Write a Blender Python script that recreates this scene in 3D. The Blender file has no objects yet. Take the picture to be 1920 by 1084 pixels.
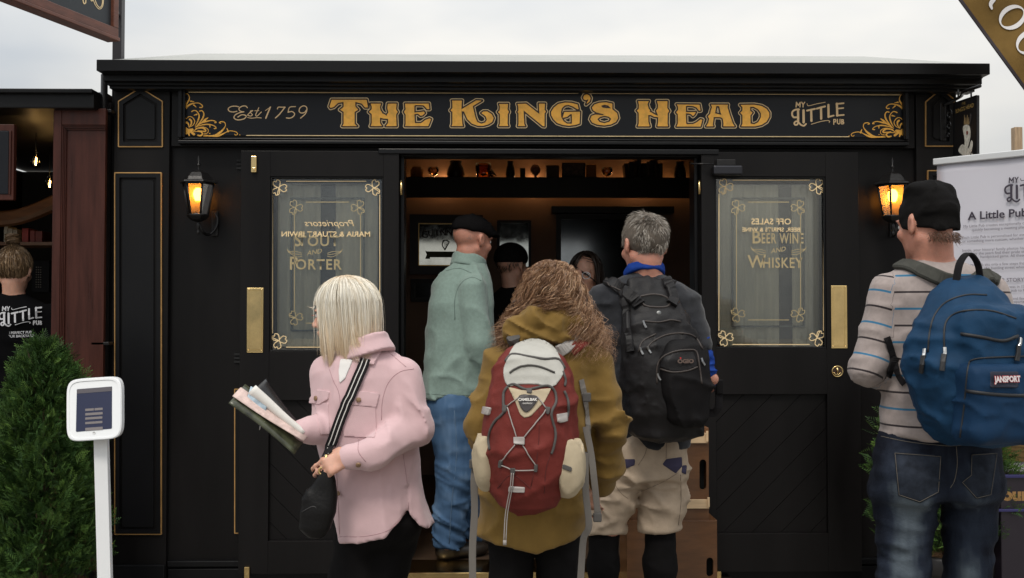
import bpy, bmesh, math, random
import numpy as np
from mathutils import Vector, Matrix
random.seed(7); RNG = np.random.default_rng(7)
SC = bpy.context.scene
COL = SC.collection
R = math.radians
# ---------------------------------------------------------------- camera
CAM = np.array([0.0, -5.0, 1.36]); FPX = 1950.0; YAW = R(1.0); TILT = math.atan(53 / FPX)
cam_d = bpy.data.cameras.new('camera'); cam = bpy.data.objects.new('camera', cam_d); COL.objects.link(cam)
cam.location = CAM; cam.rotation_euler = (math.pi / 2 + TILT, 0, -YAW)
cam_d.sensor_width = 36; cam_d.lens = 36 * FPX / 1920; cam_d.clip_start = 0.05; cam_d.clip_end = 3000
SC.camera = cam
# ---------------------------------------------------------------- overcast sky
W = bpy.data.worlds.new('World'); SC.world = W; W.use_nodes = True
nt = W.node_tree; nt.nodes.clear()
SUN_EL, SUN_AZ = R(56), R(196)
sky = nt.nodes.new('ShaderNodeTexSky'); sky.sky_type = 'NISHITA'; sky.sun_disc = False
sky.sun_elevation = SUN_EL; sky.sun_rotation = SUN_AZ; sky.air_density = 1.0; sky.dust_density = 3.0
bg1 = nt.nodes.new('ShaderNodeBackground'); bg1.inputs[1].default_value = 0.06
nt.links.new(sky.outputs[0], bg1.inputs[0])
tc = nt.nodes.new('ShaderNodeTexCoord')
mp = nt.nodes.new('ShaderNodeMapping'); mp.inputs['Scale'].default_value = (1.0, 1.0, 2.6)
nt.links.new(tc.outputs['Generated'], mp.inputs[0])
nz = nt.nodes.new('ShaderNodeTexNoise'); nz.inputs['Scale'].default_value = 1.35; nz.inputs['Detail'].default_value = 5; nz.inputs['Roughness'].default_value = 0.52
nt.links.new(mp.outputs[0], nz.inputs['Vector'])
cr = nt.nodes.new('ShaderNodeValToRGB')
cr.color_ramp.elements[0].position = 0.36; cr.color_ramp.elements[0].color = (0.31, 0.355, 0.41, 1)
cr.color_ramp.elements[1].position = 0.64; cr.color_ramp.elements[1].color = (0.635, 0.62, 0.585, 1)
nt.links.new(nz.outputs[0], cr.inputs[0])
# overcast luminance law: brighter towards the zenith everywhere
sx = nt.nodes.new('ShaderNodeSeparateXYZ'); nt.links.new(tc.outputs['Generated'], sx.inputs[0])
mr = nt.nodes.new('ShaderNodeMapRange'); mr.inputs['From Min'].default_value = 0; mr.inputs['From Max'].default_value = 1
mr.inputs['To Min'].default_value = 0.80; mr.inputs['To Max'].default_value = 3.5
nt.links.new(sx.outputs['Z'], mr.inputs['Value'])
bg2 = nt.nodes.new('ShaderNodeBackground'); nt.links.new(cr.outputs[0], bg2.inputs[0]); nt.links.new(mr.outputs[0], bg2.inputs[1])
mx = nt.nodes.new('ShaderNodeMixShader'); mx.inputs[0].default_value = 0.9
nt.links.new(bg1.outputs[0], mx.inputs[1]); nt.links.new(bg2.outputs[0], mx.inputs[2])
wo = nt.nodes.new('ShaderNodeOutputWorld'); nt.links.new(mx.outputs[0], wo.inputs[0])
sd = bpy.data.lights.new('sun', 'SUN'); sd.energy = 1.5; sd.angle = R(14); sd.color = (1.0, 0.93, 0.83)
so = bpy.data.objects.new('sun', sd); COL.objects.link(so)
sdir = Vector((math.sin(SUN_AZ) * math.cos(SUN_EL), math.cos(SUN_AZ) * math.cos(SUN_EL), math.sin(SUN_EL)))
so.rotation_euler = sdir.to_track_quat('Z', 'Y').to_euler(); so.location = (-2, -6, 6)
VS = SC.view_settings
VS.view_transform = 'Standard'; VS.look = 'None'; VS.gamma = 1; VS.use_curve_mapping = False; VS.exposure = 0.15
SC.cycles.max_bounces = 8; SC.cycles.transparent_max_bounces = 16
SC.cycles.caustics_reflective = False; SC.cycles.caustics_refractive = False

# ---------------------------------------------------------------- pixel -> world (photo pixels 1920x1084)
_cr = np.array(cam.rotation_euler.to_matrix())
def ray(px, py):
    px = np.asarray(px, float); py = np.asarray(py, float)
    v = np.stack([(px - 960) / FPX, (542 - py) / FPX, -np.ones_like(px)], -1)
    return v @ _cr.T
def at(px, py, Y):
    r = ray(px, py); t = (np.asarray(Y, float) - CAM[1]) / r[..., 1]
    return CAM + r * t[..., None]
def proj(P):
    q = (np.asarray(P, float) - CAM) @ _cr
    return 960 - q[..., 0] / q[..., 2] * FPX, 542 + q[..., 1] / q[..., 2] * FPX

# ---------------------------------------------------------------- materials
MATS = {}
def srgb(h):
    h = h.lstrip('#'); c = [int(h[i:i + 2], 16) / 255 for i in (0, 2, 4)]
    return tuple(((x + 0.055) / 1.055) ** 2.4 if x > 0.04045 else x / 12.92 for x in c)
def mat(name, color, rough=0.5, metal=0.0, var=0.0, vscale=8.0, bump=0.0, bscale=60.0, stretch=(1, 1, 1), coat=0.0,
        sheen=0.0, sss=0.0, attr=None, ramp=None, spec=None, weave=0.0, wscale=900.0, emit=None, estr=0.0, rvar=0.0):
    if name in MATS: return MATS[name]
    m = bpy.data.materials.new(name); m.use_nodes = True; MATS[name] = m
    t = m.node_tree; b = t.nodes['Principled BSDF']
    if len(color) == 3: color = (*color, 1)
    b.inputs['Base Color'].default_value = color; b.inputs['Roughness'].default_value = rough
    b.inputs['Metallic'].default_value = metal; b.inputs['Coat Weight'].default_value = coat
    if spec is None: spec = 0.12 if weave else 0.5
    b.inputs['Specular IOR Level'].default_value = spec
    if sheen: b.inputs['Sheen Weight'].default_value = sheen; b.inputs['Sheen Roughness'].default_value = 0.5
    if sss:
        b.inputs['Subsurface Weight'].default_value = sss; b.inputs['Subsurface Radius'].default_value = (0.012, 0.005, 0.003)
    if emit: b.inputs['Emission Color'].default_value = (*emit, 1); b.inputs['Emission Strength'].default_value = estr
    tcn = t.nodes.new('ShaderNodeTexCoord'); mpn = t.nodes.new('ShaderNodeMapping'); mpn.inputs['Scale'].default_value = stretch
    t.links.new(tcn.outputs['Object'], mpn.inputs[0])
    src = None
    if attr:
        a = t.nodes.new('ShaderNodeAttribute'); a.attribute_name = attr
        c = t.nodes.new('ShaderNodeValToRGB'); els = c.color_ramp.elements
        while len(els) < len(ramp): els.new(0.5)
        for e, (p, col) in zip(els, ramp): e.position = p; e.color = (*col, 1)
        t.links.new(a.outputs['Fac'], c.inputs[0]); src = c.outputs[0]
    if var:
        n = t.nodes.new('ShaderNodeTexNoise'); n.inputs['Scale'].default_value = vscale; n.inputs['Detail'].default_value = 6
        n.inputs['Roughness'].default_value = 0.6
        t.links.new(mpn.outputs[0], n.inputs['Vector'])
        mr_ = t.nodes.new('ShaderNodeMapRange'); mr_.inputs['From Min'].default_value = 0.3; mr_.inputs['From Max'].default_value = 0.7
        mr_.inputs['To Min'].default_value = 1 - var; mr_.inputs['To Max'].default_value = 1 + var
        t.links.new(n.outputs[0], mr_.inputs['Value'])
        mm = t.nodes.new('ShaderNodeVectorMath'); mm.operation = 'SCALE'
        if src: t.links.new(src, mm.inputs[0])
        else: mm.inputs[0].default_value = color[:3]
        t.links.new(mr_.outputs[0], mm.inputs['Scale']); src = mm.outputs[0]
        if rvar:
            mr2 = t.nodes.new('ShaderNodeMapRange'); mr2.inputs['From Min'].default_value = 0.3; mr2.inputs['From Max'].default_value = 0.7
            mr2.inputs['To Min'].default_value = rough - rvar; mr2.inputs['To Max'].default_value = rough + rvar
            t.links.new(n.outputs[0], mr2.inputs['Value']); t.links.new(mr2.outputs[0], b.inputs['Roughness'])
    if src: t.links.new(src, b.inputs['Base Color'])
    last = None
    if bump:
        n = t.nodes.new('ShaderNodeTexNoise'); n.inputs['Scale'].default_value = bscale; n.inputs['Detail'].default_value = 4
        t.links.new(mpn.outputs[0], n.inputs['Vector'])
        bp = t.nodes.new('ShaderNodeBump'); bp.inputs['Strength'].default_value = bump; bp.inputs['Distance'].default_value = 0.01
        t.links.new(n.outputs[0], bp.inputs['Height']); last = bp
    if weave:
        v = t.nodes.new('ShaderNodeTexNoise'); v.inputs['Scale'].default_value = wscale; v.inputs['Detail'].default_value = 1
        t.links.new(tcn.outputs['Object'], v.inputs['Vector'])
        bp = t.nodes.new('ShaderNodeBump'); bp.inputs['Strength'].default_value = weave; bp.inputs['Distance'].default_value = 0.002
        t.links.new(v.outputs[0], bp.inputs['Height'])
        if last: t.links.new(last.outputs[0], bp.inputs['Normal'])
        last = bp
    if last: t.links.new(last.outputs[0], b.inputs['Normal'])
    return m
def glass(name, tint=(0.9, 0.95, 0.93), refl=1.0, rough=0.0):
    if name in MATS: return MATS[name]
    m = bpy.data.materials.new(name); m.use_nodes = True; MATS[name] = m
    t = m.node_tree; t.nodes.clear()
    tr = t.nodes.new('ShaderNodeBsdfTransparent'); tr.inputs[0].default_value = (*tint, 1)
    gl = t.nodes.new('ShaderNodeBsdfGlossy'); gl.inputs['Roughness'].default_value = rough
    fr = t.nodes.new('ShaderNodeFresnel'); fr.inputs[0].default_value = 1.52
    mu = t.nodes.new('ShaderNodeMath'); mu.operation = 'MULTIPLY'; mu.inputs[1].default_value = refl
    mi = t.nodes.new('ShaderNodeMixShader'); o = t.nodes.new('ShaderNodeOutputMaterial')
    t.links.new(fr.outputs[0], mu.inputs[0]); t.links.new(mu.outputs[0], mi.inputs[0])
    t.links.new(tr.outputs[0], mi.inputs[1]); t.links.new(gl.outputs[0], mi.inputs[2]); t.links.new(mi.outputs[0], o.inputs[0])
    return m
def emis(name, color, strength):
    if name in MATS: return MATS[name]
    m = bpy.data.materials.new(name); m.use_nodes = True; MATS[name] = m
    t = m.node_tree; t.nodes.clear()
    e = t.nodes.new('ShaderNodeEmission'); e.inputs[0].default_value = (*color, 1); e.inputs[1].default_value = strength
    o = t.nodes.new('ShaderNodeOutputMaterial'); t.links.new(e.outputs[0], o.inputs[0])
    return m

# ---------------------------------------------------------------- objects
def par(o, parent):
    if parent is not None:
        o.parent = parent
        if parent.type == 'EMPTY': o.matrix_parent_inverse = Matrix.Translation(-parent.location)
    return o
def tag(o, label, cat, group=None):
    o['label'] = label; o['category'] = cat
    if group: o['group'] = group
    return o
def thing(name, label, cat, loc, group=None):
    o = bpy.data.objects.new(name, None); COL.objects.link(o); o.location = Vector([float(v) for v in loc]); o.empty_display_size = 0.1
    return tag(o, label, cat, group)
def obj(name, V, F, m, parent=None, smooth=False, attrs=None):
    me = bpy.data.meshes.new(name); V = np.asarray(V, np.float32).reshape(-1, 3)
    if isinstance(F, np.ndarray): cnt = np.full(len(F), F.shape[1], np.int32); li = F.ravel().astype(np.int32)
    else: cnt = np.array([len(f) for f in F], np.int32); li = np.array([v for f in F for v in f], np.int32)
    me.vertices.add(len(V)); me.vertices.foreach_set('co', V.ravel()); me.loops.add(len(li)); me.loops.foreach_set('vertex_index', li)
    me.polygons.add(len(cnt)); me.polygons.foreach_set('loop_start', np.concatenate([[0], np.cumsum(cnt)[:-1]]).astype(np.int32)); me.update(calc_edges=True); me.validate()
    me.polygons.foreach_set('use_smooth', np.full(len(me.polygons), bool(smooth)))
    if attrs:
        for k, a in attrs.items():
            at_ = me.attributes.new(k, 'FLOAT', 'POINT'); at_.data.foreach_set('value', np.asarray(a, np.float32))
    if isinstance(m, (list, tuple)):
        for mm in m: me.materials.append(mm)
    else: me.materials.append(m)
    o = bpy.data.objects.new(name, me); COL.objects.link(o)
    return par(o, parent)
def bmobj(name, bm, m, parent=None, smooth=False):
    me = bpy.data.meshes.new(name); bm.normal_update(); bm.to_mesh(me); bm.free()
    if smooth: me.polygons.foreach_set('use_smooth', np.ones(len(me.polygons), bool))
    me.materials.append(m)
    o = bpy.data.objects.new(name, me); COL.objects.link(o)
    return par(o, parent)
def add_box(bm, x0, x1, y0, y1, z0, z1, bev=0.0, M=None):
    vs = [bm.verts.new(p) for p in ((x0, y0, z0), (x1, y0, z0), (x1, y1, z0), (x0, y1, z0), (x0, y0, z1), (x1, y0, z1), (x1, y1, z1), (x0, y1, z1))]
    fs = [bm.faces.new([vs[i] for i in q]) for q in ((3, 2, 1, 0), (4, 5, 6, 7), (0, 1, 5, 4), (1, 2, 6, 5), (2, 3, 7, 6), (3, 0, 4, 7))]
    if bev:
        es = list({e for f in fs for e in f.edges})
        r = bmesh.ops.bevel(bm, geom=es, offset=bev, segments=2, affect='EDGES', profile=0.5)
        vs = list({v for f in r['faces'] for v in f.verts} | {v for v in vs if v.is_valid})
    if M is not None:
        bmesh.ops.transform(bm, matrix=M, verts=[v for v in vs if v.is_valid])
def box(name, x0, x1, y0, y1, z0, z1, m, parent=None, bev=0.0, M=None):
    bm = bmesh.new(); x0, x1 = min(x0, x1), max(x0, x1); y0, y1 = min(y0, y1), max(y0, y1); z0, z1 = min(z0, z1), max(z0, z1)
    add_box(bm, x0, x1, y0, y1, z0, z1, bev, M)
    return bmobj(name, bm, m, parent)
def lathe_vf(prof, c=(0, 0, 0), n=20, axis='z'):
    V, F = [], []; K = len(prof)
    for i in range(n):
        a = 2 * math.pi * i / n
        for r, z in prof:
            p = (r * math.cos(a), r * math.sin(a), z)
            if axis == 'y': p = (p[0], z, p[1])
            V.append((p[0] + c[0], p[1] + c[1], p[2] + c[2]))
    for i in range(n):
        j = (i + 1) % n
        for k in range(K - 1):
            q = (i * K + k, j * K + k, j * K + k + 1, i * K + k + 1)
            F.append(q if axis == 'z' else q[::-1])
    return V, F
def lathe(name, prof, c, m, parent=None, n=20, axis='z', smooth=True):
    V, F = lathe_vf(prof, c, n, axis); return obj(name, V, F, m, parent, smooth)
def spline(pts, n=8, closed=False):
    P = np.asarray(pts, float); N = len(P); out = []
    rng = range(N) if closed else range(N - 1)
    for i in rng:
        p0 = P[(i - 1) % N] if closed or i > 0 else 2 * P[0] - P[1]
        p1 = P[i]; p2 = P[(i + 1) % N]
        p3 = P[(i + 2) % N] if closed or i + 2 < N else 2 * P[-1] - P[-2]
        for t in np.arange(n) / n:
            out.append(0.5 * ((2 * p1) + (-p0 + p2) * t + (2 * p0 - 5 * p1 + 4 * p2 - p3) * t * t + (-p0 + 3 * p1 - 3 * p2 + p3) * t ** 3))
    if not closed: out.append(P[-1])
    return np.array(out)
def tube_vf(path, rad, n=8, closed=False):
    P = np.asarray(path, float); K = len(P); rad = np.broadcast_to(np.asarray(rad, float), (K,))
    T = np.gradient(P, axis=0) if not closed else np.roll(P, -1, 0) - np.roll(P, 1, 0)
    T /= np.linalg.norm(T, axis=1, keepdims=True) + 1e-12
    up = np.array([0.0, 0, 1]) if abs(T[0, 2]) < 0.9 else np.array([1.0, 0, 0])
    V = np.zeros((K, n, 3)); u = np.cross(T[0], up); u /= np.linalg.norm(u)
    an = 2 * np.pi * np.arange(n) / n
    for k in range(K):
        u = u - T[k] * (u @ T[k]); u /= np.linalg.norm(u) + 1e-12; w = np.cross(T[k], u)
        V[k] = P[k] + rad[k] * (np.cos(an)[:, None] * u + np.sin(an)[:, None] * w)
    F = []
    for k in range(K if closed else K - 1):
        k2 = (k + 1) % K
        for i in range(n): F.append((k * n + i, k * n + (i + 1) % n, k2 * n + (i + 1) % n, k2 * n + i))
    if not closed: F.append(tuple(range(n))[::-1]); F.append(tuple((K - 1) * n + i for i in range(n)))
    return V.reshape(-1, 3), F
def tube(name, path, rad, m, parent=None, n=8, closed=False):
    V, F = tube_vf(path, rad, n, closed); return obj(name, V, F, m, parent, True)
def ribbon(name, path, nrm, width, thick, m, parent=None):
    """flat strap with thickness; nrm = outward normals along the path"""
    P = np.asarray(path, float); N = np.asarray(nrm, float); N = np.broadcast_to(N, P.shape).copy()
    T = np.gradient(P, axis=0); T /= np.linalg.norm(T, axis=1, keepdims=True) + 1e-12
    N -= T * (N * T).sum(1, keepdims=True); N /= np.linalg.norm(N, axis=1, keepdims=True) + 1e-12
    S = np.cross(T, N); wd = np.broadcast_to(np.asarray(width, float), (len(P),))[:, None] / 2
    e = thick * 0.35
    prof = [(-1, 0, 0), (-1, thick - e, 0), (-1, thick, e), (1, thick, -e), (1, thick - e, 0), (1, 0, 0)]
    V = np.stack([P + S * (s * wd + ins) + N * h for s, h, ins in prof], 1); K, n = len(P), len(prof)
    F = []
    for k in range(K - 1):
        for i in range(n):
            j = (i + 1) % n; F.append((k * n + i, k * n + j, (k + 1) * n + j, (k + 1) * n + i))
    F.append(tuple(range(n))[::-1]); F.append(tuple((K - 1) * n + i for i in range(n)))
    return obj(name, V.reshape(-1, 3), F, m, parent, False)

# ---------------------------------------------------------------- noise and signed distance fields
def vnoise(P, seed=0):
    P = np.asarray(P, np.float32); I = np.floor(P).astype(np.int64); f = P - I
    u = f * f * f * (f * (f * 6 - 15) + 10)
    def hsh(x, y, z):
        h = x + y + z; h = (h ^ (h >> np.uint32(13))) * np.uint32(1274126177); h = (h ^ (h >> np.uint32(16))) & np.uint32(0xffff)
        return h.astype(np.float32) * np.float32(1 / 32767.5) - np.float32(1)
    I = I.astype(np.int32).view(np.uint32) if False else I.astype(np.uint32)
    cx_, cy_, cz_ = np.uint32(374761393), np.uint32(668265263), np.uint32(2246822519)
    X0, Y0, Z0 = I[..., 0] * cx_, I[..., 1] * cy_, I[..., 2] * cz_ + np.uint32((seed * 974711) & 0xffffffff)
    XA, YA, ZA = X0 + cx_, Y0 + cy_, Z0 + cz_; ux, uy, uz = u[..., 0], u[..., 1], u[..., 2]
    def L(a, b, t): return a + (b - a) * t
    a = L(L(hsh(X0, Y0, Z0), hsh(XA, Y0, Z0), ux), L(hsh(X0, YA, Z0), hsh(XA, YA, Z0), ux), uy)
    b = L(L(hsh(X0, Y0, ZA), hsh(XA, Y0, ZA), ux), L(hsh(X0, YA, ZA), hsh(XA, YA, ZA), ux), uy)
    return L(a, b, uz)
def fold(P, sc, amp, seed=0, warp=0.6):
    """soft cloth creases: ridged, domain-warped value noise; sc = frequency per axis"""
    Q = P * np.asarray(sc, np.float32)
    w = vnoise(Q * 0.5 + 7.3, seed + 5) * warp
    n = vnoise(Q + w[..., None], seed); n2 = vnoise(Q * 2.1 - w[..., None], seed + 9)
    r_ = 1 - np.abs(n); return amp * ((2.2 * r_ * r_ * r_ - 0.9) * 0.8 + 0.35 * n2)
def nrm3(q): return np.sqrt(np.einsum('...i,...i->...', q, q))
def near(P, c, r, rin, fn):
    d = nrm3(P - np.asarray(c, np.float32)); m = d < r; o = d - rin
    if m.any(): o[m] = fn(P[m])
    return o
def smin(a, b, k):
    h = np.clip(0.5 + 0.5 * (b - a) / k, 0, 1); return b + (a - b) * h - k * h * (1 - h)
def smax(a, b, k): return -smin(-a, -b, k)
def cap(P, a, b, ra, rb):
    a = np.asarray(a, np.float32); b = np.asarray(b, np.float32); ab = b - a
    t = np.clip(((P - a) @ ab) / (ab @ ab + 1e-12), 0, 1)
    return nrm3(P - (a + t[..., None] * ab)) - (np.float32(ra) + np.float32(rb - ra) * t)
def chain(P, pts, rads, k=0.015):
    d = None
    for i in range(len(pts) - 1):
        c = cap(P, pts[i], pts[i + 1], rads[i], rads[i + 1]); d = c if d is None else smin(d, c, k)
    return d
def ell(P, c, r, M=None):
    q = P - np.asarray(c, np.float32)
    if M is not None: q = q @ np.asarray(M, np.float32)
    r = np.asarray(r, np.float32); q = q / r; k0 = nrm3(q); k1 = nrm3(q / r)
    return k0 * (k0 - 1) / (k1 + 1e-9)
def rbox(P, c, h, rr, M=None):
    q = P - np.asarray(c, np.float32)
    if M is not None: q = q @ np.asarray(M, np.float32)
    q = np.abs(q) - (np.asarray(h, np.float32) - rr)
    return np.linalg.norm(np.maximum(q, 0), axis=-1) + np.minimum(q.max(-1), 0) - rr
def loft(P, rows, n=2.3):
    """rows (z, cx, cy, rx, ry) sorted by z"""
    A = np.asarray(rows, np.float32); A = A[np.argsort(A[:, 0])]; z = P[..., 2]
    cx, cy, rx, ry = (np.interp(z, A[:, 0], A[:, i]) for i in (1, 2, 3, 4))
    q = (np.abs((P[..., 0] - cx) / rx) ** n + np.abs((P[..., 1] - cy) / ry) ** n) ** (1 / n)
    d = (q - 1) * np.minimum(rx, ry)
    return smax(d, np.maximum(A[0, 0] - z, z - A[-1, 0]), 0.012)
def frame(yaw, pitch=0.0, roll=0.0):
    """columns: right, forward, up; yaw 0 faces +Y, positive turns left"""
    return np.array(Matrix.Rotation(yaw, 3, 'Z') @ Matrix.Rotation(pitch, 3, 'X') @ Matrix.Rotation(roll, 3, 'Y'))
def mesh_sdf(f, lo, hi, h, cs=3):
    lo = np.asarray(lo, float) - 2.5 * h; hi = np.asarray(hi, float) + 2.5 * h
    nb = np.ceil((hi - lo) / (h * cs)).astype(int); n = nb * cs + 1
    def grid(nn, st, off):
        ax = [lo[i] + (np.arange(nn[i]) + off) * st for i in range(3)]
        return np.stack(np.meshgrid(*ax, indexing='ij'), -1).astype(np.float32)
    C = f(grid(nb, h * cs, 0.5).reshape(-1, 3)).reshape(nb)
    act = np.abs(C) < cs * h * 1.3 + 0.004
    ca = act.repeat(cs, 0).repeat(cs, 1).repeat(cs, 2)
    na = np.zeros(n, bool)
    for a in (0, 1):
        for b in (0, 1):
            for c in (0, 1): na[a:n[0] - 1 + a, b:n[1] - 1 + b, c:n[2] - 1 + c] |= ca
    D = np.ones(n, np.float32); D[:-1, :-1, :-1] = C.repeat(cs, 0).repeat(cs, 1).repeat(cs, 2)
    idx = np.argwhere(na); P = (lo + idx * h).astype(np.float32)
    D[na] = f(P); D[D == 0] = 1e-6
    S = D < 0
    s8 = sum(S[a:n[0] - 1 + a, b:n[1] - 1 + b, c:n[2] - 1 + c].astype(np.int8) for a in (0, 1) for b in (0, 1) for c in (0, 1))
    cell = np.argwhere((s8 > 0) & (s8 < 8)); vid = -np.ones(n - 1, np.int64); vid[tuple(cell.T)] = np.arange(len(cell))
    cor = np.array([(a, b, c) for a in (0, 1) for b in (0, 1) for c in (0, 1)])
    dv = np.stack([D[tuple((cell + c).T)] for c in cor], 1)
    acc = np.zeros((len(cell), 3)); cnt = np.zeros(len(cell))
    for i in range(8):
        for j in range(i + 1, 8):
            if np.abs(cor[i] - cor[j]).sum() != 1: continue
            m_ = (dv[:, i] < 0) != (dv[:, j] < 0); t = dv[:, i] / (dv[:, i] - dv[:, j] + 1e-20)
            acc += np.where(m_[:, None], cor[i] + t[:, None] * (cor[j] - cor[i]), 0); cnt += m_
    V = lo + (cell + acc / cnt[:, None]) * h
    F = []
    for ax in range(3):
        sl0 = [slice(None)] * 3; sl1 = [slice(None)] * 3; sl0[ax] = slice(0, -1); sl1[ax] = slice(1, None)
        e = np.argwhere(S[tuple(sl0)] != S[tuple(sl1)])
        b, c = (ax + 1) % 3, (ax + 2) % 3
        ok = (e[:, b] > 0) & (e[:, c] > 0) & (e[:, b] < n[b] - 1) & (e[:, c] < n[c] - 1); e = e[ok]
        q = []
        for db, dc in ((-1, -1), (0, -1), (0, 0), (-1, 0)):
            g_ = e.copy(); g_[:, b] += db; g_[:, c] += dc; q.append(vid[tuple(g_.T)])
        q = np.stack(q, 1); flip = ~S[tuple(e.T)]; q[flip] = q[flip][:, ::-1]; q = q[(q >= 0).all(1)]; F.append(q)
    return V, np.concatenate(F)
def sdf_obj(name, f, lo, hi, h, m, parent=None, attrs=None):
    V, F = mesh_sdf(f, lo, hi, h)
    A = {k: a(V.astype(np.float32)) for k, a in attrs.items()} if attrs else None
    return obj(name, V, F, m, parent, True, A)
def grad(f, P, e=0.003):
    g_ = np.stack([f(P + np.eye(3)[i] * e) - f(P - np.eye(3)[i] * e) for i in range(3)], -1)
    return g_ / (np.linalg.norm(g_, axis=-1, keepdims=True) + 1e-9)
def hit(f, px, py, t0=1.5, t1=8.0):
    """where the sight line of a photo pixel meets a surface; returns points and outward normals"""
    px = np.atleast_1d(np.asarray(px, float)); py = np.atleast_1d(np.asarray(py, float))
    r = ray(px, py); r /= np.linalg.norm(r, axis=-1, keepdims=True); t = np.full(len(px), t0); best = t.copy(); bd = np.full(len(px), 9.0)
    act = np.arange(len(px))
    for _ in range(80):
        d = f((CAM + r[act] * t[act, None]).astype(np.float32)); ad = np.abs(d); m_ = ad < bd[act]; k_ = act[m_]; bd[k_] = ad[m_]; best[k_] = t[k_]
        t[act] += np.clip(d, -0.05, 0.4) * 0.75
        act = act[ad > 0.0004]
        if len(act) == 0: break
    P = CAM + r * best[:, None]
    return P, grad(f, P.astype(np.float32))
def hit_path(f, pts, n=5, off=0.0, smooth=True):
    q = spline(pts, n) if smooth else np.asarray(pts, float)
    P, N = hit(f, q[:, 0], q[:, 1]); return P + N * off, N

# ---------------------------------------------------------------- 2D shapes
def seg2(X, Y, pts, w0, w1=None):
    pts = np.asarray(pts, float); w1 = w0 if w1 is None else w1; n = len(pts) - 1; d = np.full(X.shape, 1e3)
    L = np.concatenate([[0], np.cumsum(np.linalg.norm(np.diff(pts, axis=0), axis=1))]); L /= L[-1]
    ws = w0 + (w1 - w0) * L if np.ndim(w0) == 0 else np.interp(L, np.linspace(0, 1, len(w0)), w0)
    for i in range(n):
        a, b = pts[i], pts[i + 1]; ab = b - a; t = np.clip(((X - a[0]) * ab[0] + (Y - a[1]) * ab[1]) / (ab @ ab + 1e-9), 0, 1)
        d = np.minimum(d, np.hypot(X - a[0] - t * ab[0], Y - a[1] - t * ab[1]) - (ws[i] + (ws[i + 1] - ws[i]) * t))
    return d
def poly2(X, Y, pts):
    pts = np.asarray(pts, float); d = np.full(X.shape, 1e9); ins = np.zeros(X.shape, bool); n = len(pts)
    for i in range(n):
        a, b = pts[i], pts[(i + 1) % n]; ab = b - a
        t = np.clip(((X - a[0]) * ab[0] + (Y - a[1]) * ab[1]) / (ab @ ab + 1e-9), 0, 1)
        d = np.minimum(d, np.hypot(X - a[0] - t * ab[0], Y - a[1] - t * ab[1]))
        c = (a[1] > Y) != (b[1] > Y)
        if abs(b[1] - a[1]) > 1e-12: ins ^= c & (X < (b[0] - a[0]) * (Y - a[1]) / (b[1] - a[1]) + a[0])
    return np.where(ins, -d, d)
def tri2d(F, x0, x1, y0, y1, res):
    xs = np.arange(x0, x1 + res, res); ys = np.arange(y0, y1 + res, res)
    X, Y = np.meshgrid(xs, ys, indexing='ij'); D = F(X, Y); D[D == 0] = 1e-9; S = D < 0
    nid = -np.ones(D.shape, int); V = []; FC = []; ed = {}
    def node(i, j):
        if nid[i, j] < 0: nid[i, j] = len(V); V.append((xs[i], ys[j]))
        return nid[i, j]
    def edge(i, j, i2, j2):
        k = (i, j, i2, j2) if (i, j) < (i2, j2) else (i2, j2, i, j)
        if k not in ed:
            a, b = D[k[0], k[1]], D[k[2], k[3]]; t = min(max(a / (a - b), 0.02), 0.98); ed[k] = len(V)
            V.append((xs[k[0]] + t * (xs[k[2]] - xs[k[0]]), ys[k[1]] + t * (ys[k[3]] - ys[k[1]])))
        return ed[k]
    cnt = S[:-1, :-1].astype(int) + S[1:, :-1] + S[1:, 1:] + S[:-1, 1:]
    ii = np.argwhere(S); nid[S] = np.arange(len(ii)); V += np.stack([xs[ii[:, 0]], ys[ii[:, 1]]], 1).tolist()
    fi = np.argwhere(cnt == 4); i_, j_ = fi[:, 0], fi[:, 1]
    FC += [tuple(q) for q in np.stack([nid[i_, j_], nid[i_ + 1, j_], nid[i_ + 1, j_ + 1], nid[i_, j_ + 1]], 1).tolist()]
    for i, j in np.argwhere((cnt > 0) & (cnt < 4)).tolist():
        c = ((i, j), (i + 1, j), (i + 1, j + 1), (i, j + 1)); s = [bool(S[q]) for q in c]
        if s in ([True, False, True, False], [False, True, False, True]):
            for k in range(4):
                if s[k]: FC.append((node(*c[k]), edge(*c[k], *c[(k + 1) % 4]), edge(*c[k - 1], *c[k])))
            continue
        f = []
        for k in range(4):
            if s[k]: f.append(node(*c[k]))
            if s[k] != s[(k + 1) % 4]: f.append(edge(*c[k], *c[(k + 1) % 4]))
        FC.append(tuple(f))
    return np.array(V).reshape(-1, 2), FC
def shell(V, F, N, thick, back=True):
    """closed plate: front faces F on V, back at V - N*thick"""
    n = len(V); B = V - N * thick; out = [tuple(f) for f in F] + ([tuple(n + i for i in f[::-1]) for f in F] if back else []); cnt = {}
    for f in F:
        for a, b in zip(f, f[1:] + f[:1]): cnt[(a, b)] = 1
    for (a, b) in cnt:
        if (b, a) not in cnt: out.append((b, a, n + a, n + b))
    return np.concatenate([V, B]), out
def flat2(name, F2, bb, res, place, m, parent=None, thick=0.0, nrm=(0, -1, 0)):
    """flat plate from a 2D field; place(V2)->world"""
    V2, F = tri2d(F2, *bb, res)
    if len(V2) == 0: return None
    V = place(V2); F = [tuple(f) for f in F]
    a = np.cross(V[F[0][1]] - V[F[0][0]], V[F[0][2]] - V[F[0][0]])
    if a @ np.asarray(nrm, float) < 0: F = [f[::-1] for f in F]
    if thick: V, F = shell(V, F, np.broadcast_to(np.asarray(nrm, float), V.shape), thick, thick > 0.01)
    return obj(name, V, F, m, parent)
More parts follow.
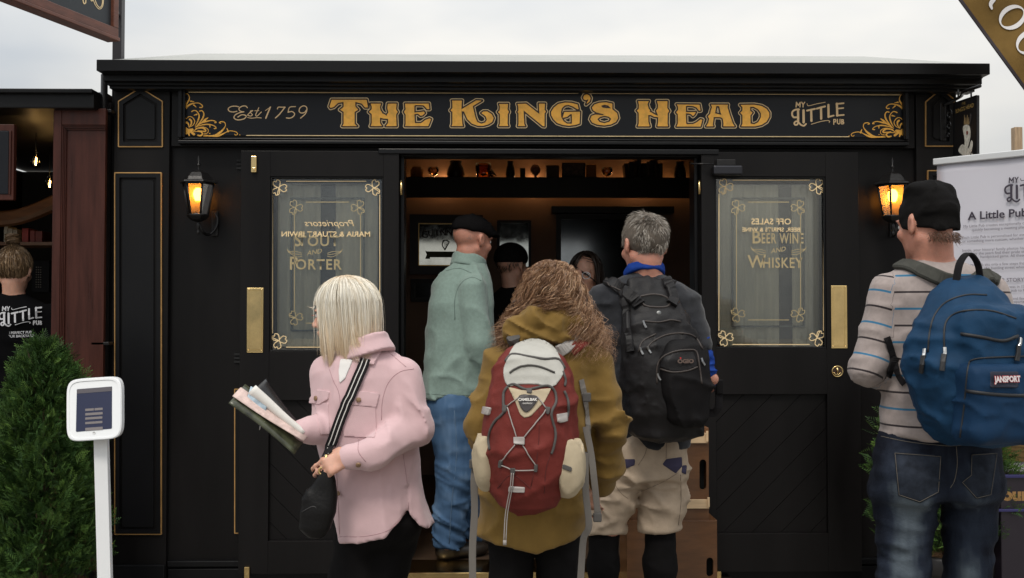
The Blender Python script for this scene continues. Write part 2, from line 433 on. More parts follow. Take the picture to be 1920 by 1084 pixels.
def patch(name, f, F2, bb, res, m, parent=None, off=0.002, thick=0.004, smooth=True):
    """panel of cloth laid on a surface f, its outline F2 in photo pixels"""
    V2, F = tri2d(F2, *bb, res)
    if len(V2) == 0: return None
    P, N = hit(f, V2[:, 0], V2[:, 1]); F = [tuple(q) for q in F]
    V = P + N * off
    a = sum(np.cross(V[q[1]] - V[q[0]], V[q[2]] - V[q[0]]) @ N[q[0]] for q in F[::7] if len(q) > 2)
    if a < 0: F = [q[::-1] for q in F]
    V, F = shell(V, F, N, thick + off, False)
    return obj(name, V, F, m, parent, smooth)
def ppatch(name, f, pts, m, parent=None, res=3.0, off=0.002, thick=0.004, sp=0, rnd=0.0):
    pts = spline(pts, sp, True) if sp else np.asarray(pts, float)
    return patch(name, f, lambda X, Y: poly2(X, Y, pts) - rnd, (pts[:, 0].min() - 2 - rnd, pts[:, 0].max() + 2 + rnd, pts[:, 1].min() - 2 - rnd, pts[:, 1].max() + 2 + rnd), res, m, parent, off, thick)
def text_obj(name, body, size, m, parent, M, align='CENTER', extrude=0.0, bold=0.0, width=1.0, spacing=1.0):
    c = bpy.data.curves.new(name, 'FONT'); c.body = body; c.size = size; c.align_x = align; c.align_y = 'CENTER'
    c.extrude = extrude; c.offset = bold; c.space_character = spacing; c.resolution_u = 3
    o = bpy.data.objects.new(name, c); COL.objects.link(o)
    dg = bpy.context.evaluated_depsgraph_get(); me = bpy.data.meshes.new_from_object(o.evaluated_get(dg))
    bpy.data.objects.remove(o); bpy.data.curves.remove(c)
    me.transform(Matrix.Diagonal((width, 1, 1, 1))); me.transform(M); me.materials.clear(); me.materials.append(m)
    o = bpy.data.objects.new(name, me); COL.objects.link(o); return par(o, parent)
def basis(o, x, y, z):
    return Matrix(((x[0], y[0], z[0], o[0]), (x[1], y[1], z[1], o[1]), (x[2], y[2], z[2], o[2]), (0, 0, 0, 1)))
# ================================================================ setting and buildings
def X(px, Y=0.0, py=595): return float(at(px, py, Y)[0])
def Z(py, Y=0.0, px=960): return float(at(px, py, Y)[2])
def plane(Y): return lambda V2: at(V2[:, 0], V2[:, 1], np.full(len(V2), Y))
BLK = mat('satin_black_paint', (0.0066, 0.0058, 0.0058), 0.42, var=0.32, vscale=3.1, bump=0.05, bscale=35, stretch=(1, 1, 0.15), rvar=0.12, spec=0.16)
BLK2 = mat('black_moulding_paint', (0.0045, 0.0045, 0.0052), 0.36, var=0.15, vscale=5, bump=0.04, bscale=60, spec=0.22)
NAVY = mat('sign_board_paint', (0.0055, 0.0065, 0.0095), 0.36, var=0.2, vscale=3, rvar=0.08, spec=0.25)
BRASS = mat('polished_brass', (0.78, 0.56, 0.25), 0.16, 1.0, var=0.10, vscale=14, rvar=0.05, bump=0.03, bscale=9)
BRASSD = mat('old_brass', (0.55, 0.36, 0.13), 0.3, 1.0, var=0.2, vscale=30)
GOLDP = mat('gold_line_paint', (0.52, 0.30, 0.11), 0.38, 0.55, var=0.18, vscale=20)
CREAM = mat('cream_gold_line', (0.82, 0.62, 0.34), 0.5, 0.1, var=0.12, vscale=25)
GILT = mat('gold_leaf', (0.93, 0.47, 0.07), 0.40, 0.2, var=0.22, vscale=28, rvar=0.1, bump=0.08, bscale=70)
UMBER = mat('dark_umber_paint', (0.030, 0.011, 0.005), 0.5)
ROOF = mat('pale_roof_sheet', (0.33, 0.33, 0.305), 0.55, 0.0, var=0.08, vscale=4)
DARKW = mat('dark_room_wall', (0.30, 0.19, 0.13), 0.7, var=0.15, vscale=3)
DARKWOOD = mat('black_brown_wood', (0.014, 0.009, 0.007), 0.45, var=0.3, vscale=9, stretch=(1, 1, 0.2))
MAHOG = mat('mahogany', (0.050, 0.0145, 0.0095), 0.36, var=0.35, vscale=6, stretch=(6, 6, 0.5), spec=0.25, bump=0.04, bscale=30, rvar=0.1)
PALEW = mat('pale_pine', (0.62, 0.44, 0.26), 0.55, var=0.15, vscale=7, stretch=(1, 8, 8))
GLS = glass('window_glass', (0.975, 0.98, 0.965), 1.5)
REFL_SHEET = mat('reflection_grey_green', (0.66, 0.61, 0.49), 0.85, var=0.22, vscale=5, stretch=(1, 1, 0.35), bump=0.5, bscale=9)  # uneven pale tone stands in for reflections on the door glass
WHITE = mat('white_plastic', (0.74, 0.75, 0.76), 0.32, var=0.02, vscale=4)
IRON = mat('black_iron', (0.012, 0.011, 0.011), 0.38, 0.4, bump=0.1, bscale=90)
LEDM = emis('led_strip_light', (1.0, 0.50, 0.16), 6.0)

# ---- ground
def kind(o, k): o['kind'] = k; return o
g = obj('ground', [(-60, -60, 0), (60, -60, 0), (60, 60, 0), (-60, 60, 0)], [(0, 1, 2, 3)],
        mat('gravel_ground', (0.23, 0.215, 0.19), 0.9, var=0.3, vscale=40, bump=0.6, bscale=90)); kind(g, 'structure')

# ---- pub
FL = 0.182
xl, xr = X(206), X(1792); zt = Z(150)
pub = thing('pub_building', 'small black timber pub with gold lettered sign, double doors folded open', 'building', (0.15, 1.4, 0))
xa, xb = X(757), X(1303); zh = Z(293)
wl0, wl1, wlz0, wlz1 = X(516), X(708), Z(650), Z(344)      # window openings behind the folded doors
wr0, wr1 = X(1350), X(1542)
def wall_boxes(name, x0, x1, w0, w1):
    bm = bmesh.new()
    for a in ((x0, w0, 0, zt), (w1, x1, 0, zt), (w0, w1, 0, wlz0), (w0, w1, wlz1, zt)): add_box(bm, a[0], a[1], 0, 0.10, a[2], a[3])
    return bmobj(name, bm, BLK, pub)
wall_boxes('front_wall', xl, xa, wl0, wl1); wall_boxes('front_wall', xb, xr, wr0, wr1)
box('door_header', xa, xb, 0.0, 0.10, zh, zt, BLK, pub)
box('side_wall', xl - 0.0, xl + 0.08, 0.1, 2.85, 0, 2.6, DARKW, pub); box('side_wall', xr - 0.08, xr, 0.1, 2.85, 0, 2.6, DARKW, pub)
box('back_wall', xl, xr, 2.85, 2.95, 0, 2.6, DARKW, pub)
box('floor', xl + 0.08, xr - 0.08, 0.101, 2.85, FL - 0.06, FL - 0.004, mat('dark_floor_board', (0.05, 0.03, 0.018), 0.5, var=0.3, vscale=5, stretch=(0.3, 6, 1)), pub)
box('ceiling', xl + 0.08, xr - 0.08, 0.5, 2.62, 2.57, 2.60, mat('brown_ceiling', (0.22, 0.15, 0.10), 0.7), pub)
# window behind each door: pale sheet standing in for reflections, inner frame, pane, gold line with shamrocks and lettering
def ring(pts, w, inset=0.0): return lambda X_, Y_: np.abs(poly2(X_, Y_, pts) + inset) - w
def rect(a, b, c, d): return [(a, c), (b, c), (b, d), (a, d)]
def bbp(pts, m=6):
    p = np.asarray(pts, float); return (p[:, 0].min() - m, p[:, 0].max() + m, p[:, 1].min() - m, p[:, 1].max() + m)
SHAM = []
for k_, a_ in enumerate((90, 210, 330)):
    a_ = R(a_); q = spline([(0, 0), (-0.30, 0.30), (-0.46, 0.68), (-0.22, 0.98), (0, 0.80), (0.22, 0.98), (0.46, 0.68), (0.30, 0.30)], 4, True)
    SHAM.append(np.stack([q[:, 0] * math.sin(a_) + q[:, 1] * math.cos(a_), -q[:, 0] * math.cos(a_) + q[:, 1] * math.sin(a_)], 1))
def shamrock(cx, cy, s, rot, w=0.9):
    c, n = math.cos(rot), math.sin(rot)
    def f(X_, Y_):
        U = ((X_ - cx) * c + (Y_ - cy) * n) / s; V = (-(X_ - cx) * n + (Y_ - cy) * c) / s
        d = np.minimum.reduce([np.abs(poly2(U, V, q)) for q in SHAM]) * s - w
        return np.minimum(d, seg2(X_, Y_, [(cx, cy), (cx + (c * 0.35 - n * 0.9) * s * 0.9, cy + (n * 0.35 + c * 0.9) * s * 0.9)], w))
    return f
def lines_rect(x0, x1, y0, y1, gap, w=1.0):
    def f(X_, Y_):
        L = [seg2(X_, Y_, p, w) for p in ([(x0 + gap, y0), (x1 - gap, y0)], [(x0 + gap, y1), (x1 - gap, y1)], [(x0, y0 + gap), (x0, y1 - gap)], [(x1, y0 + gap), (x1, y1 - gap)])]
        return np.minimum.reduce(L)
    return f
DW = {}
def window(x0, x1, inx, g0, g1):
    z0, z1 = wlz0, wlz1
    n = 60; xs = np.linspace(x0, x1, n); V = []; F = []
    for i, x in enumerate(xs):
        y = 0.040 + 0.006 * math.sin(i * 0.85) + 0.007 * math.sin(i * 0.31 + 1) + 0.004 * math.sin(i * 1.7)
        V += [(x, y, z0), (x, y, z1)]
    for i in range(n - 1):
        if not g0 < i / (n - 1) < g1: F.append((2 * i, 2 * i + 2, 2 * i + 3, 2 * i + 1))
    w = box('window', x0, x1, 0.086, 0.095, z0, z1, DARKWOOD, pub)  # dark board stands in for the unlit interior behind the gap
    obj('reflection_sheet', V, F, REFL_SHEET, w, True)  # pale folds and their gap stand in for reflections on the glass
    a, b, c, d = inx
    pts = rect(a, b, c, d)
    flat2('window_frame', ring(pts, 1.6), bbp(pts), 1.0, plane(0.014), mat('grey_green_frame', (0.12, 0.13, 0.115), 0.6), w, 0.012)
    box('window_pane', x0, x1, 0.004, 0.007, z0, z1, GLS, w)
    return w
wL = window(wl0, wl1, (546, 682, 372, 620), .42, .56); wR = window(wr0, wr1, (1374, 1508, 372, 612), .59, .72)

# pilasters with gold-edged panels
def gold_panel(pts, Y, parent, inner=True):
    bb = bbp(pts)
    flat2('gold_bead', ring(pts, 1.0), bb, 1.0, plane(Y - 0.010), GOLDP, parent, 0.010)
    flat2('panel_moulding', lambda a, b: np.abs(poly2(a, b, pts) + 5.2) - 3.6, bb, 1.6, plane(Y - 0.014), BLK2, parent, 0.014)
    if inner: flat2('panel_field', lambda a, b: poly2(a, b, pts) + 14, bb, 4.0, plane(Y - 0.007), BLK2, parent, 0.007)
for (a, b, up, lo) in ((215, 319, [(222, 275), (222, 190), (263, 165), (304, 190), (304, 275)], rect(215, 302, 324, 1002)),
                       (1716, 1792, [(1736, 274), (1736, 191), (1765, 167), (1789, 186), (1789, 274)], rect(1740, 1789, 320, 1000))):
    p = box('pilaster', X(a), X(b), -0.035, 0.0, 0.0, zt, BLK, pub, 0.003)
    gold_panel(up, -0.035, p); gold_panel(lo, -0.035, p)
gold_panel(rect(440, 745, 730, 1000), 0.0, pub); gold_panel(rect(1312, 1612, 730, 980), 0.0, pub)
for a, b in ((321, 757), (1303, 1714)):
    box('skirting', X(a), X(b), -0.022, 0, 0.0, Z(1062), BLK2, pub, 0.004); box('skirting_cap', X(a), X(b), -0.03, 0, Z(1058), Z(1047), BLK2, pub, 0.004)
for a, b in ((203, 319), (1716, 1796)):
    box('plinth', X(a), X(b), -0.052, -0.0352, 0.0, Z(1052), BLK2, pub, 0.005)

# sign fascia with its frame
fas = box('sign_fascia', X(322), X(1714), -0.03, 0.0, Z(278), Z(152), BLK, pub, 0.002)
board = box('sign_board', X(344), X(1698), -0.036, -0.0301, Z(258), Z(170), NAVY, pub)
def hbar(name, p0, p1, q0, q1, y0, y1, bev=0.004, m=BLK2, parent=None):
    return box(name, X(p0, y0), X(p1, y0), y0, y1, Z(q1, y0), Z(q0, y0), m, parent or pub, bev)
for (q0, q1, yy) in ((159, 165, -0.075), (165.3, 169, -0.06), (260, 264, -0.055), (264.3, 271, -0.075)): hbar('sign_frame', 330, 1708, q0, q1, yy, -0.0302)
for (p0, p1, yy) in ((330, 337, -0.072), (337, 343.5, -0.058), (1698.5, 1702, -0.058), (1702, 1708, -0.072)): hbar('sign_frame', p0, p1, 169.3, 259.7, yy, -0.0303, 0.003)
hbar('door_trim', 708, 1350, 279, 289, -0.095, -0.0305, 0.004); hbar('door_trim', 748, 1312, 289.5, 293.5, -0.05, -0.0001, 0.002)
hbar('door_jamb', 750.5, 757, 294, 1066, -0.03, 0.098, 0.002); hbar('door_jamb', 1303, 1309, 294, 1066, -0.03, 0.098, 0.002)
# cornice and gutter along the eave
bm = bmesh.new()
prof = [(-0.035, 160.5), (-0.10, 160), (-0.10, 156), (-0.125, 155), (-0.125, 151.5), (-0.16, 150.5), (-0.16, 141), (-0.17, 139), (-0.225, 138), (-0.225, 118), (-0.215, 116.5), (-0.035, 116.5)]
ends = []
for i, (y, q) in enumerate(prof):
    xo = 0.020 * max(0, min(1, (-y - 0.05) / 0.17))
    z = Z(q, -0.2)
    ends.append((bm.verts.new((X(188, -0.2) - xo, y, z)), bm.verts.new((X(1849, -0.2) + xo, y, z))))
for i in range(len(ends)):
    j = (i + 1) % len(ends); bm.faces.new((ends[i][0], ends[j][0], ends[j][1], ends[i][1]))
bm.faces.new([e[0] for e in ends][::-1]); bm.faces.new([e[1] for e in ends])
bmobj('gutter', bm, BLK2, pub)
hbar('cornice', 322, 1714, 152.5, 158.5, -0.09, -0.0301, 0.005)
# roof
re_z = Z(117, -0.21); rx0, rx1 = X(182, -0.2), X(1855, -0.2)
V = [(rx0, -0.21, re_z), (rx1, -0.21, re_z), (rx1, 1.4, 2.985), (rx0, 1.4, 2.985), (rx1, 3.05, re_z), (rx0, 3.05, re_z)]
V += [(v[0], v[1], v[2] - 0.03) for v in V]
obj('roof', V, [(0, 1, 2, 3), (3, 2, 4, 5), (6, 9, 8, 7), (9, 11, 10, 8), (0, 6, 7, 1), (5, 4, 10, 11), (0, 3, 9, 6), (3, 5, 11, 9), (1, 7, 8, 2), (2, 8, 10, 4)], ROOF, pub)
rf = pub.children[-1]
for x in (xl, xr - 0.06):
    obj('gable', [(x + dx, y, z) for dx in (0, 0.06) for y, z in ((-0.02, 2.5), (2.95, 2.5), (2.95, 2.54), (1.4, 2.93), (-0.02, 2.54))],
        [(0, 1, 2, 3, 4), (9, 8, 7, 6, 5)] + [(i, i + 5, (i + 1) % 5 + 5, (i + 1) % 5) for i in range(5)], BLK, pub)
# downpipe
dp = tube('downpipe', [(X(202), -0.075, Z(150)), (X(202), -0.075, 0.02)], 0.016, IRON, pub, 12)
for q in (218, 643): box('pipe_bracket', X(186), X(219), -0.1, -0.03, Z(q + 3), Z(q - 3), IRON, pub, 0.003)

# ---- folded doors
def door(x0, x1, gx, gz, bx_, bz, plate, diag, right):
    y0, y1 = -0.088, -0.042
    bm = bmesh.new(); zb, ztp = Z(1066), Z(289.5)
    a, b = X(x0), X(x1); g0, g1 = X(gx[0], y0), X(gx[1], y0); q0, q1 = Z(gz[1], y0), Z(gz[0], y0); p0, p1 = X(bx_[0], y0), X(bx_[1], y0); r0, r1 = Z(bz[1], y0), Z(bz[0], y0)
    s0, s1 = min(g0, p0), max(g1, p1)
    add_box(bm, a, g0, y0, y1, zb, ztp, 0.0015); add_box(bm, g1, b, y0, y1, zb, ztp, 0.0015)
    add_box(bm, g0, g1, y0, y1, q1, ztp, 0.0015); add_box(bm, g0, g1, y0, y1, r1, q0, 0.0015); add_box(bm, g0, g1, y0, y1, zb, r0, 0.0015)
    d = bmobj('door', bm, BLK, pub)
    d['label'] = 'black glazed door leaf folded flat against the front wall'
    box('door_pane', g0, g1, -0.066, -0.062, q0, q1, GLS, d)
    for u0, u1, v0, v1 in ((g0, g1, q1 - 0.008, q1), (g0, g1, q0, q0 + 0.008), (g0, g0 + 0.008, q0 + 0.008, q1 - 0.008), (g1 - 0.008, g1, q0 + 0.008, q1 - 0.008)):
        box('glazing_bead', u0, u1, -0.082, -0.0662, v0, v1, BLK2, d, 0.002)
    # diagonal boards of the lower panel
    w, h = g1 - g0, r1 - r0; step = 0.138; k = 0
    box('panel_back', g0, g1, -0.056, -0.05, r0, r1, BLK2, d)
    from math import floor
    u = -h
    while u < w:
        P = [(u, 0), (u + step - 0.0025, 0), (u + step - 0.0025 + h, h), (u + h, h)]
        def clip(P, ax, lim, s):
            o = []
            for i in range(len(P)):
                A, B = P[i - 1], P[i]; ia, ib = s * (A[ax] - lim) <= 0, s * (B[ax] - lim) <= 0
                if ia != ib:
                    t = (lim - A[ax]) / (B[ax] - A[ax]); o.append((A[0] + t * (B[0] - A[0]), A[1] + t * (B[1] - A[1])))
                if ib: o.append(B)
            return o
        P = clip(clip(P, 0, w, 1), 0, 0, -1)
        if len(P) > 2:
            if diag < 0: P = [(w - x, z) for x, z in P][::-1]
            n = len(P); e = 0.003; c = np.mean(P, 0); V = [(g0 + x, -0.064, r0 + z) for x, z in P]
            V += [(g0 + c[0] + (x - c[0]) * 0.996, -0.0655, r0 + c[1] + (z - c[1]) * 0.996) for x, z in P]
            V += [(g0 + x, -0.0562, r0 + z) for x, z in P]
            obj('board', V, [tuple(range(n, 2 * n))] + [(i, (i + 1) % n, n + (i + 1) % n, n + i) for i in range(n)] + [(2 * n + i, 2 * n + (i + 1) % n, (i + 1) % n, i) for i in range(n)], BLK, d)
        u += step
    # push plate
    pl = box('push_plate', X(plate[0], y0), X(plate[1], y0), -0.0925, y0 - 0.0001, Z(plate[3], y0), Z(plate[2], y0), BRASS, d, 0.002)
    pts = rect(plate[0] + 4, plate[1] - 4, plate[2] + 5, plate[3] - 5)
    flat2('plate_line', ring(pts, 0.4), bbp(pts, 3), 0.7, plane(-0.0930), BRASSD, d, 0.0005)
    for sx_ in (plate[0] + 3.5, plate[1] - 3.5):
        for sz_ in (plate[2] + 4, plate[3] - 4): lathe('screw', [(0, -0.0955), (0.003, -0.095), (0.0035, -0.0925)], (X(sx_, y0), 0, Z(sz_, y0)), BRASS, d, 8, 'y')
    # gold line border and shamrocks on the pane
    gp = plane(-0.0668); X0, X1, Y0, Y1 = gx[0] + 6, gx[1] - 6, gz[0] + 8, gz[1] - 8
    flat2('gold_border', lines_rect(X0, X1, Y0, Y1, 26, 0.8), (X0 - 4, X1 + 4, Y0 - 4, Y1 + 4), 0.8, gp, CREAM, d, 0.0006)
    for cx, cy, ro in ((X0 + 12, Y0 + 12, 0.6), (X1 - 12, Y0 + 12, -0.6), (X0 + 12, Y1 - 12, 2.4), (X1 - 12, Y1 - 12, -2.4)):
        flat2('shamrock', shamrock(cx, cy, 15, ro, 0.8), (cx - 20, cx + 20, cy - 20, cy + 20), 0.6, gp, CREAM, d, 0.0006)
    return d
dL = door(458, 750.3, (505, 718), (332, 659), (500, 712), (750, 1013), (463, 494, 540, 661), -1, False)
dR = door(1309.5, 1600, (1342, 1550), (330, 654), (1348, 1560), (740, 1002), (1558, 1588, 535, 654), 1, True)
# bolts, hinges, closer, lock
bl = box('bolt', X(470, -0.09), X(480, -0.09), -0.104, -0.0882, Z(325, -0.09), Z(295, -0.09), BRASS, dL, 0.002)
box('bolt_knob', X(472.5, -0.1), X(477.5, -0.1), -0.112, -0.1042, Z(322, -0.1), Z(316, -0.1), BRASS, dL, 0.001)
box('bolt', X(462, -0.09), X(472, -0.09), -0.104, -0.0882, Z(1084, -0.09), Z(1060, -0.09), BRASS, dL, 0.002)
for px_, py_, dd in ((755, 357, dL), (1305, 355, dR)): tube('hinge', [(X(px_), -0.095, Z(py_ + 13)), (X(px_), -0.095, Z(py_ - 13))], 0.0055, BRASS, dd, 10)
for px_, py_ in ((453, 310), (451, 671), (1597, 304)):
    for k in (-7, 0, 7): box('vent_dark_bar', X(px_ - 11), X(px_ + 11 if px_ < 1000 else px_ + 9), -0.0075 if px_ < 1000 else -0.006, 0, Z(py_ + k + 2), Z(py_ + k - 2), mat('slot_black', (0.002, 0.002, 0.002), 0.7), pub)  # raised black bars stand in for the dark inside the slots
cl = box('door_closer', X(1336, -0.1), X(1391, -0.1), -0.14, -0.0882, Z(329, -0.1), Z(311, -0.1), mat('dark_metal', (0.03, 0.03, 0.035), 0.35, 0.7), dR, 0.008)
box('closer_bracket', X(1345, -0.1), X(1381, -0.1), -0.105, -0.0882, Z(310, -0.1), Z(298, -0.1), IRON, dR, 0.003)
tube('closer_arm', [(X(1340, -0.12), -0.12, Z(307, -0.12)), (X(1296, -0.1), -0.10, Z(306, -0.1))], 0.004, IRON, dR)
lk = lathe('lock_rose', [(0, -0.094), (0.022, -0.094), (0.024, -0.096), (0.027, -0.0955), (0.028, -0.0885)], (X(1569, -0.09), 0, Z(697, -0.09)), BRASS, dR, 24, 'y')
lathe('lock_field', [(0, -0.0962), (0.0215, -0.0955)], (X(1569, -0.09), 0, Z(697, -0.09)), UMBER, dR, 24, 'y')
tube('lock_lever', [(X(1569, -0.1), -0.099, Z(690, -0.1)), (X(1570, -0.1), -0.101, Z(700, -0.1))], [0.005, 0.004], BRASS, dR, 8)
tube('lock_lever', spline([(X(1562, -0.1), -0.098, Z(699, -0.1)), (X(1569, -0.1), -0.099, Z(704, -0.1)), (X(1576, -0.1), -0.098, Z(699, -0.1))], 4), 0.0028, BRASS, dR, 6)
# threshold
box('threshold', X(750, -0.1), X(1345, -0.1), -0.16, 0.10, 0.135, FL, BRASS, pub, 0.004); box('threshold', X(745, -0.1), X(1350, -0.1), -0.2, -0.1601, 0.085, 0.13, BRASSD, pub, 0.004)
box('door_step', X(740), X(1360), -0.16, -0.0, 0.0, 0.1349, DARKWOOD, pub)

# ---- inside: shelf with lit objects, framed mirrors
YB = 2.85
shz = Z(335.5, 2.6)
sh = box('shelf', xl + 0.3, xr - 0.3, 2.55, 2.80, shz - 0.02, shz, DARKWOOD, pub)
box('shelf_fascia', xl + 0.3, xr - 0.3, 2.53, 2.549, Z(371, 2.54), shz + 0.004, DARKWOOD, pub)
for a, b in ((762, 1003), (1006, 1125), (1128, 1298)):
    bm = bmesh.new(); box('light_strip', X(a, 2.8), X(b, 2.8), 2.805, 2.815, shz - 0.012, shz - 0.002, LEDM, sh)
for xx in (X(830, 2.7), X(1000, 2.7), X(1200, 2.7)):
    l = bpy.data.lights.new('shelf_glow', 'POINT'); l.energy = 0.75; l.color = (1, 0.55, 0.25); l.shadow_soft_size = 0.03  # set in a gap added behind the shelf to wash the dark wall
    lo = bpy.data.objects.new('shelf_glow', l); COL.objects.link(lo); lo.location = (xx, 2.825, shz - 0.004)
AMBG = mat('amber_glass', (0.45, 0.18, 0.04), 0.15, spec=0.7); SMK = mat('smoked_jug', (0.02, 0.014, 0.010), 0.3)
def sl(px): return (X(px, 2.68), 2.68, shz + 0.0005)
def pxw(n): return n * 7.68 / FPX
tag(lathe('jar', [(0, 0), (pxw(12), 0), (pxw(12.5), 0.01), (pxw(12.5), 0.075), (pxw(9), 0.085), (pxw(9), 0.095), (0, 0.095)], sl(781), AMBG, n=14), 'squat amber glass jar at the left end of the lit shelf', 'jar')
def goblet(px, lab): tag(lathe('goblet', [(0, 0), (pxw(6), 0.002), (pxw(1.2), 0.012), (pxw(1.2), 0.025), (pxw(9), 0.045), (pxw(11), 0.07), (pxw(10), 0.095), (pxw(9.2), 0.095), (pxw(10), 0.07), (pxw(8), 0.05), (0, 0.03)], sl(px), glass('goblet_glass', (0.85, 0.7, 0.5), 3.0), n=18), lab, 'glass')
goblet(812, 'round stemmed glass beside the amber jar on the lit shelf'); goblet(1139, 'round stemmed glass catching light beside the row of books')
for px_, w_, lab in ((854, 17, 'dark wide jug left of the amber jug on the shelf'), (957, 9, 'dark narrow vase right of the tilted tumbler on the shelf'), (1276, 12, 'dark ornament at the right end of the lit shelf')):
    tag(lathe('jug', [(0, 0), (pxw(w_ * .8), 0), (pxw(w_), 0.04), (pxw(w_ * .85), 0.09), (pxw(w_ * .6), 0.12), (pxw(w_ * .7), 0.14), (0, 0.135)], sl(px_), SMK, n=16), lab, 'jug')
tag(lathe('amber_jug', [(0, 0), (pxw(13), 0), (pxw(15), 0.05), (pxw(16), 0.10), (pxw(15), 0.125), (pxw(14), 0.12), (pxw(13), 0.05), (0, 0.03)], sl(906), glass('amber_jug_glass', (0.9, 0.5, 0.15), 2.5), n=18), 'glowing amber glass jug in the middle left of the shelf', 'jug')
V, F = lathe_vf([(0, 0), (pxw(5), 0), (pxw(6), 0.07), (pxw(5.4), 0.07), (pxw(4.5), 0.01), (0, 0.008)], (0, 0, 0), 14)
Mt = Matrix.Translation(sl(928)) @ Matrix.Translation((0, 0, 0.02)) @ Matrix.Rotation(R(-38), 4, 'Y')
tag(obj('tumbler', [Mt @ Vector(v) for v in V], F, glass('tumbler_glass', (0.8, 0.75, 0.65), 3.0), None, True), 'tilted clear tumbler leaning beside the amber jug', 'glass')
def sbox(name, px0, px1, h, m, lab, cat, dep=0.05, rot=0.0, grp=None):
    s = sl((px0 + px1) / 2); w = pxw(px1 - px0) / 2; M = Matrix.Translation(s) @ Matrix.Rotation(rot, 4, 'Y')
    return tag(box(name, -w, w, -dep, dep, 0, h, m, None, 0.003, M), lab, cat, grp)
sbox('picture_stand', 975, 985, 0.09, DARKWOOD, 'small dark picture standing left of the round ornament', 'picture', 0.01)
tag(lathe('ornament', [(0, 0), (pxw(5), 0), (pxw(2), 0.03), (pxw(9), 0.06), (pxw(10), 0.085), (pxw(6), 0.11), (0, 0.118)], sl(1004), mat('rosy_ceramic', (0.35, 0.16, 0.09), 0.5, var=0.5, vscale=60), n=12), 'rosy round ornament on a dark foot, middle of the shelf', 'ornament')
sbox('box', 1024, 1048, 0.105, mat('brown_card', (0.10, 0.05, 0.025), 0.6), 'brown upright box right of the round ornament', 'box')
pf = sbox('picture', 1054, 1098, 0.13, DARKWOOD, 'dark framed picture standing on the lit shelf', 'picture', 0.012)
box('picture_image', X(1057, 2.66), X(1095, 2.66), 2.664, 2.6675, shz + 0.035, shz + 0.12, mat('picture_print', (0.11, 0.06, 0.035), 0.5, var=0.8, vscale=45), pf)
sbox('amber_block', 1099, 1118, 0.115, AMBG, 'amber bottle box right of the framed picture', 'box', 0.03)
bx0 = 1172
for i in range(9):
    w_ = (7, 9, 6, 8, 10, 6, 8, 7, 9)[i]; c_ = ((0.05, 0.02, 0.012), (0.03, 0.02, 0.015), (0.09, 0.05, 0.03), (0.02, 0.012, 0.01), (0.05, 0.03, 0.02), (0.10, 0.06, 0.035), (0.025, 0.015, 0.012), (0.06, 0.03, 0.015), (0.03, 0.02, 0.012))[i]
    sbox('book', bx0, bx0 + w_ - 0.6, 0.12 + 0.012 * ((i * 5) % 4), mat('book_cloth_%d' % i, c_, 0.6), '%s dark old book from the left in the row on the lit shelf' % ('first', 'second', 'third', 'fourth', 'fifth', 'sixth', 'seventh', 'eighth', 'ninth')[i], 'book', 0.06, R(-5) if i == 0 else 0, 'books on the lit shelf'); bx0 += w_
# framed mirrors on the back wall
def frame_mirror(name, a, b, c, d, fw, m_in, lab, cat, bead=None):
    Y = YB - 0.03; t = thing(name, lab, cat, (X((a + b) / 2, Y), YB, Z(d, Y)))
    pts = rect(a, b, c, d)
    flat2('frame', lambda u, v: np.maximum(poly2(u, v, pts), -poly2(u, v, rect(a + fw, b - fw, c + fw, d - fw))), bbp(pts, 2), 1.5, plane(Y), DARKWOOD, t, 0.028)
    if bead: flat2('frame_bead', ring(rect(a + fw, b - fw, c + fw, d - fw), 0.8), bbp(pts, 2), 0.7, plane(Y - 0.003), bead, t, 0.004)
    box('mirror', X(a + fw, Y), X(b - fw, Y), YB - 0.02, YB - 0.012, Z(d - fw, Y), Z(c + fw, Y), m_in, t)
    return t
MIR = mat('aged_mirror', (0.62, 0.62, 0.56), 0.08, 1.0, var=0.22, vscale=16, rvar=0.04)
MIRD = mat('dim_mirror', (0.30, 0.31, 0.31), 0.12, 1.0, var=0.12, vscale=10)
gm = frame_mirror('mirror_sign', 768, 905, 403, 515, 17, MIR, 'pub mirror with arched lettering, harp and green ribbon in wide dark frame', 'mirror', BRASSD)
frame_mirror('small_picture', 770, 830, 523, 566, 8, MIRD, 'small dark framed picture below the lettered mirror', 'picture')
frame_mirror('wall_mirror', 932, 996, 413, 505, 5, MIR, 'narrow framed mirror behind the person in the black cap', 'mirror')
frame_mirror('large_mirror', 1043, 1215, 402, 640, 9, MIRD, 'large black framed mirror behind the long dark haired woman', 'mirror')
tag(box('mirror_shelf', X(1034, 2.75), X(1264, 2.75), 2.72, 2.848, Z(400, 2.75), Z(387, 2.75), DARKWOOD, None, 0.004), 'thick black ledge above the large mirror', 'shelf')
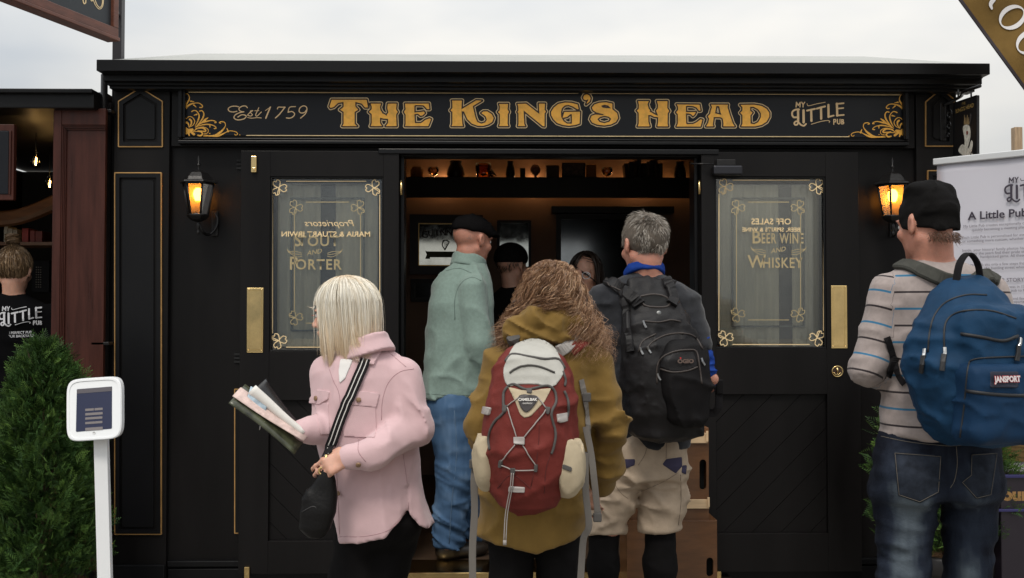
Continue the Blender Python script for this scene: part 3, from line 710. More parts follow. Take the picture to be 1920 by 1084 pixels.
# lantern lamps
def amber_pane():
    m = glass('lantern_glass', (1.0, 0.55, 0.16), 1.6); t = m.node_tree
    tr = [n for n in t.nodes if n.type == 'BSDF_TRANSPARENT'][0]; mi = [n for n in t.nodes if n.type == 'MIX_SHADER'][0]
    tl = t.nodes.new('ShaderNodeBsdfTranslucent'); tl.inputs[0].default_value = (0.9, 0.42, 0.08, 1); m2 = t.nodes.new('ShaderNodeMixShader'); m2.inputs[0].default_value = 0.45
    t.links.new(tr.outputs[0], m2.inputs[1]); t.links.new(tl.outputs[0], m2.inputs[2]); t.links.new(m2.outputs[0], mi.inputs[1]); return m
AMBP = amber_pane()
def lantern(px, lab):
    Y = -0.13; c = X(px, Y); s = 1 / 399.0
    L = thing('wall_lantern', lab, 'lantern', (c, -0.0, Z(445, Y)), 'lanterns beside the doors')
    zz = lambda q: Z(q, Y)
    def hexring(r, z, rot=R(0)): return [(c + r * s * math.cos(rot + math.pi / 3 * i), Y + r * s * math.sin(rot + math.pi / 3 * i), z) for i in range(6)]
    def stack(name, rows, m, cap=True):
        V = []; F = []
        for r, q in rows: V += hexring(r, zz(q))
        for k in range(len(rows) - 1):
            for i in range(6): F.append((k * 6 + i, k * 6 + (i + 1) % 6, k * 6 + 6 + (i + 1) % 6, k * 6 + 6 + i))
        if cap: F += [tuple(range(6))[::-1], tuple(range(len(rows) * 6 - 6, len(rows) * 6))]
        return obj(name, V, F, m, L)
    stack('roof', [(24, 345.5), (36, 345), (35, 342), (27, 340), (24, 334), (17, 326), (8, 322), (3, 320.5)], IRON)
    lathe('finial', [(0.004, zz(321)), (0.005, zz(317)), (0.0025, zz(315)), (0.009, zz(312)), (0.009, zz(310)), (0.003, zz(308)), (0.006, zz(300)), (0.001, zz(294))], (c, Y, 0), IRON, L, 10)
    stack('lamp_base', [(22, 405), (20, 408), (15, 413), (8, 416), (3, 417)], IRON)
    lathe('drop', [(0.004, zz(416)), (0.009, zz(421)), (0.010, zz(428)), (0.004, zz(431)), (0.008, zz(435)), (0.008, zz(439)), (0.002, zz(441))], (c, Y, 0), IRON, L, 10)
    top, bot = hexring(28, zz(347)), hexring(18, zz(405))
    for i in range(6):
        tube('glazing_bar', [top[i], bot[i]], 0.0048, IRON, L, 6)
        a, b, e, d_ = np.array(top[i]), np.array(top[(i + 1) % 6]), np.array(bot[(i + 1) % 6]), np.array(bot[i])
        obj('pane', [a, b, e, d_], [(0, 1, 2, 3)], AMBP, L)
    tube('rim', np.array(hexring(28.5, zz(347))), 0.005, IRON, L, 6, True); tube('rim', np.array(hexring(19, zz(405))), 0.006, IRON, L, 6, True)
    V, F = lathe_vf([(0.0, 0.032), (0.012, 0.029), (0.021, 0.017), (0.024, 0.0), (0.019, -0.018), (0.012, -0.03)], (c, Y, zz(366)), 16)
    obj('bulb', V, F, emis('lantern_bulb', (1.0, 0.62, 0.22), 30.0), L, True)
    lathe('socket', [(0, zz(396)), (0.012, zz(396)), (0.012, zz(377)), (0.010, zz(374))], (c, Y, 0), mat('cream_socket', (0.6, 0.5, 0.35), 0.5), L, 12)
    sgn = 1
    tube('scroll_arm', spline([(c + .002, Y, zz(420)), (c + 0.018, Y + 0.02, zz(436)), (c + 0.03, -0.05, zz(438)), (c + 0.055, -0.03, zz(425)), (c + 0.06, -0.018, zz(408)), (c + 0.045, -0.012, zz(396))], 6), [0.007] * 31, IRON, L)
    box('back_plate', c + 0.03, c + 0.06, -0.012, -0.0003, zz(440), zz(392), IRON, L, 0.004)
    l = bpy.data.lights.new('lantern_light', 'POINT'); l.energy = 2.6; l.color = (1, 0.50, 0.15); l.shadow_soft_size = 0.022
    lo = bpy.data.objects.new('lantern_light', l); COL.objects.link(lo); lo.location = (c, Y - 0.0, zz(366)); par(lo, L)
    return L
lantern(370, 'lit black hexagonal wall lantern left of the open doors'); lantern(1676, 'lit black hexagonal wall lantern behind the man in the beanie')
# ================================================================ writing and ornament
def zm(pts, x0, y0, k): p = np.asarray(pts, float); return np.stack([x0 + p[:, 0] / k, y0 + p[:, 1] / k], 1)
A_, B_, C_, D_, E_ = (600, 160, 4.8), (820, 160, 9.6), (980, 160, 9.6), (1170, 165, 12), (1310, 165, 12)
G = [
 (A_, [[(105,130),(420,130),(432,200),(405,200),(375,165),(318,150),(318,190),(345,220),(312,240),(312,345),(335,368),(200,368),(212,345),(212,240),(180,220),(212,195),(212,150),(160,160),(125,195),(95,205),(85,190)]], []),
 (A_, [[(455,165),(550,165),(540,195),(545,225),(560,245),(540,290),(540,340),(560,368),(455,368),(465,340),(465,260),(440,240),(465,215),(465,190)],
       [(535,245),(570,255),(622,285),(622,302),(570,300),(535,290)], [(610,165),(690,165),(685,215),(700,240),(685,265),(690,368),(590,368),(612,340),(612,290),(600,265),(615,245),(605,205)]], []),
 (A_, [[(765,165),(980,165),(985,215),(965,215),(930,180),(860,178),(850,185),(850,245),(905,240),(935,235),(945,250),(925,270),(905,275),(880,255),(850,260),(855,340),(910,340),(950,310),(985,298),(1000,305),(975,368),(765,368),(770,345),(770,265),(755,240),(770,215)]], []),
 (B_, [[(260,275),(445,275),(440,320),(435,430),(450,690),(465,735),(255,735),(270,690),(270,480),(235,450),(270,410),(270,300)],
       [(436,430),(700,270),(805,275),(640,375),(660,470),(690,590),(720,660),(790,690),(860,670),(890,620),(870,560),(790,500),(830,470),(900,470),(980,520),(1015,590),(990,660),(920,705),(830,730),(730,730),(620,690),(540,610),(490,500),(480,470),(436,470)]], []),
 (B_, [[(1110,335),(1275,335),(1265,430),(1290,480),(1270,520),(1265,690),(1280,735),(1110,735),(1125,690),(1125,520),(1090,480),(1120,450),(1125,380)]], []),
 (B_, [[(1440,335),(1600,330),(1835,515),(1826,330),(1940,330),(1931,440),(1956,470),(1931,510),(1931,740),(1896,735),(1555,455),(1565,690),(1585,735),(1450,735),(1460,690),(1460,510),(1440,480),(1460,450),(1455,380)]], []),
 (C_, [[(510,480),(560,400),(640,335),(760,310),(880,315),(990,345),(1010,430),(980,430),(900,380),(830,355),(760,365),(710,410),(690,480),(695,570),(740,650),(800,690),(885,690),(885,520),(860,520),(800,570),(715,590),(750,480),(1035,475),(1025,690),(950,715),(830,730),(720,715),(620,680),(550,610),(515,540)]], []),
 (C_, [[(1085,220),(1110,175),(1155,160),(1200,180),(1225,230),(1210,290),(1140,345),(1185,250),(1140,270),(1100,255)]], []),
 (C_, [[(1245,400),(1290,345),(1380,315),(1500,305),(1615,330),(1615,430),(1700,500),(1720,590),(1680,660),(1590,705),(1470,725),(1340,710),(1250,670),(1215,610),(1240,550),(1310,525),(1440,538),(1460,522),(1330,490),(1265,450)]],
      [[(1415,370),(1470,350),(1540,365),(1590,415),(1500,410),(1440,400)], [(1345,610),(1390,570),(1470,550),(1550,565),(1595,605),(1560,655),(1470,682),(1385,660)]]),
 (D_, [[(315,295),(560,295),(530,370),(560,470),(590,500),(570,560),(545,610),(550,760),(580,865),(305,865),(330,800),(330,560),(285,510),(330,470),(335,380)],
       [(550,540),(600,540),(700,600),(775,630),(775,660),(680,650),(600,610),(540,612)], [(740,295),(980,295),(975,450),(1020,520),(985,570),(980,800),(995,865),(750,865),(765,780),(770,640),(740,560),(720,510),(760,460),(765,380)]], []),
 (D_, [[(1185,370),(1700,375),(1725,510),(1690,515),(1630,440),(1560,410),(1420,400),(1395,410),(1395,545),(1500,545),(1620,540),(1590,600),(1550,635),(1520,600),(1480,580),(1395,570),(1400,800),(1420,815),(1560,810),(1640,770),(1720,705),(1765,715),(1725,870),(1180,870),(1210,800),(1210,590),(1170,550),(1215,490),(1215,420)]], []),
 (E_, [[(275,375),(660,375),(650,430),(700,600),(770,800),(815,865),(550,865),(560,800),(540,690),(500,660),(340,655),(320,820),(335,865),(165,865),(215,780),(235,690),(205,640),(260,580),(270,520),(300,430)]], [[(400,410),(460,410),(490,545),(515,605),(370,570),(385,480)]]),
 (E_, [[(935,380),(1250,375),(1420,405),(1530,470),(1590,560),(1590,650),(1530,760),(1420,830),(1280,865),(955,865),(985,800),(985,610),(935,560),(985,500),(985,430)]], [[(1160,425),(1240,425),(1340,480),(1400,570),(1400,660),(1340,770),(1250,815),(1170,800),(1165,620),(1215,555),(1160,510)]]),
]
for z_, polys, holes in G:
    ps = [zm(p, *z_) for p in polys]; hs = [zm(p, *z_) for p in holes]
    def gf(X_, Y_, ps=ps, hs=hs):
        d = np.minimum.reduce([poly2(X_, Y_, p) for p in ps])
        for h in hs: d = np.maximum(d, -poly2(X_, Y_, h))
        return d
    al = np.concatenate(ps); bb = bbp(al, 7)
    flat2('letter', lambda a, b: gf(a, b) + 0.15, bb, 0.8, plane(-0.0400), GILT, board, 0.0012)
    flat2('letter_shade', lambda a, b: gf(a, b) - 2.5, bb, 0.8, plane(-0.0385), UMBER, board, 0.0010)
    flat2('letter_outline', lambda a, b: gf(a, b) - 3.9, bb, 0.8, plane(-0.0374), CREAM, board, 0.0010)
# scroll corners
SCR = [
 ([(150,160),(190,175),(195,150),(160,120),(220,115),(265,160),(270,230),(230,300),(170,400),(135,480),(140,560),(180,640)], [14,14,12,10,12,25,28,35,25,16,10,4]),
 ([(180,620),(160,540),(190,430),(260,350),(370,310),(470,310),(535,360),(525,395),(480,395)], [6,14,22,34,28,14,12,14,16]),
 ([(300,270),(370,280)], [26,4]), ([(360,345),(410,390)], [24,8]),
 ([(320,480),(345,465),(400,460),(450,510),(470,580),(440,680),(390,770)], [18,14,14,22,26,16,6]), ([(420,540),(360,555)], [26, 6]),
 ([(480,470),(530,465),(565,520),(550,600),(500,680),(410,790)], [16,16,26,24,14,6]),
 ([(650,605),(600,640),(560,680),(470,740),(390,795)], [12,40,26,14,6]),
 ([(400,790),(500,720),(620,680),(730,660),(800,680),(815,705),(785,705)], [6,12,18,26,14,14,14]),
 ([(390,800),(500,760),(620,740),(720,750),(790,780),(815,820),(775,825)], [6,10,20,22,14,12,16]), ([(690,760),(690,805)], [26,6]),
 ([(210,630),(250,590),(310,585),(360,630),(380,690),(340,760),(260,800)], [6,10,12,12,12,10,6]),
 ([(280,640),(310,670),(310,730),(270,790)], [34,28,20,8]), ([(160,715),(210,700),(250,730),(258,780)], [30,36,22,8]),
 ([(180,810),(230,860)], [50, 60]), ([(240,880),(330,850)], [90,50]), ([(150,960),(230,900)], [34,50]), ([(365,940),(300,890)], [44,40]), ([(270,965),(250,900)], [20,40]), ([(135,600),(140,660)], [4,14]),
 ([(345,890),(420,830),(520,810),(590,840),(600,880),(540,880),(440,865)], [8,14,22,28,24,14,6]), ([(400,820),(540,795),(640,830),(655,890),(620,925),(570,920)], [8,10,11,11,9,6]),
 ([(440,960),(500,970),(540,930),(500,890),(430,885),(370,890)], [20,28,26,16,12,8]),
 ([(570,950),(680,970),(800,960),(900,900),(970,830),(1005,760),(985,700),(920,685),(880,705),(910,720)], [6,10,16,32,40,28,12,12,16,12]),
 ([(560,975),(700,980),(850,975),(960,930),(1060,880),(1150,875),(1230,900),(1250,940),(1215,960),(1190,940)], [14,8,12,28,30,12,10,12,12,8]), ([(1035,820),(1060,885)], [8,30]),
 ([(158,80),(162,80)], [20,20]), ([(198,560),(200,562)], [14,14]), ([(685,925),(686,925)], [16,16]), ([(1295,955),(1297,955)], [16,16])]
SC2 = [(spline(p, 5) if len(p) > 2 else np.array(p, float), np.array(w, float)) for p, w in SCR]
def scroll(X_, Y_):
    U, V = (X_ - 330) * 10.84, (Y_ - 165) * 10.84
    return np.minimum.reduce([seg2(U, V, p, list(w / 2 + 2.0)) for p, w in SC2]) / 10.84
flat2('gold_scroll', scroll, (338, 456, 168, 262), 0.6, plane(-0.0375), GILT, board, 0.0010)
flat2('gold_scroll', lambda a, b: scroll(2041.5 - a, b - 2), (1588, 1704, 170, 264), 0.6, plane(-0.0375), GILT, board, 0.0010)
for p, q, y0, y1 in ((354, 1044 + 40, 173, 175), (1108, 1690, 175, 178), (462, 1592, 254, 256.5)):
    flat2('gold_line', lambda a, b: seg2(a, b, [(p, y0), (q, y1)], 0.75), (p - 3, q + 3, min(y0, y1) - 3, max(y0, y1) + 3), 0.75, plane(-0.0375), CREAM, board, 0.0008)
EST = [([(310,230),(240,215),(150,225),(90,270),(110,320),(190,340),(270,325)], 15), ([(495,250),(460,215),(390,215),(320,260),(330,310),(390,335),(420,335),(330,355),(240,400),(210,460),(260,500),(340,505),(430,480),(470,430),(440,405),(370,400),(295,445)], 16),
 ([(500,400),(560,340),(610,310),(560,320),(570,360),(600,400),(560,425),(500,410)], 12), ([(735,250),(700,330),(670,400),(700,425),(790,340)], 13), ([(650,315),(740,310)], 8), ([(500,455),(580,470),(700,460),(790,465)], 9),
 ([(875,310),(990,230)], 8), ([(978,240),(885,470)], 24), ([(1130,275),(1150,238),(1230,238),(1295,236)], 15), ([(1290,240),(1180,380),(1090,465)], 18), ([(1515,224),(1390,240),(1355,345)], 13),
 ([(1355,345),(1440,330),(1495,380),(1460,440),(1390,470),(1320,465)], 16), ([(1745,300),(1700,350),(1630,360),(1590,320),(1610,250),(1680,210),(1740,230),(1755,290),(1720,380),(1620,470)], 15)]
ES2 = [(spline(p, 5) if len(p) > 2 else np.array(p, float), w) for p, w in EST]
def est(X_, Y_):
    U, V = (X_ - 420) * 11.29, (Y_ - 180) * 11.29
    return np.minimum.reduce([seg2(U, V, p, w / 2 + 2.5) for p, w in ES2]) / 11.29
flat2('date_lettering', est, (424, 580, 195, 228), 0.45, plane(-0.0375), mat('pale_gold', (0.80, 0.56, 0.30), 0.45, 0.15), board, 0.0008)
LOGO = [([(335,305),(345,175),(397,262),(450,175),(442,305)], 30, 0), ([(490,172),(530,240),(575,172)], 28, 0), ([(530,240),(527,305)], 30, 0),
 ([(415,375),(330,378),(240,430),(225,520),(270,590),(335,590)], 50, 1), ([(390,375),(392,700)], 62, 0), ([(390,705),(330,705),(285,750),(310,800),(370,790),(400,735),(470,800),(550,825),(610,775)], 44, 1),
 ([(540,400),(545,730)], 64, 0), ([(640,405),(855,358)], 50, 0), ([(752,390),(760,690)], 60, 0), ([(910,350),(1135,290)], 50, 0), ([(1025,320),(1030,630)], 60, 0),
 ([(1230,250),(1235,580)], 60, 0), ([(1225,582),(1375,543)], 44, 0), ([(1465,215),(1475,545)], 60, 0), ([(1450,222),(1650,202)], 44, 0), ([(1480,350),(1645,335)], 40, 0), ([(1460,542),(1655,526)], 44, 0),
 ([(640,215),(655,262),(710,268),(900,220),(1140,175)], 18, 1), ([(755,785),(1000,712),(1190,680),(1265,700),(1250,740)], 18, 1),
 ([(1378,785),(1378,652),(1425,652),(1438,688),(1420,718),(1378,722)], 28, 0), ([(1480,645),(1480,755),(1515,778),(1552,755),(1552,645)], 28, 0), ([(1598,775),(1598,652),(1645,662),(1640,702),(1602,712),(1655,732),(1648,768),(1598,775)], 26, 0)]
LG2 = [(spline(p, 4) if sp else np.array(p, float), w) for p, w, sp in LOGO]
def logo(X_, Y_, x0, y0, k):
    U, V = (X_ - x0) * k, (Y_ - y0) * k
    return np.minimum.reduce([seg2(U, V, p, w / 2) for p, w in LG2]) / k
flat2('small_logo', lambda a, b: logo(a, b, 1470, 180, 14.77), (1480, 1586, 188, 240), 0.5, plane(-0.0375), mat('pale_gold', (0.80, 0.56, 0.30), 0.45, 0.15), board, 0.0008)

# ---- lettering on the door glass (inner faces, so it reads mirrored) and on the windows behind
def txt(name, body, px, py, Y, hpx, m, parent, mirror=False, wid=1.0, bold=0.0, shear=0.0, tilt=0.0, spacing=1.0, align='CENTER'):
    s = hpx / 0.70 * (Y + 5.0) / FPX; o = at(px, py, Y); c, n = math.cos(tilt), math.sin(tilt)
    xv = Vector((c, 0, n)); yv = Vector((-n + shear, 0, c)); M = basis(o, xv * (-1 if mirror else 1), yv if not mirror else Vector((-yv[0], 0, yv[2])), (0, -1, 0))
    return text_obj(name, body, s, m, parent, M, align, 0.0, bold, wid, spacing)
WG = mat('window_gold', (1.0, 0.76, 0.40), 0.42, 0.9)
gl = -0.0672
txt('lettering', 'Proprietors', 617, 419, gl, 12, CREAM, dL, True, 1.15, 0.0, 0.35)
txt('lettering', 'MARIA & STUART IRWIN', 611, 439.5, gl, 9.5, CREAM, dL, True, 1.12, 0.0006)
txt('lettering', 'OFF SALES', 1446, 416, gl, 11, CREAM, dR, True, 1.05, 0.0006)
txt('lettering', 'BEER, SPIRITS & WINE', 1446, 431, gl, 7.5, CREAM, dR, True, 1.08, 0.0004)
wy = 0.0032
def caps(parent, a, b, cx, y1, y2, w1, w2):
    for body, yy, ww in ((a, y1, w1), (b, y2, w2)):
        txt('lettering', body[0], cx - ww / 2 + 6, yy, wy, 24, WG, parent, False, 0.95, 0.0012)
        txt('lettering', body[1:], cx + 7, yy + 2, wy, 19, WG, parent, False, 0.9 * ww / 92 * 5.2 / len(body[1:]), 0.0012, spacing=1.12)
    txt('lettering', 'AND', cx, (y1 + y2) / 2, wy, 9, WG, parent, False, 1, 0.0003, 0.3, 0.16)
    for s in (-1, 1):
        flat2('flourish', lambda u, v: np.minimum.reduce([seg2(u, v, spline([(cx + s * 24, (y1 + y2) / 2 + 4 + k), (cx + s * 34, (y1 + y2) / 2 + 2 + k * 1.6), (cx + s * 48, (y1 + y2) / 2 - 1 + k * .4), (cx + s * 52, (y1 + y2) / 2 - 6)], 5), 0.5) for k in (-2, 1, 4)]), (cx - 60, cx + 60, (y1 + y2) / 2 - 14, (y1 + y2) / 2 + 18), 0.6, plane(wy), WG, parent, 0.0005)
caps(wL, 'STOUT', 'PORTER', 590, 451, 495, 76, 92); caps(wR, 'BEER WINE', 'WHISKEY', 1460, 446, 492, 96, 94)
for wn, (a, b, c, d) in ((wL, (552, 676, 379, 606)), (wR, (1381, 1501, 379, 600))):
    flat2('gold_border', lines_rect(a, b, c, d, 22, 0.7), (a - 3, b + 3, c - 3, d + 3), 0.8, plane(wy), WG, wn, 0.0005)
    for cx, cy, ro in ((a + 2, c + 10, 0.6), (b - 4, c + 10, -0.6), (a + 2, d - 10, 2.4), (b - 4, d - 10, -2.4)):
        flat2('shamrock', shamrock(cx, cy, 14, ro, 0.7), (cx - 19, cx + 19, cy - 19, cy + 19), 0.6, plane(wy), WG, wn, 0.0005)
# ---- lettered mirror inside
ym = YB - 0.0205
for i, ch in enumerate('GUINNESS'):
    u = (i - 3.5) / 3.5; txt('lettering', ch, 836.5 + u * 40, 437 + 4 * u * u, ym, 11 if i else 13, UMBER, gm, False, 1.0, 0.002, 0, -0.12 * u)
flat2('harp', lambda u, v: np.minimum.reduce([seg2(u, v, spline([(831, 452), (829, 460), (834, 469)], 4), 1.0), seg2(u, v, spline([(831, 452), (837, 451), (842, 454)], 4), 1.0), seg2(u, v, [(842, 454), (834, 469)], 1.1)] + [seg2(u, v, [(832 + k * 2.4, 453), (834 + k, 466 - k * 2)], 0.3) for k in range(4)]), (826, 846, 448, 472), 0.5, plane(ym), mat('dark_green_paint', (0.035, 0.05, 0.02), 0.5), gm, 0.001)
flat2('ribbon', lambda u, v: np.minimum(poly2(u, v, [(800, 472), (873, 472), (873, 483), (800, 483)]), poly2(u, v, [(797, 470), (806, 475), (806, 486), (797, 486), (800, 478)])), (794, 880, 466, 490), 0.8, plane(ym), mat('olive_ribbon_paint', (0.075, 0.09, 0.02), 0.5), gm, 0.001)

_c = Vector((X(836, YB - .03), YB, 0)); _m = Matrix.Translation(_c + Vector((0, -.022, 0))) @ Matrix.Rotation(R(5.5), 4, 'Z') @ Matrix.Translation(-_c)   # lettered mirror set a little askew so it reflects the bright sky
for _o in gm.children: _o.data.transform(_m)
# ================================================================ people: shared builders
class Fig:
    def __init__(s, Y): s.Y = Y; s.m = (Y + 5.0) / FPX          # metres per photo pixel at this depth
    def __call__(s, px, py, dy=0.0): return at(px, py, s.Y + dy)
    def rows(s, L):
        out = []
        for r in L:
            a = at(r[1], r[0], s.Y); b = at(r[2], r[0], s.Y); dy = r[4] if len(r) > 4 else 0.0
            out.append((a[2], (a[0] + b[0]) / 2, s.Y + dy, (b[0] - a[0]) / 2, r[3]))
        return out
def bounds(*pts, m=0.12):
    p = np.array(pts, float).reshape(-1, 3); return p.min(0) - m, p.max(0) + m
def head_sdf(P, c, M, k=1.0, fem=0.0): return near(P, c, .24, .13, lambda Q: head_sdf0(Q, c, M, k, fem))
def head_sdf0(P, c, M, k=1.0, fem=0.0):
    q = ((P - np.asarray(c, np.float32)) @ np.asarray(M, np.float32)) / k
    qa = q.copy(); qa[:, 0] = np.abs(qa[:, 0])
    d = ell(q, (0, -0.014, 0.032), (0.074, 0.094, 0.086))
    d = smin(d, ell(q, (0, 0.028, -0.040), (0.056 - 0.003 * fem, 0.060, 0.076)), 0.03)
    d = smin(d, ell(q, (0, 0.066, -0.094), (0.024, 0.022, 0.020)), 0.022)
    d = smin(d, cap(qa, (0.040, 0.02, -0.075), (0.056, -0.02, -0.045), 0.012, 0.014), 0.03)      # jaw line
    d = smin(d, ell(qa, (0.042, 0.060, -0.022), (0.022, 0.022, 0.018)), 0.02)                      # cheekbone
    d = smin(d, ell(qa, (0.030, 0.076, 0.024), (0.028, 0.014, 0.008)), 0.014)                      # brow
    d = smax(d, -ell(qa, (0.031, 0.094, 0.006), (0.018, 0.016, 0.012)), 0.010)                     # eye socket
    d = smin(d, np.linalg.norm(qa - np.array((0.031, 0.076, 0.006), np.float32), axis=-1) - 0.0125, 0.004)
    d = smin(d, cap(q, (0, 0.082, 0.012), (0, 0.108, -0.028), 0.008, 0.011), 0.010)                # nose
    d = smin(d, np.linalg.norm(qa - np.array((0.011, 0.096, -0.032), np.float32), axis=-1) - 0.008, 0.008)
    d = smin(d, ell(q, (0, 0.088, -0.056), (0.022, 0.009, 0.0055)), 0.006); d = smin(d, ell(q, (0, 0.086, -0.067), (0.019, 0.010, 0.006)), 0.006)
    e = ell(qa, (0.079, -0.012, -0.002), (0.010, 0.021, 0.033), np.array(Matrix.Rotation(R(18), 3, 'Z')))
    e = smax(e, -ell(qa, (0.088, -0.008, 0.002), (0.009, 0.012, 0.020)), 0.006)
    d = smin(d, e, 0.006)
    return d * k
def neck_sdf(P, c, M, k, base, r=0.054):
    a = np.asarray(c) + np.asarray(M) @ np.array([0, -0.022, -0.055]) * k
    return cap(P, a, base, r * k, r * 1.06 * k)
def hand_sdf(P, w, M, curl=0.5, k=1.0, spread=0.08, thumb=0.6):
    c = np.asarray(w) + np.asarray(M)[:, 1] * .07; return near(P, c, .21, .12, lambda Q: hand_sdf0(Q, w, M, curl, k, spread, thumb))
def hand_sdf0(P, w, M, curl=0.5, k=1.0, spread=0.08, thumb=0.6):
    """w wrist; M columns: thumb side, finger direction, back of hand"""
    q = ((P - np.asarray(w, np.float32)) @ np.asarray(M, np.float32)) / k
    d = rbox(q, (0, 0.048, 0), (0.040, 0.050, 0.014), 0.013)
    d = smin(d, cap(q, (0, -0.03, 0), (0, 0.02, 0), 0.025, 0.026), 0.02)
    for i, (x, L) in enumerate(((0.030, 0.92), (0.010, 1.0), (-0.010, 0.94), (-0.029, 0.76))):
        p = np.array([x, 0.092 - abs(x - 0.005) * 0.25, 0.0]); a = 0.12; sd = x * spread / 0.03; c_ = curl * (1 + 0.12 * i)
        for Ls, r0, r1 in ((0.044, 0.0092, 0.0085), (0.027, 0.0085, 0.0078), (0.021, 0.0078, 0.0066)):
            a += c_; dr = np.array([math.sin(sd), math.cos(a) * math.cos(sd), -math.sin(a)]); n = p + dr * Ls * L
            d = smin(d, cap(q, p, n, r0, r1), 0.004); p = n
    p = np.array([0.034, 0.018, -0.004]); a1 = thumb
    for Ls, r0, r1, da in ((0.042, 0.0135, 0.0105, 0.0), (0.032, 0.0105, 0.009, -0.25), (0.026, 0.009, 0.0072, -0.25)):
        a1 += da; dr = np.array([math.sin(a1) * 0.85, math.cos(a1), -0.45]); dr /= np.linalg.norm(dr); n = p + dr * Ls
        d = smin(d, cap(q, p, n, r0, r1), 0.006); p = n
    return d * k
def eyes(c, M, k, parent, iris=(0.10, 0.16, 0.2)):
    for s in (-1, 1):
        o = np.asarray(c) + np.asarray(M) @ np.array([0.031 * s, 0.0775, 0.006]) * k
        V, F = lathe_vf([(0.0118 * math.sin(a), 0.0118 * math.cos(a)) for a in np.linspace(0.001, math.pi, 9)], (0, 0, 0), 12)
        obj('eye', np.asarray(V) * k + o, F, mat('eye_white', (0.7, 0.68, 0.65), 0.2), parent, True)
        o2 = np.asarray(c) + np.asarray(M) @ np.array([0.031 * s, 0.0795, 0.006]) * k
        obj('iris', np.asarray(V) * k * 0.9 * np.array([0.62, 1, 0.62]) + o2 + np.asarray(M) @ np.array([0, 0.0022, 0]), F, mat('iris_%d' % int(iris[0] * 100), iris, 0.2), parent, True)
def strands(name, Pth, wid, m, parent, v):
    Pth = np.asarray(Pth, float); S, K, _ = Pth.shape; T = np.gradient(Pth, axis=1); T /= np.linalg.norm(T, axis=2, keepdims=True) + 1e-9
    ref = RNG.normal(size=(S, 1, 3)); u = np.cross(T, ref); u /= np.linalg.norm(u, axis=2, keepdims=True) + 1e-9; w = np.cross(T, u)
    tp = np.interp(np.linspace(0, 1, K), [0, 0.15, 0.75, 1], [0.7, 1, 0.9, 0.15]); wd = (np.broadcast_to(np.asarray(wid, float).reshape(-1, 1), (S, K)) * tp)[..., None]
    V = np.stack([Pth + wd * u, Pth - wd * u], 2); idx = np.arange(S * K * 2).reshape(S, K, 2)
    F = [np.stack([idx[:, :-1, 0], idx[:, :-1, 1], idx[:, 1:, 1], idx[:, 1:, 0]], -1).reshape(-1, 4)]
    v = np.asarray(v, np.float32); vv = np.repeat(v if v.ndim == 1 else v.ravel(), K * 2 if v.ndim == 1 else 2)
    return obj(name, V.reshape(-1, 3), np.concatenate(F), m, parent, True, {'v': vv})
def hairmat(name, cols, rough=0.42):
    n = len(cols); return mat(name, cols[0], rough, attr='v', ramp=[(i / (n - 1), c) for i, c in enumerate(cols)], spec=0.45)
SKIN = mat('skin', (0.50, 0.27, 0.19), 0.5, var=0.12, vscale=30, sss=0.25, bump=0.12, bscale=220)
SKINR = mat('ruddy_skin', (0.47, 0.215, 0.150), 0.52, var=0.16, vscale=26, sss=0.25, bump=0.15, bscale=200)
BLKCL = mat('black_cloth', (0.0045, 0.0040, 0.0042), 0.85, var=0.25, vscale=20, weave=0.3)
SHOE = mat('dark_shoe', (0.018, 0.013, 0.010), 0.45, var=0.3, vscale=15)
def shoe_sdf(P, heel, yaw, k=1.0):
    M = frame(yaw); q = ((P - np.asarray(heel, np.float32)) @ M.astype(np.float32)) / k
    d = smin(ell(q, (0, 0.03, 0.035), (0.040, 0.055, 0.040)), ell(q, (0, 0.15, 0.030), (0.047, 0.105, 0.036)), 0.04)
    d = smin(d, cap(q, (0, 0.03, 0.05), (0, 0.03, 0.11), 0.042, 0.045), 0.03)
    return smax(d, -q[:, 2], 0.006) * k
def legs_f(P, legs, hips=None, k=0.03):
    d = None
    for pts, rads in legs:
        c = chain(P, pts, rads, k); d = c if d is None else smin(d, c, 0.02)
    return d
def person(label, loc): return thing('person', label, 'person', loc)
def skin_body(t, parts, lo, hi, h, m=SKIN, name='body'):
    def f(P):
        d = None
        for fn in parts:
            c = fn(P); d = c if d is None else smin(d, c, 0.012)
        return d
    o = sdf_obj(name, f, lo, hi, h, m, t); return f
def tube_hit(name, f, pts, rad, m, parent, n=5, off=0.0, sides=6):
    P, N = hit_path(f, pts, n, off); return tube(name, P, rad, m, parent, sides)
def ribbon_hit(name, f, pts, width, thick, m, parent, n=5, off=0.001):
    P, N = hit_path(f, pts, n, off); return ribbon(name, P, N, width, thick, m, parent)
ZIP = mat('zip_tape', (0.012, 0.012, 0.014), 0.6); STEEL = mat('zip_steel', (0.55, 0.55, 0.54), 0.3, 1.0)

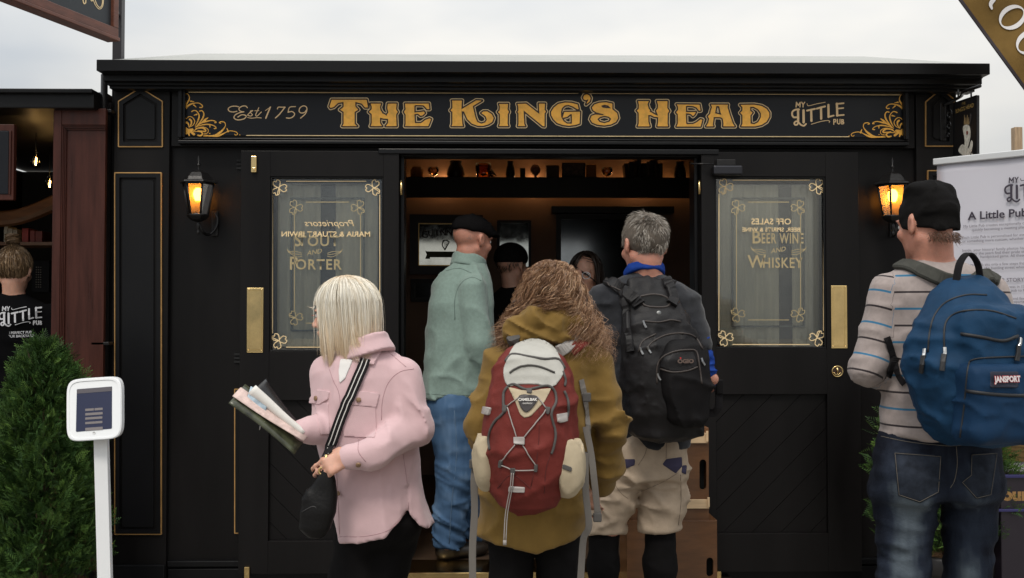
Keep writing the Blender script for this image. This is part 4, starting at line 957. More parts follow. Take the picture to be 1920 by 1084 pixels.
# ================================================================ man in the beanie with the blue backpack
g = Fig(-1.855); m_ = g.m
hc = g(1738, 424); HM = frame(R(22), R(-4)); nb = g(1750, 505)
t1 = person('man in black beanie, striped long sleeved top and faded dark jeans, seen from behind', (*g(1760, 700)[:2], 0))
T1 = g.rows([(486, 1716, 1790, .050), (496, 1697, 1812, .072), (508, 1678, 1838, .090), (525, 1664, 1856, .106), (560, 1655, 1868, .118), (630, 1656, 1868, .122), (720, 1661, 1866, .120), (790, 1656, 1864, .124), (818, 1653, 1866, .126)])
aL = [g(1668, 545), g(1626, 690, -.02), g(1690, 705, .24)]; aR = [g(1855, 548), g(1893, 690, .0), g(1850, 700, .25)]
def shirt1(P):
    d = loft(P, T1)
    d = smin(d, chain(P, aL, [.056, .053, .040], .02), .022); d = smin(d, chain(P, aR, [.056, .052, .040], .02), .022)
    w = np.exp(-np.linalg.norm(P - aL[1].astype(np.float32), axis=1) ** 2 / .008)
    return d - fold(P, (9, 9, 14), .0045, 3) - w * fold(P, (14, 14, 30), .006, 8) - np.clip((P[:, 2] - g(0, 745)[2]) * -6, 0, 1) * fold(P, (5, 5, 26), .005, 4)
def shirt_s(V):
    ax = (aL[1] - aL[0]); L = np.linalg.norm(ax); s = ((V - aL[0]) @ (ax / L))
    da = chain(V, aL[:2] , [.056, .053]); ds = loft(V, T1); zz = (V[:, 2] - g(0, 519)[2]) / .0497
    ss = -(s - .02) / .0497
    f2 = (aL[2] - aL[1]); f2 /= np.linalg.norm(f2); dfor = chain(V, aL[1:], [.053, .04]); sf = -(L - .02 + (V - aL[1]) @ f2) / .0497
    o = np.where(da < ds - .004, ss, zz); return np.where((dfor < da) & (dfor < ds - .004), sf, o)
def stripe_mat():
    m = mat('striped_jersey', (0.30, 0.255, 0.24), 0.85, var=0.10, vscale=60, weave=0.35, wscale=700, sheen=0.1, attr='s', ramp=[(0, (.4, .345, .325)), (1, (.4, .345, .325))])
    t = m.node_tree; a = [n for n in t.nodes if n.type == 'ATTRIBUTE'][0]; cr_ = [n for n in t.nodes if n.type == 'VALTORGB'][0]
    w = t.nodes.new('ShaderNodeMath'); w.operation = 'MULTIPLY'; w.inputs[1].default_value = 0.5
    fr = t.nodes.new('ShaderNodeMath'); fr.operation = 'FRACT'; t.links.new(a.outputs['Fac'], w.inputs[0]); t.links.new(w.outputs[0], fr.inputs[0]); t.links.new(fr.outputs[0], cr_.inputs[0])
    e = cr_.color_ramp.elements; cr_.color_ramp.interpolation = 'CONSTANT'; base = (.305, .258, .242, 1)
    while len(e) < 5: e.new(0.5)
    for el, (p, c) in zip(e, ((0, (.035, .14, .25, 1)), (.06, base), (.5, (.03, .024, .026, 1)), (.555, base), (.97, base))): el.position = p; el.color = c
    return m
sdf_obj('striped_top', shirt1, *bounds(g(1600, 480), g(1935, 825), m=.30), .008, stripe_mat(), t1, {'s': shirt_s})
def fullleg(a, b, c, zk, za, dx=0.0):
    return None
J1 = g.rows([(808, 1656, 1862, .115), (830, 1649, 1866, .120), (870, 1641, 1871, .128), (930, 1634, 1876, .132)])
lL = [g(1698, 935), g(1697, 1084), g(1692, 1130, -.0), g(1694, 1372)]; lR = [g(1819, 935), g(1812, 1084), g(1812, 1130), g(1815, 1372)]
def jeans1(P):
    d = loft(P, J1); d = smin(d, ell(P, g(1702, 897, -.055), (.088, .085, .095)), .04); d = smin(d, ell(P, g(1815, 897, -.045), (.080, .085, .095)), .04)
    l = np.minimum(chain(P, lL, [.096, .074, .07, .066], .03), chain(P, lR, [.087, .064, .066, .066], .03))
    d = smin(d, l, .025)
    low = np.clip((g(0, 930)[2] - P[:, 2]) * 6, 0, 1)
    return d - fold(P, (7, 7, 20), .005, 21) - low * fold(P + P[:, [2]] * np.array([.5, 0, 0], np.float32), (6, 6, 24), .006, 25)
def fade1(V):
    o = np.zeros(len(V)); 
    for c, r, w in ((g(1705, 925, -.13), .07, .75), (g(1712, 985, -.1), .06, .55), (g(1826, 905, -.12), .06, .5), (g(1690, 1075, -.08), .06, .9), (g(1815, 1080, -.08), .05, .85), (g(1820, 975, -.1), .05, .35)):
        o += w * np.exp(-((V - c) ** 2 @ np.array([1, 1, .35])) / (r * r))
    return np.clip(.08 + o + .18 * vnoise(V * 30) + .10 * vnoise(V * np.array([160, 160, 20])), 0, 1)
DEN1 = mat('dark_faded_denim', (.02, .025, .04), .85, attr='v', ramp=[(0, (.0055, .007, .013)), (.45, (.018, .024, .038)), (1, (.085, .105, .125))], weave=.4, wscale=600, bump=.2, bscale=120)
sdf_obj('jeans', jeans1, *bounds(g(1650, 800), g(1860, 1372), m=.13), .009, DEN1, t1, {'v': fade1})
STI = mat('pale_stitching', (.11, .095, .075), .8); PKT = mat('denim_pocket', (.020, .025, .036), .85, var=.5, vscale=25, weave=.4, wscale=600)
for pk in ([(1676, 847), (1766, 854), (1761, 924), (1725, 943), (1684, 929)], [(1821, 851), (1871, 848), (1859, 929), (1831, 936), (1803, 905), (1821, 891)]):
    ppatch('back_pocket', jeans1, pk, PKT, t1, 4, .002, .003)
    q = np.array(pk + [pk[0]], float); c = q[:-1].mean(0); q = c + (q - c) * .95
    tube_hit('stitching', lambda P: jeans1(P) - .003, np.concatenate([np.linspace(q[i], q[i + 1], 6)[:-1] for i in range(len(q) - 1)] + [q[-1:]]), .0009, STI, t1, 1, .001, 4)
for pth in ([(1652, 818), (1700, 828), (1750, 834), (1790, 836), (1830, 831), (1866, 824)], [(1793, 836), (1795, 870), (1790, 900), (1782, 915)]):
    tube_hit('seam', jeans1, pth, .0012, STI, t1, 5, .0, 4)
def body1():
    sh1 = lambda P: loft(P, [(r[0], r[1], r[2], r[3] * .86, r[4] * .84) for r in T1])
    legs = lambda P: np.minimum(chain(P, lL, [.07, .055, .05, .04], .03), chain(P, lR, [.065, .05, .05, .04], .03))
    hw = lambda P: np.minimum(hand_sdf(P, aL[2] + np.array([.03, .03, 0]), frame(R(-50)) @ np.diag([1, 1, 1.]), .5), hand_sdf(P, aR[2] + np.array([-.03, .03, 0]), frame(R(50)) @ np.diag([-1, 1, 1.]), .5))
    arms = lambda P: np.minimum(chain(P, aL, [.04, .038, .03]), chain(P, aR, [.04, .038, .03]))
    return skin_body(t1, [lambda P: head_sdf(P, hc, HM, .94), lambda P: neck_sdf(P, hc, HM, .94, nb, .060), sh1, legs, arms, hw,
        lambda P: loft(P, [(r[0], r[1], r[2], r[3] * .85, r[4] * .85) for r in J1])], *bounds(g(1640, 340), g(1890, 1372), m=.25), .0085, SKINR)
body1(); eyes(hc, HM, .94, t1)
def beanie(P):
    q = (P - hc.astype(np.float32)) @ HM.astype(np.float32)
    d = smin(ell(q, (0, -.012, .042), (.071, .089, .092)), loft(q, [(-.04, 0, -.012, .071, .089), (.03, 0, -.012, .071, .089), (.075, 0, -.014, .065, .082), (.105, 0, -.014, .048, .062), (.124, 0, -.014, .024, .034)], 2.2), .008); d = smin(d, ell(q, (.035, -.02, .10), (.04, .05, .03)), .02)
    d = smin(d, ell(q, (-.03, -.01, .105), (.035, .05, .027)), .02)
    lip = -q[:, 2] - .010 + q[:, 1] * .16
    d = smax(d, lip, .008); rim = np.exp(-((lip + .012) / .012) ** 2) * .0
    d = smin(d, np.linalg.norm(q - np.array((.073, -.03, .068), np.float32), axis=1) - .009, .01)
    return d - rim - fold(q, (14, 14, 24), .0050, 31)
sdf_obj('beanie', beanie, *bounds(hc, m=.15), .005, mat('black_knit', (.0055, .0050, .0048), .95, var=.35, vscale=140, weave=.8, wscale=500), t1)
n_ = 700; ph = RNG.uniform(-.95, .55, n_); zz = RNG.uniform(-.052, -.022, n_)
loc = np.stack([.075 * np.sin(ph), -.012 - .094 * np.cos(ph) * np.sqrt(1 - (zz / .16) ** 2), zz - .012 * np.cos(ph)], 1)
dr = np.stack([.01 * np.sin(ph) + RNG.normal(0, .006, n_), -.006 * np.ones(n_), -.010 + RNG.normal(0, .004, n_)], 1)
pts = np.stack([loc * .915 + dr * a for a in (0, .5, 1.0)], 1) @ HM.T + hc
strands('short_hair', pts, .0006, hairmat('brown_crop', ((.06, .028, .016), (.16, .085, .05))), t1, RNG.uniform(0, 1, n_))
# ---- blue backpack
a1 = R(18); rv = np.array([math.cos(a1), math.sin(a1), 0]); nv = np.array([math.sin(a1), -math.cos(a1), 0]); BM = np.stack([rv, nv, (0, 0, 1)], 1).astype(np.float32)
bc = np.append(at(1812, 655, -1.855 - .19)[:2], at(1812, 657, -1.855 - .19)[2]).astype(np.float32)
bp1 = thing('backpack', 'blue school backpack with black zips on the back of the man in the beanie', 'backpack', bc - np.array([0, 0, .28]))
BR = [(-.272, .045, 0, .09, .07), (-.255, .04, 0, .125, .10), (-.20, .028, 0, .155, .118), (-.12, .010, 0, .172, .12), (-.04, 0, 0, .182, .122), (.04, .008, -.004, .168, .112), (.11, .022, -.012, .140, .095), (.170, .034, -.03, .105, .070), (.214, .040, -.045, .055, .040)]
def pack1(P):
    q = (P - bc) @ BM; d = loft(q, BR, 2.8)
    up = rbox(q, (.018, .085, .020), (.130, .055, .110), .05); d = smin(d, up, .012)
    return d - fold(q, (8, 8, 14), .006, 41) - fold(q, (20, 20, 30), .0022, 44)
def pock1(P):
    q = (P - bc) @ BM; return rbox(q, (.01, .118, -.140), (.138, .060, .112), .035) - fold(q, (9, 9, 12), .005, 47)
BLU = mat('blue_nylon', (.0085, .036, .082), .62, var=.18, vscale=12, weave=.35, wscale=450, bump=.12, bscale=40)
BLU2 = mat('blue_nylon_dark', (.007, .028, .068), .62, var=.18, vscale=12, weave=.35, wscale=450)
lo1, hi1 = bounds(bc, m=.34)
sdf_obj('main_bag', pack1, lo1, hi1, .008, BLU, bp1); sdf_obj('front_pocket', pock1, lo1, hi1, .007, BLU2, bp1)
un1 = lambda P: np.minimum(pack1(P), pock1(P))
WEB = mat('black_webbing', (.012, .011, .012), .8, weave=.5); GRYW = mat('grey_strap', (.055, .055, .048), .85, var=.15, vscale=40, weave=.4)
for pth in ([(1771, 668), (1771, 615), (1784, 592), (1815, 582), (1860, 583), (1905, 597)], [(1740, 660), (1743, 625), (1752, 592), (1775, 566), (1812, 553), (1850, 553)]):
    tube_hit('zip', un1, pth, .0028, ZIP, bp1)
tube_hit('zip', un1, [(1802, 626), (1840, 632), (1880, 639), (1908, 630)], .005, ZIP, bp1); tube_hit('zip', un1, [(1812, 733), (1850, 738), (1890, 741), (1935, 742)], .005, ZIP, bp1)
tube_hit('piping', un1, [(1800, 820), (1808, 760), (1815, 690), (1826, 674), (1870, 670), (1930, 668)], .0025, ZIP, bp1)
for px_, py_ in ((1736, 655), (1772, 652), (1910, 634)):
    P, N = hit(un1, [px_, px_ - 1, px_ - 3], [py_, py_ + 10, py_ + 16]); ribbon('zip_puller', P + N * .004, N, .010, .005, STEEL, bp1)
    P, N = hit(un1, [px_ - 3, px_ - 4, px_ - 6], [py_ + 14, py_ + 28, py_ + 42]); ribbon('pull_tab', P + N * .004, N, .014, .006, ZIP, bp1)
lb = ppatch('brand_patch', un1, [(1857, 697), (1909, 697), (1909, 727), (1857, 727)], mat('navy_patch', (.010, .012, .028), .7), bp1, 3, .001, .003)
c0, n0 = hit(un1, [1883, 1865, 1900, 1883], [712, 712, 712, 703]); n0 = n0.mean(0); xv = np.cross((0, 0, 1.), n0); xv /= np.linalg.norm(xv); xv *= np.sign(xv[0]); yv = np.cross(n0, xv); yv *= np.sign(yv[2])
text_obj('patch_lettering', 'JANSPORT', .0215, mat('white_thread', (.6, .55, .55), .7), bp1, basis(c0[0] + n0 * .012, xv, yv, n0), bold=.0010, width=.86)
text_obj('patch_lettering', 'JANSPORT', .0215, mat('red_thread', (.35, .02, .02), .7), bp1, basis(c0[0] + n0 * .0112, xv, yv, n0), bold=.0024, width=.86)
sh1b = lambda P: np.minimum(shirt1(P), head_sdf(P, hc, HM))
ribbon_hit('shoulder_strap', shirt1, [(1792, 530), (1765, 523), (1735, 511), (1707, 500), (1688, 498)], .044, .014, GRYW, bp1, 5)
ribbon_hit('shoulder_strap', shirt1, [(1826, 530), (1842, 520), (1856, 520), (1868, 530)], .048, .014, GRYW, bp1, 5)
tb = (bc + BM @ np.array([.030, -.02, .205])).astype(float)
hp = spline([tb + rv * -.045 + np.array([0, 0, -.01]), tb + rv * -.030 + np.array([0, 0, .045]), tb + rv * .0 + np.array([0, 0, .072]), tb + rv * .030 + np.array([0, 0, .045]), tb + rv * .042 + np.array([0, 0, -.01])], 6)
tw = np.linspace(-1, 1, len(hp))[:, None] * rv * .8 + np.array([0, 0, 1.0]) * (1 - np.abs(np.linspace(-1, 1, len(hp))))[:, None] + nv * .05
ribbon('top_handle', hp, tw, .026, .005, WEB, bp1)
ribbon_hit('side_strap', shirt1, [(1662, 632), (1672, 665), (1685, 700), (1697, 720)], .020, .004, WEB, bp1, 4, .004)
ribbon_hit('strap_tail', shirt1, [(1678, 668), (1670, 685), (1662, 706)], .026, .005, WEB, bp1, 4, .006)
# ================================================================ grey-haired man with the black backpack
g = Fig(-0.94)
hc = g(1207, 462); HM = frame(R(20), R(-5)); nb = g(1210, 545, .0)
t2 = person('grey haired man in dark jacket, beige work shorts and black leggings, seen from behind', (*g(1205, 700)[:2], 0))
T2 = g.rows([(512, 1178, 1243, .058), (522, 1158, 1258, .078), (536, 1132, 1284, .098), (556, 1118, 1304, .112), (600, 1114, 1310, .122), (680, 1120, 1304, .122), (760, 1132, 1296, .120), (835, 1146, 1292, .125)])
aL = [g(1132, 562), g(1108, 690, -.02), g(1120, 740, .24)]; aR = [g(1288, 572), g(1306, 625, -.03), g(1313, 644, -.05)]; fR = [g(1313, 640, -.05), g(1326, 698, -.08), g(1329, 712, -.06)]
def jack2(P):
    d = loft(P, T2); d = smin(d, chain(P, aL, [.060, .054, .044], .02), .025); d = smin(d, chain(P, aR, [.060, .052, .048], .02), .025)
    return d - fold(P, (9, 9, 13), .006, 51) - fold(P, (18, 18, 24), .002, 52)
sdf_obj('jacket', jack2, *bounds(g(1100, 505), g(1330, 840), m=.2), .0085, mat('charcoal_fleece', (.022, .023, .027), .88, var=.25, vscale=30, weave=.5, wscale=420, sheen=.2), t2)
BLUES = mat('royal_blue_knit', (.010, .040, .22), .8, var=.2, vscale=50, weave=.4)
sdf_obj('blue_sleeve', lambda P: chain(P, fR, [.038, .033, .030], .01) - fold(P, (10, 10, 45), .005, 53), *bounds(*fR, m=.06), .005, BLUES, t2)
cb = g(1207, 512); CM = frame(R(12), R(-24))
def coll2(P):
    q = (P - cb.astype(np.float32)) @ CM.astype(np.float32); r = np.hypot(q[:, 0] / .074, (q[:, 1]) / .074)
    return smax(np.abs(r - 1) * .074 - .008, np.abs(q[:, 2]) - .019, .008) - fold(q, (14, 14, 20), .003, 55)
sdf_obj('blue_collar', coll2, *bounds(cb, m=.11), .005, BLUES, t2)
tp_ = hit(coll2, [1212], [516])
for i, ch in enumerate('UZUSI'):
    P, N = hit(coll2, [1203 + i * 6.2], [513 + abs(i - 1) * .4]); xv = np.cross((0, 0, 1), -N[0]); xv = -np.cross((0, 0, 1.), N[0]); xv /= np.linalg.norm(xv)
    text_obj('collar_lettering', ch, .019, mat('red_embroidery', (.5, .03, .03), .7), t2, basis(P[0] + N[0] * .003, -xv * -1 if False else xv * -1, (0, 0, -1), N[0]), bold=.0008)
# shorts
S2 = g.rows([(800, 1152, 1288, .115), (830, 1148, 1290, .122), (870, 1144, 1291, .130), (895, 1140, 1290, .130)])
sL = [g(1170, 885), g(1150, 930), g(1134, 1002)]; sR = [g(1245, 885), g(1241, 930), g(1238, 1000)]
def shorts2(P):
    d = loft(P, S2); l = np.minimum(chain(P, sL, [.098, .088, .074], .03), chain(P, sR, [.096, .094, .078], .03))
    d = smin(d, l, .03); d = smin(d, ell(P, g(1190, 855, -.06), (.07, .075, .08)), .03); d = smin(d, ell(P, g(1246, 855, -.06), (.07, .075, .08)), .03)
    cut = np.where(P[:, 0] < g(1183, 0)[0], g(0, 1003)[2], g(0, 999)[2]) - P[:, 2]
    d = smax(d, cut, .005); hem = np.exp(-((cut + .012) / .010) ** 2) * .0025
    return d - hem - fold(P + P[:, [2]] * np.array([.7, 0, 0], np.float32), (7, 7, 15), .008, 61) - fold(P, (16, 16, 22), .0025, 62)
sdf_obj('shorts', shorts2, *bounds(g(1110, 790), g(1290, 1020), m=.13), .008, mat('beige_canvas', (.40, .315, .235), .85, var=.14, vscale=14, weave=.4, wscale=500, bump=.15, bscale=60), t2)
PUR = mat('slate_purple_canvas', (.050, .045, .082), .85, weave=.4)
for pk in ([(1242, 871), (1249, 861), (1278, 857), (1279, 874), (1267, 888)], [(1167, 861), (1191, 861), (1190, 872), (1156, 886)], [(1279, 873), (1288, 872), (1286, 890), (1278, 886)]):
    ppatch('contrast_patch', shorts2, pk, PUR, t2, 2.5, .001, .003)
SEAM = mat('dark_seam', (.20, .15, .11), .9)
for pth in ([(1194, 925), (1225, 912), (1250, 900), (1272, 886)], [(1197, 872), (1210, 850), (1215, 822)], [(1276, 890), (1277, 940), (1272, 985)], [(1250, 822), (1249, 860)], [(1150, 905), (1165, 925), (1178, 935)]):
    tube_hit('seam', shorts2, pth, .0014, SEAM, t2, 5, -.0003, 4)
kL = [g(1134, 985), g(1131, 1060), g(1128, 1215)]; kR = [g(1238, 985), g(1237, 1060), g(1234, 1215)]
sdf_obj('leggings', lambda P: np.minimum(chain(P, kL, [.058, .060, .042], .03), chain(P, kR, [.058, .062, .042], .03)) - fold(P, (8, 8, 20), .003, 63), *bounds(*kL, *kR, m=.08), .009, BLKCL, t2)
sdf_obj('shoes', lambda P: np.minimum(shoe_sdf(P, np.array([*g(1128, 1215)[:2], 0.0]) + (0, -.03, 0), R(10)), shoe_sdf(P, np.array([*g(1234, 1215)[:2], 0.0]) + (0, -.03, 0), R(-8))), *bounds(np.array([*g(1128, 1215)[:2], .05]), np.array([*g(1234, 1215)[:2], .05]), m=.3), .01, SHOE, t2)
hdR = frame(R(20), R(-8)); fB2 = [
    lambda P: head_sdf(P, hc, HM, 1.03), lambda P: neck_sdf(P, hc, HM, 1.03, nb, .056), lambda P: loft(P, [(r[0], r[1], r[2], r[3] * .85, r[4] * .84) for r in T2]), lambda P: loft(P, [(r[0], r[1], r[2], r[3] * .85, r[4] * .84) for r in S2]),
    lambda P: np.minimum(chain(P, aL, [.04, .04, .03]), chain(P, [aR[0], fR[0], fR[1], fR[2]], [.04, .030, .024, .025])), lambda P: np.minimum(chain(P, sL + kL, [.07, .06, .05, .05, .05, .035]), chain(P, sR + kR, [.07, .06, .05, .05, .05, .035])),
    lambda P: np.minimum(hand_sdf(P, fR[2], hdR, .6, .95), hand_sdf(P, aL[2] + np.array([.0, .03, 0]), frame(R(-40)), .5, .95))]
skin_body(t2, fB2, *bounds(g(1110, 392), g(1330, 1200), m=.24), .0088, SKINR); eyes(hc, HM, 1.03, t2)
# cropped grey hair
def scalp(c, M, k, n, f, zmin):
    """roots and normals over the hairy part of the skull"""
    u = RNG.normal(size=(n * 3, 3)); u /= np.linalg.norm(u, axis=1, keepdims=True)
    p = np.array([0, -.014, .032]) + u * np.array([.075, .095, .087]); keep = (p[:, 2] > zmin(p)); p = p[keep][:n]; u = u[keep][:n]
    return p, u
def cropped(t, c, M, k, n, length, zmin, cols, wid, name, down=.6, fluff=.3, volume=.0):
    p, u = scalp(c, M, k, n, None, zmin); crown = np.array([.0, -.05, .115]); tg = p - crown; tg -= u * (tg * u).sum(1, keepdims=True); tg /= np.linalg.norm(tg, axis=1, keepdims=True) + 1e-6
    cl = np.stack([vnoise(p * 28 + i * 11.3, 70 + i) for i in range(3)], 1)
    d = tg * down + u * fluff + cl * .55 + RNG.normal(0, .12, p.shape); d /= np.linalg.norm(d, axis=1, keepdims=True)
    top = np.clip((p[:, 2] - .03) / .08, 0, 1); L = length * (.75 + .5 * RNG.random(len(p)) + .5 * top)
    pts = [p - u * .004]; dd = d.copy()
    for i in range(3):
        pts.append(pts[-1] + dd * (L / 3)[:, None]); dd = dd + np.array([0, 0, -.12]) @ M - u * .22; dd /= np.linalg.norm(dd, axis=1, keepdims=True)
    pts = np.stack(pts, 1) * k @ M.T + c
    strands(name, pts, wid, hairmat(name + '_colour', cols), t, np.clip(RNG.normal(.5, .22, len(p)) + .25 * cl[:, 0], 0, 1))
def zm2(p): return np.where(p[:, 1] < .0, -.062 + .0 * p[:, 1], np.where(np.abs(p[:, 0]) > .055, .008, .07))
sdf_obj('hair_base', lambda P: np.maximum(ell((P - hc.astype(np.float32)) @ HM.astype(np.float32) / 1.03, (0, -.016, .034), (.080, .098, .091)), -((P - hc.astype(np.float32)) @ HM.astype(np.float32)) @ np.array([0, -.75, .66], np.float32) - .005), *bounds(hc, m=.13), .006, mat('grey_hair_base', (.10, .08, .062), .8, var=.3, vscale=60), t2)
cropped(t2, hc, HM, 1.05, 11000, .026, zm2, ((.055, .042, .032), (.19, .16, .13), (.38, .34, .29), (.62, .57, .51)), .0008, 'grey_hair', .75, .34)
# ---- black backpack
a2 = R(16); rv = np.array([math.cos(a2), math.sin(a2), 0]); nv = np.array([math.sin(a2), -math.cos(a2), 0]); BM2 = np.stack([rv, nv, (0, 0, 1)], 1).astype(np.float32)
bc2 = np.append(at(1240, 670, -1.13)[:2], at(1240, 672, -1.13)[2]).astype(np.float32)
bp2 = thing('backpack', 'black laptop backpack with rounded front pocket worn over beige shorts', 'backpack', bc2 - np.array([0, 0, .31]))
R2 = [(-.305, .02, 0, .085, .07), (-.285, .02, 0, .130, .10), (-.20, .015, 0, .160, .125), (-.08, .01, 0, .162, .125), (.05, 0, -.005, .150, .105), (.15, -.005, -.02, .128, .075), (.22, -.01, -.045, .110, .048), (.29, -.01, -.07, .085, .025), (.305, -.01, -.075, .06, .015)]
def pack2(P):
    q = (P - bc2) @ BM2; d = loft(q, R2, 2.6); return d - fold(q, (9, 9, 12), .007, 71) - fold(q, (22, 22, 26), .0025, 72)
def pock2(P):
    q = (P - bc2) @ BM2; d = loft(q, [(-.245, .045, .12, .055, .035), (-.215, .045, .12, .088, .052), (-.10, .045, .118, .098, .058), (.0, .045, .105, .095, .055), (.055, .045, .09, .070, .040), (.075, .045, .085, .04, .02)], 2.6)
    return d - fold(q, (10, 10, 9), .006, 73)
BLN = mat('black_nylon', (.0100, .0090, .0095), .5, var=.25, vscale=14, weave=.4, wscale=420, bump=.3, bscale=22, spec=.22)
BLN2 = mat('black_ripstop', (.0065, .0058, .0062), .62, var=.25, vscale=14, weave=.4, wscale=420)
l2, h2 = bounds(bc2, m=.36)
sdf_obj('main_bag', pack2, l2, h2, .008, BLN, bp2); sdf_obj('front_pocket', pock2, l2, h2, .007, BLN2, bp2)
un2 = lambda P: np.minimum(pack2(P), pock2(P)); BRZ = mat('brown_zip_tape', (.035, .026, .022), .6)
for pth in ([(1211, 655), (1225, 640), (1250, 628), (1280, 625), (1303, 632), (1318, 655)], [(1197, 660), (1205, 640), (1230, 626)], [(1232, 720), (1232, 690), (1240, 672), (1262, 660), (1290, 656), (1306, 660), (1312, 690), (1316, 720)], [(1238, 692), (1262, 698), (1290, 695), (1308, 688)], [(1206, 602), (1235, 604), (1258, 600), (1276, 603)]):
    tube_hit('zip', un2, pth, .0034, BRZ, bp2)
ppatch('zip_panel', un2, [(1236, 688), (1246, 668), (1270, 661), (1300, 660), (1309, 686), (1290, 694), (1262, 697)], BLN, bp2, 3, .0, .003)
c0, n0 = hit(un2, [1284], [678]); n0 = n0[0]; xv = np.cross((0, 0, 1.), n0); xv = -xv / np.linalg.norm(xv); xv = xv * np.sign(xv[0]); yv = np.cross(n0, xv)
text_obj('logo_lettering', 'OGIO', .019, mat('bronze_print', (.10, .065, .05), .5), bp2, basis(c0[0] + n0 * .008, xv, yv, n0), bold=.0012, width=1.25)
lathe('logo_dot', [(0, 0), (.0035, .0)], (0, 0, 0), mat('red_print', (.45, .02, .02), .5), None, 10); dt = bpy.data.objects[-1] if False else COL.objects[-1]; dt.data.transform(basis(hit(un2, [1274], [672])[0][0] + n0 * .010, xv, yv, n0)); par(dt, bp2)
hd = ppatch('handle_shade_patch', un2, [(1200, 556), (1225, 553), (1246, 556), (1255, 566), (1250, 574), (1215, 573), (1204, 567)], mat('deep_black', (.002, .002, .002), .9), bp2, 2.5, .001, .003, 3)  # black patch painted for the shaded hole; the bag is not cut
tube_hit('handle_rim', un2, [(1200, 556), (1225, 552), (1246, 556), (1256, 566), (1250, 575), (1228, 576), (1210, 573), (1201, 563), (1200, 556)], .0045, BRZ, bp2)
P, N = hit(un2, [1235.5], [588]); lathe('badge', [(0, .003), (.006, .003), (.010, .001), (.010, -.002)], (0, 0, 0), mat('pewter', (.25, .25, .24), .4, 1.0), None, 14); dt = COL.objects[-1]; dt.data.transform(basis(P[0] + N[0] * .001, xv, yv, n0)); par(dt, bp2)
for px_, py_ in ((1206, 602), (1200, 652), (1214, 650), (1232, 700), (1314, 672)):
    P, N = hit(un2, [px_, px_ + 2, px_ + 6], [py_, py_ + 6, py_ + 13]); ribbon('zip_puller', P + N * .003, N, .008, .004, mat('gunmetal', (.3, .3, .3), .35, 1.0), bp2)
for pth, w_ in (([(1199, 573), (1188, 560), (1170, 545), (1150, 532), (1136, 528)], .048), ([(1258, 572), (1262, 560), (1256, 540), (1250, 526)], .042), ([(1183, 660), (1178, 625), (1176, 590), (1168, 560)], .03)):
    ribbon_hit('shoulder_strap', lambda P: np.minimum(jack2(P), un2(P)), pth, w_, .014, BLN, bp2)
tube_hit('strap_piping', jack2, [(1192, 580), (1180, 562), (1160, 545), (1142, 535)], .003, BRZ, bp2, 5, .016)
q0 = g(1335, 704, -.03)
ribbon('hip_strap', spline([g(1312, 690, -.06), g(1328, 703, -.05), g(1340, 715, -.04), g(1347, 738, -.03), g(1346, 765, -.03), g(1334, 775, -.02), g(1320, 765, 0)], 5), np.array([.3, -1, .1]), .030, .004, WEB, bp2)
box('buckle', *sum([[float(q0[0]) + a, float(q0[0]) + b] for a, b in ((.012, .042),)], []), float(q0[1]) - .012, float(q0[1]) + .004, float(g(0, 740)[2]), float(g(0, 712)[2]), BLN2, bp2, .005)

# ================================================================ curly-haired woman with the red backpack
g = Fig(-1.64)
hc = g(1034, 562); HM = frame(R(-8), R(6)); nb = g(1028, 650)
t3 = person('woman with long curly brown hair in olive hooded coat and black leggings, seen from behind', (*g(1005, 700)[:2], 0))
T3 = g.rows([(622, 990, 1070, .070), (636, 966, 1096, .094), (652, 945, 1115, .112), (680, 928, 1124, .128), (740, 918, 1114, .138), (810, 914, 1108, .142), (880, 905, 1102, .148), (950, 898, 1098, .152), (1030, 893, 1096, .156)])
aL = [g(942, 682), g(905, 795, -.03), g(945, 860, .20)]; aR = [g(1112, 682), g(1149, 800, -.01), g(1134, 878, .10), g(1126, 905, .14)]
def coat3(P):
    d = loft(P, T3); d = smin(d, chain(P, aL, [.066, .060, .048], .02), .03); d = smin(d, chain(P, aR, [.068, .062, .054, .050], .02), .03)
    px = (P[:, 0] - g(995, 0)[0]) / g.m; cut = g(0, 1020)[2] + (px / 100) ** 2 * .030 - P[:, 2]
    d = smax(d, cut, .006); hem = np.exp(-((cut + .014) / .009) ** 2) * .002
    wl = np.exp(-np.linalg.norm(P - aR[1].astype(np.float32), axis=1) ** 2 / .014) + np.exp(-np.linalg.norm(P - aL[1].astype(np.float32), axis=1) ** 2 / .014)
    return d - hem - fold(P, (6, 6, 8), .010, 81) - wl * fold(P + P[:, [2]] * np.array([-.6, 0, 0], np.float32), (9, 9, 17), .020, 83) - fold(P, (17, 17, 20), .002, 82)
OLV = mat('olive_canvas', (.180, .108, .028), .78, var=.16, vscale=9, weave=.35, wscale=520, bump=.28, bscale=15, sheen=.08)
sdf_obj('coat', coat3, *bounds(g(870, 615), g(1190, 1035), m=.2), .0085, OLV, t3)
hdL = [g(958, 628, -.02), g(972, 614, -.09), g(1000, 602, -.115), g(1030, 592, -.10)]; hdR_ = [g(1088, 622, -.01), g(1070, 610, -.07), g(1045, 600, -.10), g(1030, 590, -.09)]; hdC = [g(1032, 588, -.10), g(1036, 606, -.125), g(1022, 625, -.12), g(1005, 640, -.10)]
